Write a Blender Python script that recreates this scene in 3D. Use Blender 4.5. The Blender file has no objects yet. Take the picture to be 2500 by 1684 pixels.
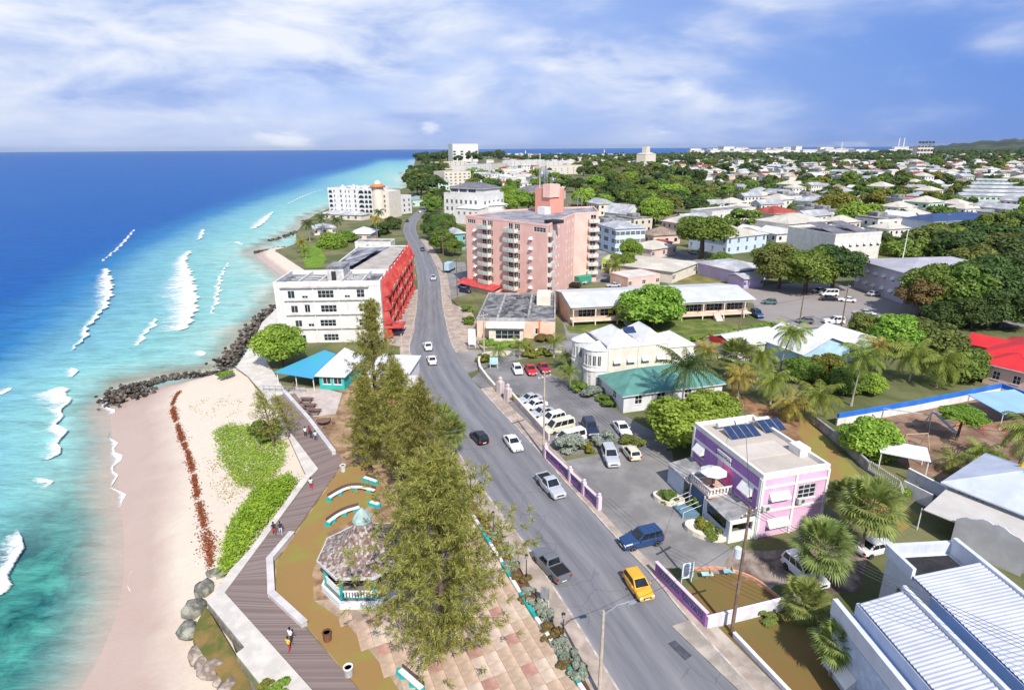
import bpy, bmesh, math, random
import numpy as np
from mathutils import Vector, Matrix
R = math.radians
rnd = random.Random(7)
S = bpy.context.scene
C = S.collection
PI = math.pi

# ------------------------------------------------------------------ camera
F_PX, CAM_H, ROLL = 1460.0, 40.0, R(0.35)
PITCH = math.atan(480 / F_PX)
_X = Vector((1, 0, 0)); _D = Vector((0, -math.sin(PITCH), -math.cos(PITCH)))
_F = Vector((0, math.cos(PITCH), -math.sin(PITCH)))
_R = _X * math.cos(ROLL) + _D * math.sin(ROLL)
_DN = _D * math.cos(ROLL) - _X * math.sin(ROLL)
cam_d = bpy.data.cameras.new('camera'); cam = bpy.data.objects.new('camera', cam_d); C.objects.link(cam)
cam.matrix_world = Matrix(((_R.x, -_DN.x, -_F.x, 0), (_R.y, -_DN.y, -_F.y, 0), (_R.z, -_DN.z, -_F.z, CAM_H), (0, 0, 0, 1)))
cam_d.sensor_width = 36; cam_d.lens = F_PX / 2500 * 36; cam_d.clip_start = 1; cam_d.clip_end = 90000
S.camera = cam

# ------------------------------------------------------------------ sky and sun
SUN = Vector((0.30, -0.954, 0)).normalized(); SUN_EL = R(46)
sun_dir = Vector((SUN.x * math.cos(SUN_EL), SUN.y * math.cos(SUN_EL), math.sin(SUN_EL)))
W = bpy.data.worlds.new('World'); S.world = W; W.use_nodes = True
nt = W.node_tree; nt.nodes.clear()
def N(t, tree=None, **kw):
    n = (tree or nt).nodes.new(t)
    for k, v in kw.items(): setattr(n, k, v)
    return n
def Lk(a, b, tree=None): (tree or nt).links.new(a, b)
def ramp(n, stops, interp='LINEAR'):
    cr = n.color_ramp; cr.interpolation = interp
    while len(cr.elements) > 1: cr.elements.remove(cr.elements[-1])
    for i, (p, c) in enumerate(stops):
        e = cr.elements[0] if i == 0 else cr.elements.new(p)
        e.position = p
        e.color = (c, c, c, 1) if isinstance(c, (int, float)) else (*c, 1)
def mathn(op, a, b=None, tree=None, clamp=False):
    n = N('ShaderNodeMath', tree, operation=op, use_clamp=clamp)
    for i, x in enumerate((a, b)):
        if x is None: continue
        if isinstance(x, (int, float)): n.inputs[i].default_value = x
        else: Lk(x, n.inputs[i], tree)
    return n.outputs[0]
def mixc(fac, a, b, tree=None, blend='MIX'):
    n = N('ShaderNodeMix', tree, data_type='RGBA', blend_type=blend)
    for i, x in ((0, fac), (6, a), (7, b)):
        if isinstance(x, (int, float)): n.inputs[i].default_value = x
        elif isinstance(x, tuple): n.inputs[i].default_value = (*x, 1)
        else: Lk(x, n.inputs[i], tree)
    return n.outputs[2]
sky = N('ShaderNodeTexSky', sky_type='NISHITA', sun_disc=False, sun_elevation=SUN_EL, sun_rotation=math.atan2(SUN.x, SUN.y), air_density=1.0, dust_density=0.6, ozone_density=2.0)
skyc = mixc(1.0, sky.outputs[0], (0.115, 0.115, 0.12), blend='MULTIPLY')
tc = N('ShaderNodeTexCoord'); sep = N('ShaderNodeSeparateXYZ'); Lk(tc.outputs['Generated'], sep.inputs[0])
mp = N('ShaderNodeMapping'); mp.inputs['Scale'].default_value = (1, 1, 3.2); mp.inputs['Location'].default_value = (0.31, 0.2, 0.05); Lk(tc.outputs['Generated'], mp.inputs[0])
def noise(vec, scale, detail, rough, dist=0, tree=None, out=0):
    n = N('ShaderNodeTexNoise', tree); n.inputs['Scale'].default_value = scale; n.inputs['Detail'].default_value = detail
    n.inputs['Roughness'].default_value = rough; n.inputs['Distortion'].default_value = dist
    if vec is not None: Lk(vec, n.inputs['Vector'], tree)
    return n.outputs[out]
n1 = noise(mp.outputs[0], 2.3, 8, 0.52, 0.15)
n2 = noise(mp.outputs[0], 5.6, 9, 0.57, 0.35)
mp2 = N('ShaderNodeMapping'); mp2.inputs['Scale'].default_value = (1, 1, 7); Lk(tc.outputs['Generated'], mp2.inputs[0])
n3 = noise(mp2.outputs[0], 2.2, 6, 0.55, 0.3)
# cover falls from the western cloud bank to the clear blue in the east
east = N('ShaderNodeMapRange'); east.inputs['From Min'].default_value = -0.55; east.inputs['From Max'].default_value = 0.75; Lk(sep.outputs[0], east.inputs[0])
thr = mathn('MULTIPLY_ADD', east.outputs[0], 0.31); nt.nodes[-1].inputs[2].default_value = 0.255
diff = mathn('SUBTRACT', n1, thr)
veil = N('ShaderNodeMapRange'); veil.inputs['From Min'].default_value = -0.06; veil.inputs['From Max'].default_value = 0.17; veil.interpolation_type = 'SMOOTHSTEP'; Lk(diff, veil.inputs[0])
# bright heads and blue-grey bases of the clouds
bw = mathn('ADD', mathn('MULTIPLY', n2, 0.85), mathn('MULTIPLY', n3, 0.25))
shade = N('ShaderNodeValToRGB'); ramp(shade, [(0.38, (0.22, 0.33, 0.63)), (0.48, (0.36, 0.45, 0.70)), (0.56, (0.50, 0.57, 0.74)), (0.68, (0.68, 0.71, 0.78))]); Lk(bw, shade.inputs[0])
# low band of rain cloud on the horizon
elev = sep.outputs[2]
lowb = N('ShaderNodeMapRange'); lowb.inputs['From Min'].default_value = 0.015; lowb.inputs['From Max'].default_value = 0.10; lowb.inputs['To Min'].default_value = 0.6; lowb.inputs['To Max'].default_value = 0.0; Lk(elev, lowb.inputs[0])
lowcol = mixc(n3, (0.17, 0.28, 0.60), (0.56, 0.62, 0.78))
cl = mixc(lowb.outputs[0], shade.outputs[0], lowcol)
rain = mixc(east.outputs[0], (0.44, 0.55, 0.82), (0.045, 0.16, 0.54))
base = mixc(0.9, skyc, rain)
fin = mixc(veil.outputs[0], base, cl)
# small separate bright puffs
puff = N('ShaderNodeMapRange'); puff.inputs['From Min'].default_value = 0.62; puff.inputs['From Max'].default_value = 0.72; puff.interpolation_type = 'SMOOTHSTEP'
Lk(noise(mp.outputs[0], 4.3, 6, 0.55, 0.1), puff.inputs[0])
fin = mixc(mathn('MULTIPLY', puff.outputs[0], 0.8), fin, (0.70, 0.73, 0.80))
# overhead the cloud thins to open blue sky
up = N('ShaderNodeMapRange'); up.inputs['From Min'].default_value = 0.30; up.inputs['From Max'].default_value = 0.6; Lk(elev, up.inputs[0])
fin = mixc(mathn('MULTIPLY', up.outputs[0], 0.6), fin, skyc)
bg = N('ShaderNodeBackground'); bg.inputs['Strength'].default_value = 1.0; Lk(fin, bg.inputs[0])
wo = N('ShaderNodeOutputWorld'); Lk(bg.outputs[0], wo.inputs[0])
sl = bpy.data.lights.new('sun', 'SUN'); sl.energy = 4.1; sl.angle = R(0.53); sl.color = (1, 0.95, 0.86)
so = bpy.data.objects.new('sun', sl); C.objects.link(so); so.rotation_euler = sun_dir.to_track_quat('Z', 'Y').to_euler(); so.location = (40, -40, 120)
S.view_settings.view_transform = 'Standard'; S.view_settings.look = 'None'; S.view_settings.exposure = 0.40; S.view_settings.gamma = 1
S.render.engine = 'CYCLES'
try:
    S.cycles.max_bounces = 6; S.cycles.diffuse_bounces = 2; S.cycles.glossy_bounces = 2; S.cycles.transmission_bounces = 3; S.cycles.transparent_max_bounces = 6
    S.cycles.caustics_reflective = False; S.cycles.caustics_refractive = False
except Exception: pass

# ------------------------------------------------------------------ survey: photograph position -> point on a level plane
def at(u, v, z=0.0):
    x = (u - 1250) / F_PX; y = (v - 842) / F_PX
    d = _R * x + _DN * y + _F
    t = (z - CAM_H) / d.z
    return Vector((d.x * t, d.y * t, z))
def proj(p):
    q = Vector(p) - Vector((0, 0, CAM_H)); w = q.dot(_F)
    return (1250 + F_PX * q.dot(_R) / w, 842 + F_PX * q.dot(_DN) / w)
def height(p, vt):
    lo, hi = 0.0, 80.0
    for _ in range(40):
        m = (lo + hi) / 2
        if proj((p[0], p[1], m))[1] > vt: lo = m
        else: hi = m
    return lo
def A(pts, z=0.0): return [at(u, v, z) for u, v in pts]

# ------------------------------------------------------------------ materials
def c(r, g, b, k=1.0):
    f = lambda x: ((x / 255 + 0.055) / 1.055) ** 2.4 if x > 10 else x / 255 / 12.92
    return (f(r) * k, f(g) * k, f(b) * k)
_mats = {}
def M(name, col, rough=0.8, var=0.12, scale=1.5, bump=0.0, bscale=20.0, metal=0.0, spec=0.3, col2=None, rand=0.0, coat=0.0, streak=0.0, cover=(0.42, 0.62)):
    if name in _mats: return _mats[name]
    m = bpy.data.materials.new(name); m.use_nodes = True; t = m.node_tree; p = t.nodes['Principled BSDF']
    tcn = N('ShaderNodeTexCoord', t)
    nz = noise(tcn.outputs['Object'], scale, 7, 0.62, 0.3, t)
    a = tuple(min(1, x * (1 - var)) for x in col); b = col2 or tuple(min(1, x * (1 + var)) for x in col)
    mr = N('ShaderNodeMapRange', t); mr.inputs['From Min'].default_value = cover[0]; mr.inputs['From Max'].default_value = cover[1]; Lk(nz, mr.inputs[0], t)
    cc = mixc(mr.outputs[0], a, b, t)
    if streak:
        mpn = N('ShaderNodeMapping', t); mpn.inputs['Scale'].default_value = (1, 1, 0.12); Lk(tcn.outputs['Object'], mpn.inputs[0], t)
        st = noise(mpn.outputs[0], scale * 2.2, 5, 0.7, 0, t)
        mr2 = N('ShaderNodeMapRange', t); mr2.inputs['From Min'].default_value = 0.5; mr2.inputs['From Max'].default_value = 0.78; mr2.inputs['To Max'].default_value = streak; Lk(st, mr2.inputs[0], t)
        cc = mixc(mr2.outputs[0], cc, tuple(x * 0.38 for x in col), t)
    if rand:
        oi = N('ShaderNodeObjectInfo', t)
        hs = N('ShaderNodeHueSaturation', t)
        Lk(mathn('MULTIPLY_ADD', oi.outputs['Random'], rand * 0.35, t), hs.inputs['Hue'], t); t.nodes[-1].inputs[2].default_value = 0.5 - rand * 0.17
        r2 = mathn('FRACT', mathn('MULTIPLY', oi.outputs['Random'], 7.31, t), None, t)
        Lk(mathn('MULTIPLY_ADD', r2, rand * 2, t), hs.inputs['Value'], t); t.nodes[-1].inputs[2].default_value = 1 - rand
        Lk(cc, hs.inputs['Color'], t); cc = hs.outputs[0]
    Lk(cc, p.inputs['Base Color'], t)
    p.inputs['Roughness'].default_value = rough; p.inputs['Metallic'].default_value = metal
    p.inputs['Specular IOR Level'].default_value = spec; p.inputs['Coat Weight'].default_value = coat
    if bump:
        bn = N('ShaderNodeBump', t); bn.inputs['Strength'].default_value = bump; bn.inputs['Distance'].default_value = 0.05
        Lk(noise(tcn.outputs['Object'], bscale, 5, 0.6, 0, t), bn.inputs['Height'], t); Lk(bn.outputs[0], p.inputs['Normal'], t)
    _mats[name] = m
    return m
def leafmat(name, col, col2, trans=0.35, rand=0.12, scale=0.6):
    if name in _mats: return _mats[name]
    m = bpy.data.materials.new(name); m.use_nodes = True; t = m.node_tree; t.nodes.clear()
    tcn = N('ShaderNodeTexCoord', t); gi = N('ShaderNodeNewGeometry', t)
    nz = noise(tcn.outputs['Object'], scale, 4, 0.7, 0, t)
    fac = mathn('ADD', mathn('MULTIPLY', nz, 0.9, t), mathn('MULTIPLY', gi.outputs['Random Per Island'], 0.5, t), t)
    mr = N('ShaderNodeMapRange', t); mr.inputs['From Min'].default_value = 0.4; mr.inputs['From Max'].default_value = 0.95; Lk(fac, mr.inputs[0], t)
    cc = mixc(mr.outputs[0], col, col2, t)
    oi = N('ShaderNodeObjectInfo', t); hs = N('ShaderNodeHueSaturation', t)
    Lk(mathn('MULTIPLY_ADD', oi.outputs['Random'], rand * 0.3, t), hs.inputs['Hue'], t); t.nodes[-1].inputs[2].default_value = 0.5 - rand * 0.15
    r2 = mathn('FRACT', mathn('MULTIPLY', oi.outputs['Random'], 5.77, t), None, t)
    Lk(mathn('MULTIPLY_ADD', r2, rand * 2.4, t), hs.inputs['Value'], t); t.nodes[-1].inputs[2].default_value = 1 - rand * 1.2
    Lk(cc, hs.inputs['Color'], t)
    d = N('ShaderNodeBsdfPrincipled', t); Lk(hs.outputs[0], d.inputs['Base Color'], t); d.inputs['Roughness'].default_value = 0.55; d.inputs['Specular IOR Level'].default_value = 0.25
    tr = N('ShaderNodeBsdfTranslucent', t); Lk(mixc(1.0, hs.outputs[0], (1.3, 1.25, 0.5), t, 'MULTIPLY'), tr.inputs[0], t)
    mx = N('ShaderNodeMixShader', t); mx.inputs[0].default_value = trans; Lk(d.outputs[0], mx.inputs[1], t); Lk(tr.outputs[0], mx.inputs[2], t)
    o = N('ShaderNodeOutputMaterial', t); Lk(mx.outputs[0], o.inputs[0], t)
    _mats[name] = m
    return m

# ------------------------------------------------------------------ mesh helpers
class MB:
    def __init__(s): s.v = []; s.f = []; s.m = []
    def add(s, vs, fs, mi=0, T=None):
        o = len(s.v)
        s.v += [tuple(T @ Vector(p)) for p in vs] if T else [tuple(p) for p in vs]
        s.f += [tuple(i + o for i in f) for f in fs]; s.m += [mi] * len(fs)
        return s
    def box(s, x0, x1, y0, y1, z0, z1, mi=0, T=None):
        return s.add([(x0, y0, z0), (x1, y0, z0), (x1, y1, z0), (x0, y1, z0), (x0, y0, z1), (x1, y0, z1), (x1, y1, z1), (x0, y1, z1)],
                     [(0, 3, 2, 1), (4, 5, 6, 7), (0, 1, 5, 4), (1, 2, 6, 5), (2, 3, 7, 6), (3, 0, 4, 7)], mi, T)
    def prism(s, poly, z0, z1, mi=0, T=None, top=None):
        n = len(poly)
        zz = z1 if isinstance(z1, (list, tuple)) else [z1] * n
        zb = z0 if isinstance(z0, (list, tuple)) else [z0] * n
        vs = [(p[0], p[1], zb[i]) for i, p in enumerate(poly)] + [(p[0], p[1], zz[i]) for i, p in enumerate(poly)]
        fs = [tuple(range(n - 1, -1, -1)), tuple(range(n, 2 * n))] + [(i, (i + 1) % n, (i + 1) % n + n, i + n) for i in range(n)]
        s.add(vs, fs, mi, T)
        if top is not None: s.m[-len(fs) + 1] = top
        return s
    def tube(s, pts, rads, n=8, mi=0, cap=True, T=None):
        pts = [Vector(p) for p in pts]
        if isinstance(rads, (int, float)): rads = [rads] * len(pts)
        vs = []; fs = []
        ref = None
        for i, p in enumerate(pts):
            d = (pts[min(i + 1, len(pts) - 1)] - pts[max(i - 1, 0)])
            d = d.normalized() if d.length > 1e-9 else Vector((0, 0, 1))
            if ref is None: ref = Vector((1, 0, 0)) if abs(d.x) < 0.8 else Vector((0, 1, 0))
            a = d.cross(ref).normalized(); b = d.cross(a); ref = a.cross(d)
            for k in range(n):
                t = 2 * PI * k / n
                vs.append(p + (a * math.cos(t) + b * math.sin(t)) * rads[i])
        for i in range(len(pts) - 1):
            for k in range(n):
                fs.append((i * n + k, i * n + (k + 1) % n, (i + 1) * n + (k + 1) % n, (i + 1) * n + k))
        if cap: fs.append(tuple(range(n))); fs.append(tuple(range(len(pts) * n - 1, (len(pts) - 1) * n - 1, -1)))
        return s.add(vs, fs, mi, T)
    def lathe(s, prof, n=16, mi=0, T=None, a0=0.0):
        vs = []; fs = []
        for r, z in prof:
            for k in range(n): t = a0 + 2 * PI * k / n; vs.append((r * math.cos(t), r * math.sin(t), z))
        for i in range(len(prof) - 1):
            for k in range(n): fs.append((i * n + k, i * n + (k + 1) % n, (i + 1) * n + (k + 1) % n, (i + 1) * n + k))
        fs.append(tuple(range(n - 1, -1, -1))); fs.append(tuple(range((len(prof) - 1) * n, len(prof) * n)))
        return s.add(vs, fs, mi, T)
    def loft(s, rings, mi=0, cap=True, T=None):
        n = len(rings[0]); vs = [p for r in rings for p in r]; fs = []
        for i in range(len(rings) - 1):
            for k in range(n): fs.append((i * n + k, i * n + (k + 1) % n, (i + 1) * n + (k + 1) % n, (i + 1) * n + k))
        if cap: fs.append(tuple(range(n - 1, -1, -1))); fs.append(tuple(range((len(rings) - 1) * n, len(rings) * n)))
        return s.add(vs, fs, mi, T)
    def mesh(s, name, mats, smooth=False):
        me = bpy.data.meshes.new(name); me.from_pydata(s.v, [], s.f)
        for m in (mats if isinstance(mats, (list, tuple)) else [mats]): me.materials.append(m)
        if max(s.m, default=0): me.polygons.foreach_set('material_index', s.m)
        if smooth: me.polygons.foreach_set('use_smooth', [True] * len(s.f))
        me.update(); return me
    def build(s, name, mats, parent=None, loc=(0, 0, 0), rotz=0, smooth=False):
        return ob(name, s.mesh(name, mats, smooth), parent, loc, rotz)
def ob(name, me, parent=None, loc=(0, 0, 0), rotz=0, scale=None):
    o = bpy.data.objects.new(name, me); C.objects.link(o)
    o.location = loc; o.rotation_euler = (0, 0, rotz)
    if scale: o.scale = scale
    if parent: o.parent = parent
    return o
def tag(o, label=None, cat=None, group=None, kind=None):
    if label: o['label'] = label
    if cat: o['category'] = cat
    if group: o['group'] = group
    if kind: o['kind'] = kind
    return o
def thing(name, label, cat, loc=(0, 0, 0), rotz=0, group=None):
    return tag(ob(name, None, None, loc, rotz), label, cat, group)
def npmesh(name, verts, faces, mat, smooth=False):
    me = bpy.data.meshes.new(name)
    verts = np.asarray(verts, dtype=np.float32); faces = np.asarray(faces, dtype=np.int32)
    k = faces.shape[1]
    me.vertices.add(len(verts)); me.vertices.foreach_set('co', verts.ravel())
    me.loops.add(faces.size); me.loops.foreach_set('vertex_index', faces.ravel())
    me.polygons.add(len(faces)); me.polygons.foreach_set('loop_start', np.arange(0, faces.size, k, dtype=np.int32))
    me.polygons.foreach_set('loop_total', np.full(len(faces), k, dtype=np.int32))
    if smooth: me.polygons.foreach_set('use_smooth', np.ones(len(faces), dtype=bool))
    for m in (mat if isinstance(mat, (list, tuple)) else [mat]): me.materials.append(m)
    me.update(); me.validate(); return me
def inside(p, poly):
    x, y = p[0], p[1]; r = False; n = len(poly); j = n - 1
    for i in range(n):
        xi, yi, xj, yj = poly[i][0], poly[i][1], poly[j][0], poly[j][1]
        if (yi > y) != (yj > y) and x < (xj - xi) * (y - yi) / (yj - yi) + xi: r = not r
        j = i
    return r
def dist_poly(P, line):
    P = np.asarray(P, dtype=float)[:, :2]; best = np.full(len(P), 1e12)
    for a, b in zip(line[:-1], line[1:]):
        a = np.array(a[:2], dtype=float); b = np.array(b[:2], dtype=float); ab = b - a
        t = np.clip(((P - a) @ ab) / max(ab @ ab, 1e-9), 0, 1)
        best = np.minimum(best, np.linalg.norm(P - (a + t[:, None] * ab), axis=1))
    return best
def resample(line, step):
    out = [Vector(line[0])]
    for a, b in zip(line[:-1], line[1:]):
        a = Vector(a); b = Vector(b); n = max(1, int((b - a).length / step))
        for i in range(1, n + 1): out.append(a.lerp(b, i / n))
    return out
def smooth_line(line, it=2):
    for _ in range(it):
        o = [line[0]]
        for a, b in zip(line[:-1], line[1:]): o += [a.lerp(b, 0.25), a.lerp(b, 0.75)]
        line = o + [line[-1]]
    return line
def offset(line, d):
    out = []
    for i, p in enumerate(line):
        t = (line[min(i + 1, len(line) - 1)] - line[max(i - 1, 0)]); t.z = 0; t.normalize()
        out.append(Vector((p.x - t.y * d, p.y + t.x * d, p.z)))
    return out
# ------------------------------------------------------------------ setting: sea, land, beach, roads
SEA_Z = -3.0
shore_px = [(40, 1950), (215, 1684), (255, 1600), (290, 1500), (308, 1400), (302, 1280), (288, 1180), (275, 1080), (262, 1000), (258, 975), (300, 930), (380, 912), (500, 905), (545, 880), (590, 815), (650, 760), (690, 715), (715, 690), (690, 670), (660, 645), (625, 625), (610, 615), (655, 590), (725, 562), (745, 530), (800, 508), (900, 478), (950, 468), (1003, 452), (980, 430), (1005, 415), (1012, 390), (1022, 372)]
deep_px = [(-700, 1500), (-420, 1150), (-250, 950), (-60, 765), (150, 655), (330, 566), (520, 496), (700, 436), (850, 405), (960, 375)]
shore = A(shore_px, SEA_Z); deep = A(deep_px, SEA_Z)
def sea_material():
    m = bpy.data.materials.new('sea_water'); m.use_nodes = True; t = m.node_tree; p = t.nodes['Principled BSDF']
    a = N('ShaderNodeAttribute', t, attribute_name='depth'); b = N('ShaderNodeAttribute', t, attribute_name='reef')
    g = N('ShaderNodeNewGeometry', t)
    mpn = N('ShaderNodeMapping', t); mpn.inputs['Rotation'].default_value = (0, 0, R(28)); mpn.inputs['Scale'].default_value = (0.5, 1.6, 1); Lk(g.outputs['Position'], mpn.inputs[0], t)
    streaks = noise(mpn.outputs[0], 0.05, 8, 0.65, 0.4, t)
    d2 = mathn('ADD', a.outputs['Fac'], mathn('MULTIPLY', mathn('SUBTRACT', streaks, 0.5, t), 0.28, t), t)
    rp = N('ShaderNodeValToRGB', t); ramp(rp, [(0.0, c(188, 200, 186)), (0.06, c(150, 192, 186)), (0.22, c(128, 184, 184)), (0.5, c(106, 164, 182)), (0.72, c(40, 116, 168)), (1.0, c(0, 84, 156))]); Lk(d2, rp.inputs[0], t)
    n = noise(g.outputs['Position'], 0.22, 6, 0.7, 0.6, t)
    mr = N('ShaderNodeMapRange', t); mr.inputs['From Min'].default_value = 0.38; mr.inputs['From Max'].default_value = 0.62; Lk(n, mr.inputs[0], t)
    reefc = mixc(mr.outputs[0], c(18, 78, 84), c(72, 150, 138), t)
    ox = noise(g.outputs['Position'], 0.07, 4, 0.6, 0.3, t)
    cc = mixc(mathn('MULTIPLY', b.outputs['Fac'], mathn('ADD', ox, 0.55, t, True), t), rp.outputs[0], reefc, t)
    # dark wave faces and small whitecaps
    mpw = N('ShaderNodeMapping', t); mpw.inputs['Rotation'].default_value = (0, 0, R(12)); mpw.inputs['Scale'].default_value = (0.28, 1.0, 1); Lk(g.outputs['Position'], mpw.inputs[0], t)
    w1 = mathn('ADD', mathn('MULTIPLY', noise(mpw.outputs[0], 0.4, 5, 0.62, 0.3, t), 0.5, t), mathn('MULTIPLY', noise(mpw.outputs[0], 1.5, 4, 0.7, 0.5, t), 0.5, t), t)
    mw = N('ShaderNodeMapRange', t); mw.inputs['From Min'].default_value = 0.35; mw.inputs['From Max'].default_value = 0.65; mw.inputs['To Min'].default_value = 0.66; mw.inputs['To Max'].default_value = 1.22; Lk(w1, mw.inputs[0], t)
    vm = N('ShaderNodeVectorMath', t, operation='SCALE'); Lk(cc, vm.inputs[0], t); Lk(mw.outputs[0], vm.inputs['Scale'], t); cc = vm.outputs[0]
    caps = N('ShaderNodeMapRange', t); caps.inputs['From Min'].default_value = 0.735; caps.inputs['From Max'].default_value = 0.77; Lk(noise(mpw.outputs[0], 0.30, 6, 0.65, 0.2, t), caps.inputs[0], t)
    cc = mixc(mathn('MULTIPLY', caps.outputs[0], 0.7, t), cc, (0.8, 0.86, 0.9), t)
    Lk(cc, p.inputs['Base Color'], t)
    al = N('ShaderNodeAttribute', t, attribute_name='thin'); Lk(mathn('ADD', al.outputs['Fac'], mathn('MULTIPLY', mathn('SUBTRACT', streaks, 0.5, t), 0.25, t), t, True), p.inputs['Alpha'], t)
    p.inputs['Roughness'].default_value = 0.42; p.inputs['IOR'].default_value = 1.33; p.inputs['Specular IOR Level'].default_value = 0.07
    bn = N('ShaderNodeBump', t); bn.inputs['Strength'].default_value = 0.5; bn.inputs['Distance'].default_value = 0.6
    Lk(w1, bn.inputs['Height'], t); Lk(bn.outputs[0], p.inputs['Normal'], t)
    return m
def build_sea():
    na, nr = 230, 190
    ang = np.radians(np.linspace(-100, 80, na)); rad = 22 * (36000 / 22) ** (np.linspace(0, 1, nr) ** 1.25)
    a, r = np.meshgrid(ang, rad)
    V = np.stack([np.sin(a) * r, np.cos(a) * r, np.full_like(a, SEA_Z)], -1).reshape(-1, 3)
    i = np.arange(nr - 1)[:, None] * na + np.arange(na - 1)[None]
    Fc = np.stack([i, i + 1, i + na + 1, i + na], -1).reshape(-1, 4)[:, ::-1]
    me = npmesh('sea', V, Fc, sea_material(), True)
    ds = dist_poly(V, shore); dd = dist_poly(V, deep)
    # beyond the drop-off line everything is deep
    dp = np.clip(ds / np.maximum(ds + dd, 1e-6), 0, 1)
    lx = np.array([p.x for p in deep]); ly = np.array([p.y for p in deep])
    lim = np.interp(V[:, 1], ly, lx)
    dp = np.where(V[:, 0] < lim, 1.0, dp ** 1.3)
    far = np.clip((V[:, 1] - 900) / 2500, 0, 1); dp = np.maximum(dp, far)
    c0 = at(95, 1500, SEA_Z); reef = np.exp(-(((V[:, 0] - c0.x) / 17) ** 2 + ((V[:, 1] - c0.y) / 36) ** 2) ** 1.5) * np.clip((ds - 1.5) / 5, 0, 1)
    for nm, arr in (('depth', dp), ('reef', reef), ('thin', np.clip(0.12 + ds / 7.0, 0, 1))):
        at_ = me.attributes.new(nm, 'FLOAT', 'POINT'); at_.data.foreach_set('value', arr.astype(np.float32))
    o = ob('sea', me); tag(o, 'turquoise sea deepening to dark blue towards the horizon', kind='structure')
build_sea()

tag(ob('seabed', npmesh('seabed', [(-400, -50, -4.4), (120, -50, -4.4), (120, 900, -4.4), (-400, 900, -4.4)], [(0, 1, 2, 3)], M('seabed_sand', (0.45, 0.42, 0.34), 0.9))), 'pale sandy sea floor', kind='structure')
# breaking waves: raised ragged ribbons of foam
def foam_material():
    m = bpy.data.materials.new('foam'); m.use_nodes = True; t = m.node_tree; p = t.nodes['Principled BSDF']
    p.inputs['Base Color'].default_value = (0.88, 0.91, 0.94, 1); p.inputs['Roughness'].default_value = 0.7
    a = N('ShaderNodeAttribute', t, attribute_name='edge'); g = N('ShaderNodeNewGeometry', t)
    mpn = N('ShaderNodeMapping', t); mpn.inputs['Scale'].default_value = (0.6, 1.5, 1); Lk(g.outputs['Position'], mpn.inputs[0], t)
    n = mathn('ADD', mathn('MULTIPLY', noise(mpn.outputs[0], 0.35, 6, 0.7, 0.4, t), 0.6, t), mathn('MULTIPLY', noise(mpn.outputs[0], 1.9, 5, 0.7, 1.2, t), 0.5, t), t)
    v = mathn('SUBTRACT', mathn('MULTIPLY', n, 1.55, t), a.outputs['Fac'], t)
    mr = N('ShaderNodeMapRange', t); mr.inputs['From Min'].default_value = -0.02; mr.inputs['From Max'].default_value = 0.34; Lk(v, mr.inputs[0], t)
    Lk(mr.outputs[0], p.inputs['Alpha'], t)
    return m
FOAM = foam_material()
def foam(front_px, widths, hgt=0.5, label=None):
    # front_px: the breaking edge; widths: metres of trailing foam towards the open sea
    ln = resample(smooth_line(A(front_px, SEA_Z), 1), 1.5); n = len(ln); k = 12
    sgn = 1
    V = []; E = []; Fc = []
    for i, p in enumerate(ln):
        t = ln[min(i + 1, n - 1)] - ln[max(i - 1, 0)]; t.normalize(); nrm = Vector((-t.y, t.x, 0))
        if nrm.x > 0: nrm = -nrm
        w = float(np.interp(i / max(1, n - 1), np.linspace(0, 1, len(widths)), widths))
        jit = 0.6 * math.sin(i * 1.7) + 0.5 * math.sin(i * 0.63 + 1)
        for j in range(k):
            s = j / (k - 1)
            q = p + nrm * (s * w + jit * (1 - s))
            z = 0.05 + hgt * math.exp(-((s - 0.12) / 0.14) ** 2) * min(1, min(i, n - 1 - i) / 3)
            V.append((q.x, q.y, SEA_Z + z))
            e = max(0.31 + 0.85 * s ** 0.8, 1.3 * (1 - min(1, min(i, n - 1 - i) / 3.0)), 1.1 if j == 0 else 0)
            E.append(e)
    for i in range(n - 1):
        for j in range(k - 1):
            a = i * k + j; Fc.append((a, a + 1, a + k + 1, a + k))
    me = npmesh('wave_foam', V, Fc, FOAM, True)
    at_ = me.attributes.new('edge', 'FLOAT', 'POINT'); at_.data.foreach_set('value', np.array(E, dtype=np.float32))
    o = ob('wave_foam', me); tag(o, label, 'surf', kind='stuff')
foam([(262, 655), (283, 700), (265, 755), (225, 790), (200, 850), (165, 860)], [3, 8, 9, 5, 3, 2], 0.7, 'thick white breaker rolling in before the deep blue water')
foam([(470, 612), (455, 640), (475, 670), (490, 720), (488, 760), (470, 795), (440, 815)], [5, 9, 10, 17, 18, 15, 10], 0.6, 'wide curved sheet of broken surf in the turquoise bay')
foam([(668, 518), (655, 540), (625, 560)], [4, 13, 9], 0.5, 'surf breaking off the palm-lined point')
foam([(499, 560), (497, 580), (480, 590)], [3, 5, 3], 0.5, 'small surf patch beside the curved surf sheet')
foam([(192, 890), (190, 915), (175, 925)], [2, 4, 3], 0.5, 'short lone breaker off the rock groyne')
foam([(165, 935), (172, 960), (162, 1000), (155, 1040), (158, 1065), (140, 1095), (142, 1120), (120, 1130)], [8, 10, 6, 3.2, 3.5, 3, 3, 2.5], 0.6, 'long ragged breaker parallel to the beach')
foam([(108, 1155), (125, 1175), (130, 1192)], [1.5, 2.6, 2], 0.4, 'small breaker over the green reef')
foam([(80, 1275), (62, 1330), (40, 1400), (5, 1450), (-30, 1480)], [2, 4, 5, 6, 6], 0.6, 'foaming breaker over the dark reef by the beach')
foam([(505, 845), (500, 880)], [6, 3], 0.3, 'thin wash of foam by the boulder sea wall')
foam([(283, 1050), (282, 1110), (290, 1180), (300, 1260)], [0.9, 1.2, 1.0, 0.7], 0.08, 'thin swash line of foam along the beach edge')
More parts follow.
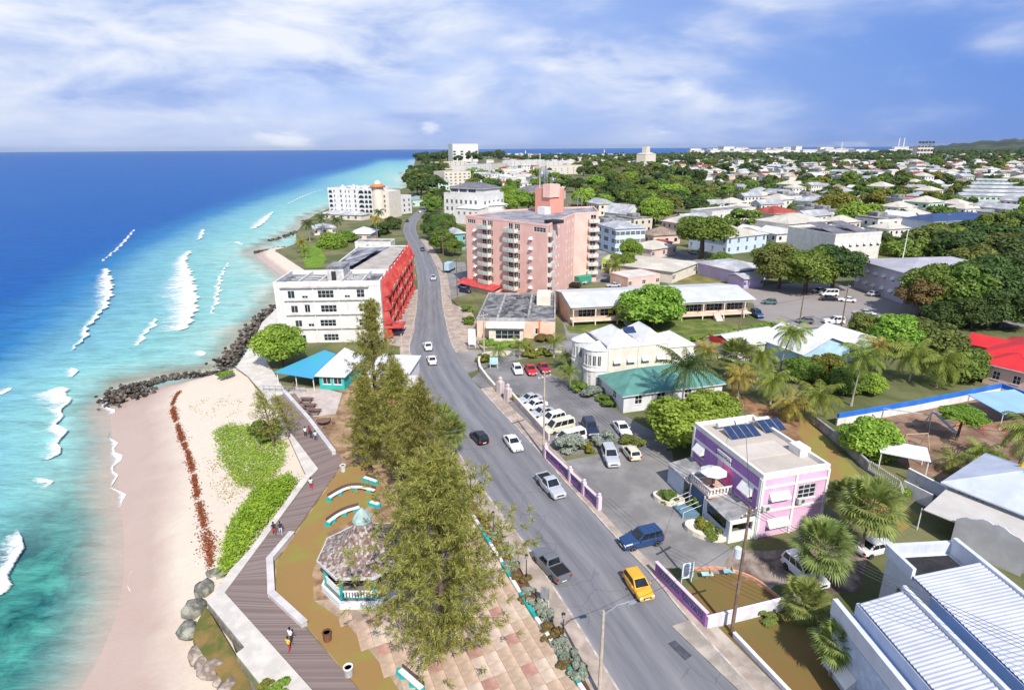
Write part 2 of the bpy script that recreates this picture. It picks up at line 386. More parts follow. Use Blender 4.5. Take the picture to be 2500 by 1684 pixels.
foam([(345, 1215), (352, 1260), (340, 1300), (325, 1400), (320, 1520)], [0.7, 0.9, 0.5, 0.5, 0.4], 0.05, 'faint lacy wash on the wet sand')

for q, w_, lb in (([(330, 560), (300, 600), (250, 640)], [1.5, 3, 1.5], 'thin crest line out past the thick breaker'), ([(560, 640), (540, 680), (535, 730), (520, 770)], [1, 2.5, 3, 1.5], 'thin swash crest before the cove'), ([(390, 770), (370, 810), (330, 850)], [2, 4, 2], 'faint foam patch in the turquoise bay'), ([(60, 940), (20, 960), (-40, 975)], [4, 6, 5], 'lacy foam drifting seaward of the long breaker'), ([(600, 600), (575, 590), (550, 600)], [1, 2.5, 1], 'small foam line off the cove rocks'), ([(255, 960), (262, 990), (275, 1020)], [1, 1.6, 0.8], 'wash of foam at the groyne head'), ([(700, 500), (740, 480), (790, 462)], [1.5, 4, 1.5], 'thin crest off the domed hotel')): foam(q, w_, 0.25, lb)
# land
SEAWALL = M('seawall_stone', (0.30, 0.27, 0.23), 0.9, 0.35, 1.2, 0.6, 6)
LAND = M('earth_grass', (0.11, 0.13, 0.045), 0.95, 0.15, 0.08, 0.3, 4, col2=(0.19, 0.18, 0.085))
coast = [Vector((-10, 2, 0)), Vector((-13.5, 24, 0))] + A([(626, 1684), (577, 1598), (598, 1582), (506, 1471), (565, 1391), (609, 1345), (702, 1220), (746, 1159), (702, 1062), (655, 985), (605, 918), (576, 897), (600, 862), (623, 823), (640, 787), (680, 748), (700, 715), (735, 690), (752, 664), (700, 628), (672, 610), (700, 603), (728, 592), (722, 572), (742, 540), (775, 522), (800, 510), (850, 488), (942, 470), (1000, 456), (1012, 445), (996, 432), (990, 424), (1008, 414), (1013, 392), (1022, 377), (1100, 376), (1300, 377), (1500, 378), (1640, 377)])
land_poly = coast + [at(1700, 371), Vector((9000, 9500, 0)), Vector((14000, 9500, 0)), Vector((14000, -80, 0)), Vector((-10, -80, 0))]
land_poly = land_poly[::-1]
mb = MB(); mb.prism(land_poly, SEA_Z - 1.5, 0.0, 1, top=0)
o = mb.build('ground', [LAND, SEAWALL]); tag(o, 'earth and grass of the coastal land', kind='structure')

# beach
def sand_material():
    m = bpy.data.materials.new('sand'); m.use_nodes = True; t = m.node_tree; p = t.nodes['Principled BSDF']
    g = N('ShaderNodeNewGeometry', t); sp = N('ShaderNodeSeparateXYZ', t); Lk(g.outputs['Position'], sp.inputs[0], t)
    wob = noise(g.outputs['Position'], 0.25, 4, 0.6, 0.5, t)
    zz = mathn('ADD', sp.outputs[2], mathn('MULTIPLY', mathn('SUBTRACT', wob, 0.5, t), 0.5, t), t)
    mr = N('ShaderNodeMapRange', t); mr.inputs['From Min'].default_value = -2.55; mr.inputs['From Max'].default_value = -1.85; Lk(zz, mr.inputs[0], t)
    dry = mixc(noise(g.outputs['Position'], 1.3, 6, 0.7, 0, t), (0.56, 0.47, 0.38), (0.70, 0.61, 0.51), t)
    wet = mixc(wob, (0.44, 0.315, 0.255), (0.50, 0.39, 0.335), t)
    Lk(mixc(mr.outputs[0], wet, dry, t), p.inputs['Base Color'], t)
    rr = N('ShaderNodeMapRange', t); rr.inputs['To Min'].default_value = 0.35; rr.inputs['To Max'].default_value = 0.95; Lk(mr.outputs[0], rr.inputs[0], t); Lk(rr.outputs[0], p.inputs['Roughness'], t)
    p.inputs['Specular IOR Level'].default_value = 0.25
    bn = N('ShaderNodeBump', t); bn.inputs['Strength'].default_value = 0.35; bn.inputs['Distance'].default_value = 0.12; Lk(noise(g.outputs['Position'], 2.2, 6, 0.65, 0, t), bn.inputs['Height'], t); Lk(bn.outputs[0], p.inputs['Normal'], t)
    return m
SAND = sand_material()
def beach(stations, name, label, z0=SEA_Z, zl=-0.7, ext=9.0):
    V = []; k = 26; n0 = len(stations)
    ss = []
    for (sp, lp) in stations:
        zz = lp[2] if len(lp) > 2 else zl
        a = at(sp[0], sp[1], z0); b = at(lp[0], lp[1], zz); ss.append((a, b))
    A_ = smooth_line([s[0] for s in ss], 2); B_ = smooth_line([s[1] for s in ss], 2)
    for a, b in zip(A_, B_):
        d = a - b; d.z = 0; L = d.length; d.normalize()
        for j in range(k):
            s = j / (k - 1)
            if s < 0.25:
                q = a + d * ext * (1 - s / 0.25); z = z0 - 0.9 * (1 - s / 0.25)
            else:
                u = (s - 0.25) / 0.75; q = a.lerp(b, u)
                z = z0 + (b.z - z0) * (0.42 * u + 0.58 * u * u * (3 - 2 * u))
                z += 0.07 * math.sin(q.x * 0.9 + q.y * 0.37) * math.sin(q.y * 0.7) * u
            V.append((q.x, q.y, z))
    n = len(A_); Fc = [(i * k + j, i * k + j + 1, (i + 1) * k + j + 1, (i + 1) * k + j) for i in range(n - 1) for j in range(k - 1)]
    o = ob(name, npmesh(name, V, Fc, SAND, True)); tag(o, label, kind='structure'); return o
main_beach = beach([((40, 1950), (660, 1950, -1.6)), ((190, 1684), (640, 1720, -1.5)), ((240, 1600), (600, 1640, -1.5)), ((285, 1500), (560, 1560, -1.4)), ((302, 1400), (545, 1440, -1.2)), ((300, 1280), (625, 1345, -0.35)), ((288, 1200), (712, 1230, -0.3)), ((275, 1120), (760, 1162, -0.3)), ((268, 1050), (712, 1062, -0.3)), ((265, 1000), (650, 965, -0.3)), ((330, 955), (605, 905, -0.3)), ((500, 918), (590, 897, -0.3))], 'beach', 'pale pink sand beach below the boardwalk')
cove_beach = beach([((712, 700), (760, 690, -0.5)), ((690, 672), (752, 668, -0.3)), ((655, 648), (715, 634, -0.3)), ((620, 622), (680, 612, -0.3)), ((640, 606), (700, 604, -0.3))], 'beach', 'small sandy cove beyond the white apartment block', ext=14)
cove2 = beach([((742, 560), (770, 556, -0.3)), ((735, 545), (765, 538, -0.3)), ((755, 528), (790, 520, -0.3)), ((800, 516), (830, 506, -0.3))], 'beach', 'narrow strip of sand below the palms', ext=10)
cove3 = beach([((985, 438), (1015, 446, -0.3)), ((975, 428), (1005, 430, -0.3)), ((985, 420), (1010, 418, -0.3))], 'beach', 'far strip of sand at the wooded headland', ext=25)

# asphalt, pavements, lots
ASPH = M('asphalt', (0.150, 0.152, 0.176), 0.88, 0.16, 0.10, 0.35, 9, col2=(0.205, 0.205, 0.232), spec=0.2)
ASPH2 = M('asphalt_bleached', (0.235, 0.225, 0.22), 0.9, 0.16, 0.16, 0.3, 7, col2=(0.30, 0.285, 0.28), spec=0.2)
PAVE = M('pavement_concrete', (0.42, 0.34, 0.285), 0.92, 0.2, 0.5, 0.3, 5)
KERB = M('kerb_concrete', (0.50, 0.45, 0.41), 0.9, 0.25, 0.9, 0.2, 6)
CONC = M('pale_concrete', (0.60, 0.555, 0.51), 0.9, 0.10, 0.6, 0.2, 8, streak=0.12)
DIRT = M('red_brown_dirt', (0.27, 0.135, 0.07), 0.97, 0.25, 0.35, 0.5, 5, col2=(0.36, 0.22, 0.12))
DRYGR = M('dry_lawn', (0.38, 0.23, 0.085), 0.97, 0.2, 0.22, 0.5, 14, col2=(0.24, 0.25, 0.05), cover=(0.46, 0.66))
GRASS = M('green_lawn', (0.12, 0.17, 0.035), 0.97, 0.25, 0.35, 0.5, 14, col2=(0.20, 0.22, 0.06))
BROWNLAWN = M('brown_lawn', (0.27, 0.165, 0.055), 0.97, 0.25, 0.3, 0.5, 14, col2=(0.17, 0.13, 0.04))
roadL = smooth_line(A([(1720, 2010), (1510, 1684), (1423, 1541), (1357, 1440), (1287, 1331), (1213, 1240), (1144, 1144), (1104, 1078), (1060, 997), (1029, 938), (1007, 888), (999, 848), (1006, 812), (1018, 758), (1020, 700), (1019, 671), (1012, 637), (1001, 600), (986, 572), (984, 558), (988, 544), (1004, 527), (1018, 517), (1030, 506), (1040, 492)]), 2)
roadR = smooth_line(A([(2090, 1950), (1800, 1645), (1667, 1501), (1593, 1405), (1510, 1322), (1449, 1253), (1379, 1178), (1327, 1117), (1252, 1035), (1220, 1005), (1178, 955), (1142, 915), (1114, 862), (1099, 837), (1083, 764), (1078, 727), (1074, 673), (1060, 637), (1038, 600), (1018, 572), (1014, 558), (1018, 540), (1030, 527), (1037, 518), (1046, 506), (1056, 492)]), 2)
def sheet(name, pts, z, mat, label=None, kind='structure'):
    mb = MB(); n = len(pts)
    mb.add([(p[0], p[1], z) for p in pts], [tuple(range(n))])
    # keep the sheet facing up
    ar = sum(pts[i][0] * pts[(i + 1) % n][1] - pts[(i + 1) % n][0] * pts[i][1] for i in range(n))
    if ar < 0: mb.f[0] = mb.f[0][::-1]
    o = mb.build(name, mat); tag(o, label, kind=kind); return o
def slab(name, pts, z0, z1, mat, label=None, kind='structure', parent=None, cat=None):
    n = len(pts); ar = sum(pts[i][0] * pts[(i + 1) % n][1] - pts[(i + 1) % n][0] * pts[i][1] for i in range(n))
    if ar < 0: pts = pts[::-1]
    o = MB().prism(pts, z0, z1).build(name, mat, parent); tag(o, label, cat, kind=kind); return o
def strip(name, line, d0, d1, z0, z1, mat, label=None, kind='structure', cat=None, parent=None, taper=None):
    a = offset(line, d0); b = offset(line, d1); V = []; Fc = []
    n = len(line)
    for i in range(n): V += [(a[i].x, a[i].y, z0), (a[i].x, a[i].y, z1), (b[i].x, b[i].y, z1), (b[i].x, b[i].y, z0)]
    for i in range(n - 1):
        for k in range(3):
            q = (i * 4 + k, i * 4 + k + 1, (i + 1) * 4 + k + 1, (i + 1) * 4 + k)
            Fc.append(q if d1 < d0 else q[::-1])
    Fc += [(0, 1, 2, 3), tuple((n - 1) * 4 + k for k in (3, 2, 1, 0))]
    o = MB().add(V, Fc).build(name, mat, parent); tag(o, label, cat, kind=kind); return o
def clip_y(line, y0, y1): return [p for p in line if y0 <= p.y <= y1]
def even(line, n):
    cum = [0.0]
    for p, q in zip(line[:-1], line[1:]): cum.append(cum[-1] + (q - p).length)
    return [Vector([float(np.interp(cum[-1] * i / (n - 1), cum, [p[k] for p in line])) for k in range(3)]) for i in range(n)]
def road_material():
    # tyre polish, centre seam, patches, cracks and oil along the lanes
    m = bpy.data.materials.new('road_asphalt'); m.use_nodes = True; t = m.node_tree; p = t.nodes['Principled BSDF']; a = N('ShaderNodeAttribute', t, attribute_name='lane'); sp = N('ShaderNodeSeparateXYZ', t); Lk(a.outputs['Vector'], sp.inputs[0], t); g = N('ShaderNodeNewGeometry', t)
    cm = N('ShaderNodeCombineXYZ', t); Lk(mathn('MULTIPLY', sp.outputs[0], 9.0, t), cm.inputs[0], t); Lk(mathn('MULTIPLY', sp.outputs[1], 0.07, t), cm.inputs[1], t)
    tr = N('ShaderNodeValToRGB', t); k = 0.55; ramp(tr, [(0, 0.95), (0.05, 0.55), (0.14, 0.5), (0.20, 0.15), (0.27, 0.5), (0.36, 0.2), (0.44, 0.55), (0.5, 0.75), (0.56, 0.5), (0.64, 0.2), (0.73, 0.5), (0.80, 0.15), (0.88, 0.5), (0.95, 0.6), (1, 0.95)]); Lk(mathn('ADD', sp.outputs[0], mathn('MULTIPLY', mathn('SUBTRACT', noise(g.outputs['Position'], 0.08, 3, 0.5, 0, t), 0.5, t), 0.16, t), t), tr.inputs[0], t)
    f = mathn('ADD', mathn('MULTIPLY', tr.outputs[0], 0.34, t), mathn('MULTIPLY', noise(cm.outputs[0], 1.2, 6, 0.7, 0.1, t), 0.75, t), t); rp = N('ShaderNodeValToRGB', t); ramp(rp, [(0.3, (0.135, 0.137, 0.155)), (0.5, (0.19, 0.19, 0.21)), (0.68, (0.245, 0.24, 0.255)), (0.85, (0.31, 0.295, 0.295))]); Lk(f, rp.inputs[0], t)
    vo = N('ShaderNodeTexVoronoi', t, feature='DISTANCE_TO_EDGE'); vo.inputs['Scale'].default_value = 0.22; wv = N('ShaderNodeVectorMath', t, operation='ADD'); Lk(g.outputs['Position'], wv.inputs[0], t); Lk(noise(g.outputs['Position'], 0.5, 4, 0.6, 0, t, 1), wv.inputs[1], t); Lk(wv.outputs[0], vo.inputs['Vector'], t)
    ck = mathn('MULTIPLY', mathn('LESS_THAN', vo.outputs['Distance'], 0.012, t), mathn('GREATER_THAN', noise(g.outputs['Position'], 0.06, 3, 0.5, 0, t), 0.5, t), t); cc = mixc(mathn('MULTIPLY', ck, 0.22, t), rp.outputs[0], (0.05, 0.05, 0.06), t)
    sp2 = N('ShaderNodeMapRange', t); sp2.inputs['From Min'].default_value = 0.70; sp2.inputs['From Max'].default_value = 0.78; Lk(noise(g.outputs['Position'], 1.1, 4, 0.6, 0, t), sp2.inputs[0], t); Lk(mixc(mathn('MULTIPLY', sp2.outputs[0], 0.5, t), cc, (0.05, 0.05, 0.055), t), p.inputs['Base Color'], t); p.inputs['Roughness'].default_value = 0.85; p.inputs['Specular IOR Level'].default_value = 0.2
    return m
nR, kR = 240, 9; eL, eR = even(roadL, nR), even(roadR, nR); V = []; LN = []; dd_ = 0.0
for i in range(nR):
    if i: dd_ += (eL[i] - eL[i - 1]).length
    for j in range(kR): q = eL[i].lerp(eR[i], j / (kR - 1)); V.append((q.x, q.y, 0.012)); LN += [j / (kR - 1), dd_, 0]
me = npmesh('road', V, [(i * kR + j, i * kR + j + 1, (i + 1) * kR + j + 1, (i + 1) * kR + j) for i in range(nR - 1) for j in range(kR - 1)], road_material()); at_ = me.attributes.new('lane', 'FLOAT_VECTOR', 'POINT'); at_.data.foreach_set('vector', LN); tag(ob('road', me), 'grey asphalt coast road bending past the hotels', kind='structure')
# lane wear, patches and the manhole-like repair
for pts, lab in (([(1630, 1570), (1648, 1562), (1690, 1600), (1672, 1612)], 'dark square asphalt repair in the road'),):
    sheet('road_patch', A(pts), 0.017, M('asphalt_patch', (0.08, 0.08, 0.1), 0.9, 0.15, 2), lab)
sheet('road', A([(1108, 850), (1140, 912), (1175, 900), (1230, 884), (1330, 868), (1420, 862), (1450, 845), (1500, 838), (1640, 845), (1760, 850), (1900, 800), (2050, 790), (2500, 800), (2500, 770), (2150, 765), (1960, 775), (1800, 806), (1760, 826), (1640, 823), (1480, 812), (1440, 805), (1400, 775), (1375, 740), (1345, 740), (1375, 790), (1385, 830), (1300, 850), (1200, 856), (1110, 852)]), 0.008, ASPH2, 'bleached side street turning off the coast road')
# car parks and forecourts
sheet('car_park', A([(1150, 925), (1175, 905), (1240, 880), (1330, 905), (1420, 950), (1500, 1000), (1590, 1050), (1640, 1075), (1620, 1110), (1560, 1110), (1470, 1100), (1370, 1115), (1330, 1090), (1250, 1010)]), 0.004, M('lot_asphalt', (0.19, 0.185, 0.195), 0.9, 0.16, 0.15, 0.3, 7, col2=(0.25, 0.24, 0.24)), 'asphalt car park below the white bay-windowed building')
sheet('forecourt', A([(1345, 1135), (1380, 1125), (1480, 1105), (1640, 1100), (1665, 1230), (1790, 1345), (1900, 1420), (1860, 1460), (1720, 1390), (1620, 1385), (1590, 1395), (1505, 1310), (1452, 1250)]), 0.016, ASPH2, 'bleached asphalt forecourt of the purple building')
sheet('dirt_yard', A([(1790, 1340), (1870, 1345), (2010, 1330), (2120, 1350), (2100, 1440), (1990, 1460), (1930, 1430), (1850, 1425), (1760, 1390)]), 0.02, M('dark_dirt', (0.17, 0.12, 0.10), 0.95, 0.3, 0.4, 0.5, 5, col2=(0.33, 0.27, 0.23)), 'dark dirt drive beside the purple building')
sheet('car_park', A([(1790, 700), (1960, 690), (2100, 700), (2260, 745), (2400, 790), (2250, 790), (2100, 795), (1960, 800), (1850, 780), (1840, 740)]), 0.004, M('pale_lot', (0.36, 0.32, 0.30), 0.92, 0.15, 0.12, 0.3, 5, col2=(0.28, 0.25, 0.24)), 'pale bare car park with scattered cars')
sheet('car_park', A([(1390, 680), (1450, 690), (1560, 690), (1560, 660), (1470, 610), (1400, 620), (1410, 650)]), 0.004, ASPH2, 'car park behind the pink hotel')
sheet('car_park', A([(1085, 640), (1135, 640), (1150, 715), (1100, 730), (1080, 690)]), 0.004, ASPH2, 'forecourt between the road and the pink hotel')
sheet('street', A([(1560, 640), (1640, 700), (1700, 690), (1780, 680), (1700, 620), (1600, 600), (1540, 610)]), 0.004, ASPH2, 'side lane and yard behind the hotel')
sheet('lawn', A([(1640, 760), (1810, 800), (1850, 812), (1640, 830), (1390, 812), (1380, 795)]), 0.02, GRASS, 'mown grass before the long peach shop building')
sheet('lawn', A([(1690, 650), (1800, 690), (1680, 705), (1630, 690)]), 0.02, M('weedy_grass', (0.17, 0.19, 0.05), 0.97, 0.3, 0.2, 0.4, 6, col2=(0.26, 0.21, 0.08)), 'weedy grass lot behind the shops')
sheet('lawn', A([(2140, 620), (2300, 600), (2330, 640), (2150, 655)]), 0.02, M('parched_grass', (0.33, 0.23, 0.08), 0.97, 0.25, 0.1, 0.4, 6, col2=(0.2, 0.19, 0.06)), 'parched open field among trees')
sheet('yard', A([(1640, 930), (1720, 935), (1900, 1000), (2010, 1040), (1950, 1080), (1800, 990), (1640, 980)]), 0.02, DIRT, 'dirt yard between palms')
sheet('playground', A([(2060, 1050), (2230, 990), (2500, 950), (2700, 960), (2700, 1140), (2450, 1130), (2280, 1180), (2180, 1120)]), 0.02, M('play_dirt', (0.25, 0.145, 0.10), 0.97, 0.25, 0.3, 0.4, 5, col2=(0.33, 0.22, 0.15)), 'bare reddish earth of the playground')
sheet('lawn', A([(1960, 1010), (2130, 1190), (2250, 1260), (2200, 1300), (2040, 1200), (1950, 1060)]), 0.024, DRYGR, 'strip of dry grass along the grey wall')
sheet('lawn', A([(1725, 1400), (1810, 1400), (1900, 1460), (1935, 1475), (1735, 1520), (1670, 1440)]), 0.026, BROWNLAWN, 'small brown play lawn behind the purple wall')
sheet('lawn', A([(1740, 1535), (1960, 1480), (2060, 1500), (2250, 1800), (2000, 1800)]), 0.026, BROWNLAWN, 'brown lawn before the blue school building')
# park between the boardwalk and the road
sheet('park_earth', A([(690, 960), (760, 1040), (831, 1139), (714, 1309), (672, 1369), (670, 1455), (745, 1525), (876, 1684), (930, 1760), (1460, 1760), (1414, 1676), (1226, 1379), (1143, 1244), (1070, 1085), (1010, 980), (985, 920), (930, 900), (800, 940)]), 0.004, M('park_dirt', (0.30, 0.17, 0.095), 0.97, 0.3, 0.45, 0.4, 8, col2=(0.42, 0.29, 0.17)), 'brown earth of the seaside park')
sheet('lawn', A([(831, 1145), (716, 1312), (676, 1372), (674, 1452), (748, 1527), (880, 1684), (985, 1684), (941, 1632), (848, 1519), (767, 1462), (762, 1400), (800, 1300), (880, 1260), (930, 1190), (890, 1130)]), 0.010, DRYGR, 'patchy orange and green lawn beside the boardwalk')
# pavements and kerbs along the road
Lnear = clip_y(roadL, 20, 175); Rnear = clip_y(roadR, 14, 98); Rfar = clip_y(roadR, 116, 290)
pv = strip('pavement', Lnear, 0.18, 2.1, 0.0, 0.13, PAVE, 'pinkish pavement on the seaward side of the road')
strip('kerb', Lnear, 0.0, 0.18, 0.0, 0.14, KERB, 'worn concrete kerb on the seaward side')
strip('kerb', Rnear, 0.0, -0.18, 0.0, 0.14, KERB, 'worn concrete kerb on the inland side')
R1 = clip_y(roadR, 64, 98); strip('pavement', R1, -0.18, -2.3, 0.0, 0.13, PAVE, 'orange-tinted pavement beside the long white wall')
R2 = clip_y(roadR, 14, 64); strip('pavement', R2, -0.18, -1.0, 0.0, 0.13, PAVE, 'narrow pavement beside the purple wall')
strip('kerb', Rfar, 0.0, -0.2, 0.0, 0.14, KERB, 'kerb on the hotel side'); strip('pavement', Rfar, -0.2, -2.6, 0.0, 0.13, PAVE, 'pavement past the pink hotel')
slab('pavement', A([(1640, 1530), (1720, 1500), (1760, 1540), (2010, 1790), (1880, 1760)]), 0.0, 0.125, M('stained_pavement', (0.40, 0.35, 0.30), 0.93, 0.25, 0.4, 0.3, 5), 'stained pavement corner by the lamp post')
slab('pavement', A([(1095, 740), (1150, 760), (1190, 835), (1240, 848), (1110, 850), (1103, 838)]), 0.0, 0.12, PAVE, 'paved corner below the sign board')
slab('pavement', A([(945, 840), (998, 850), (1012, 812), (1012, 700), (990, 690), (945, 760)]), 0.0, 0.10, M('apartment_apron', (0.40, 0.33, 0.29), 0.93, 0.2, 0.3, 0.3, 5), 'paved apron beside the red facade')

# boardwalk: real boards, too narrow to pick apart singly
BOARD = M('weathered_boards', (0.185, 0.145, 0.135), 0.85, 0.3, 1.3, 0.4, 12, col2=(0.27, 0.215, 0.20), rand=0.1)
bw_root = thing('boardwalk', 'brown timber boardwalk zigzagging along the beach edge', 'boardwalk', at(550, 1450))
inv = lambda pts, root: [Vector((p.x - root.location.x, p.y - root.location.y, p.z)) for p in pts]
outer = A([(1010, 2050), (763, 1684), (622, 1529), (550, 1450), (598, 1385), (650, 1314), (759, 1167), (779, 1147), (712, 1063), (655, 975)])
inner = A([(1110, 1980), (876, 1684), (742, 1528), (664, 1457), (660, 1372), (712, 1310), (829, 1142), (835, 1120), (790, 1050), (720, 960)])
tb = MB(); bm_ = MB()
for i in range(len(outer) - 1):
    a0, a1, b0, b1 = outer[i], outer[i + 1], inner[i], inner[i + 1]
    L = max((a1 - a0).length, (b1 - b0).length); n = max(1, int(L / 0.19))
    for k in range(n):
        t0, t1 = k / n, (k + 0.93) / n
        q = [a0.lerp(a1, t0), b0.lerp(b1, t0), b0.lerp(b1, t1), a0.lerp(a1, t1)]
        z = 0.085 + rnd.uniform(-0.006, 0.006)
        ar = (q[1].x - q[0].x) * (q[2].y - q[0].y) - (q[2].x - q[0].x) * (q[1].y - q[0].y)
        if ar < 0: q = q[::-1]
        bm_.prism([(p.x - bw_root.location.x, p.y - bw_root.location.y) for p in q], 0.02, z)
# tone changes from board to board
BOARD_ISL = bpy.data.materials.new('boards'); BOARD_ISL.use_nodes = True
t = BOARD_ISL.node_tree; p = t.nodes['Principled BSDF']; gi = N('ShaderNodeNewGeometry', t)
cr = N('ShaderNodeValToRGB', t); ramp(cr, [(0, (0.135, 0.105, 0.10)), (0.5, (0.20, 0.155, 0.145)), (1, (0.27, 0.215, 0.20))]); Lk(gi.outputs['Random Per Island'], cr.inputs[0], t)
nn = noise(gi.outputs['Position'], 0.5, 5, 0.6, 0.2, t); Lk(mixc(mathn('MULTIPLY', nn, 0.5, t), cr.outputs[0], (0.25, 0.17, 0.15), t), p.inputs['Base Color'], t); p.inputs['Roughness'].default_value = 0.82
o = bm_.build('boards', BOARD_ISL, bw_root); tag(o, kind='stuff')
# concrete ledge on the beach side of the boards
ledge = [(650, 1690), (577, 1598), (598, 1582), (506, 1471), (565, 1391), (609, 1345), (702, 1220), (746, 1159), (702, 1062), (655, 985), (640, 965), (655, 972), (712, 1061), (777, 1146), (757, 1166), (549, 1449), (762, 1686)]
slab('concrete_ledge', A(ledge), 0.0, 0.16, CONC, 'pale concrete ledge edging the boardwalk on the beach side')
slab('concrete_ledge', A([(762, 1686), (650, 1690), (700, 1800), (880, 1850)]), 0.0, 0.158, CONC, 'pale concrete landing at the near end of the boardwalk')
sheet('path', A([(605, 918), (576, 897), (600, 862), (623, 823), (640, 787), (680, 748), (700, 760), (680, 830), (650, 880), (700, 960), (655, 975)]), 0.03, CONC, 'concrete path along the sea wall')
# low grass terrace below the ledge, held by a rock wall
slab('terrace', A([(503, 1478), (575, 1600), (626, 1690), (680, 1800), (620, 1800), (560, 1684), (500, 1600), (470, 1560), (480, 1520)], -0.7), -2.6, -0.7, M('terrace_grass', (0.15, 0.165, 0.04), 0.97, 0.25, 0.5, 0.5, 10, col2=(0.27, 0.17, 0.06)), 'small grass terrace below the boardwalk corner')
# far hills
V = []; Fc = []
pr = [(2180, 366), (2260, 363), (2340, 357), (2420, 354), (2500, 350), (2600, 350), (2750, 356), (2900, 366)]
n = 60
for i in range(n):
    u = 2170 + 760 * i / (n - 1); vv = float(np.interp(u, [q[0] for q in pr], [q[1] for q in pr])) + 1.2 * math.sin(i * 1.3) + 0.9 * math.sin(i * 2.9)
    d = at(u, 600) - Vector((0, 0, 0)); d.z = 0; d.normalize()
    ue, ve = proj((d.x * 7000, d.y * 7000, 40)); hh = 40 + (ve - vv + 9) * 7000 / F_PX * 1.15
    for k, (rr, hf) in enumerate(((6300, 0), (6700, 0.6), (7000, 1), (7600, 0.7), (8600, 0))): V.append((d.x * rr, d.y * rr, -2 + max(2, hh) * hf))
for i in range(n - 1):
    for k in range(4): a = i * 5 + k; Fc.append((a, a + 5, a + 6, a + 1))
o = ob('hills', npmesh('hills', V, Fc, M('far_hill_woods', (0.035, 0.055, 0.03), 0.95, 0.4, 0.006, col2=(0.07, 0.085, 0.04)), True)); tag(o, 'low wooded hills on the far skyline', kind='structure')
# ------------------------------------------------------------------ building kit
WHITE = M('white_render', (0.72, 0.70, 0.67), 0.85, 0.07, 0.5, 0.15, 10, streak=0.4)
CREAM = M('cream_render', (0.72, 0.65, 0.55), 0.85, 0.07, 0.5, 0.15, 10, streak=0.2)
TRIM = M('white_trim', (0.76, 0.75, 0.73), 0.6, 0.06, 1.5)
GLASS = M('window_glass', (0.025, 0.035, 0.045), 0.08, 0.4, 0.8, spec=0.6)
DARK = M('dark_recess', (0.03, 0.03, 0.035), 0.8, 0.3, 1)
GREYROOF = M('grey_membrane_roof', (0.22, 0.22, 0.235), 0.9, 0.35, 0.35, 0.3, 4, col2=(0.36, 0.35, 0.35))
METALROOF = M('pale_metal_roof', (0.60, 0.61, 0.65), 0.45, 0.1, 0.25, metal=0.0, spec=0.4, streak=0.3)
STEEL = M('galvanised_steel', (0.45, 0.46, 0.48), 0.45, 0.15, 2, metal=0.5)
_wc = {}
def winmesh(style, w, h, fr=TRIM, pane=GLASS):
    key = (style, round(w, 2), round(h, 2), fr.name, pane.name)
    if key in _wc: return _wc[key]
    f = MB(); t = 0.07; x = w / 2
    f.box(-x, -x + t, 0.03, 0.12, 0, h); f.box(x - t, x, 0.03, 0.12, 0, h)
    f.box(-x + t, x - t, 0.03, 0.12, 0, t); f.box(-x + t, x - t, 0.03, 0.12, h - t, h)
    nx, nz = {'p': (2, 1), 'h': (2, 2), 'g': (3, 3), 's': (4, 2), 'l': (3, 1), 'd': (1, 1), 'o': (1, 1), 'a': (1, 1), 'b': (1, 1)}.get(style[0], (2, 1))
    for i in range(1, nx): cx = -x + w * i / nx; f.box(cx - 0.03, cx + 0.03, 0.04, 0.11, t, h - t)
    for i in range(1, nz): cz = h * i / nz; f.box(-x + t, x - t, 0.05, 0.10, cz - 0.025, cz + 0.025)
    if style[0] not in 'dsb': f.box(-x - 0.08, x + 0.08, -0.09, 0.03, -0.09, 0.0)
    if style[0] == 'a':
        n = 6; r = x - t; vs = []; 
        for sgn in (-1, 1):
            pts = [(sgn * (r + t), h)] + [(sgn * r * math.cos(k * PI / 2 / n), h - r + r * math.sin(k * PI / 2 / n)) for k in range(n + 1)]
            o = len(f.v); f.v += [(px, 0.02, pz) for px, pz in pts]; f.f += [tuple(range(o, o + len(pts)))]; f.m += [0]
    p = MB(); p.box(-x + t * 0.6, x - t * 0.6, 0.13, 0.16, t * 0.6, h - t * 0.6)
    hood = None
    if style.endswith('^'):
        hood = MB(); d = min(0.75, h * 0.6); z0 = h * 0.45; z1 = h + 0.12; y0 = -d; xx = x + 0.12
        hood.add([(-xx, -0.02, z1), (xx, -0.02, z1), (xx, y0, z0), (-xx, y0, z0), (-xx, -0.02, z1 - 0.05), (xx, -0.02, z1 - 0.05), (xx, y0, z0 - 0.08), (-xx, y0, z0 - 0.08)],
                 [(0, 3, 2, 1), (4, 5, 6, 7), (3, 7, 6, 2), (0, 1, 5, 4), (0, 4, 7, 3), (1, 2, 6, 5)])
        hood.add([(-xx, -0.02, z1 - 0.05), (-xx, y0, z0 - 0.08), (-xx, -0.02, z0 - 0.08)], [(0, 1, 2)]); hood.add([(xx, -0.02, z1 - 0.05), (xx, y0, z0 - 0.08), (xx, -0.02, z0 - 0.08)], [(0, 2, 1)])
    r = (f.mesh('window', fr), p.mesh('pane', pane), hood.mesh('awning', TRIM) if hood else None)
    _wc[key] = r; return r
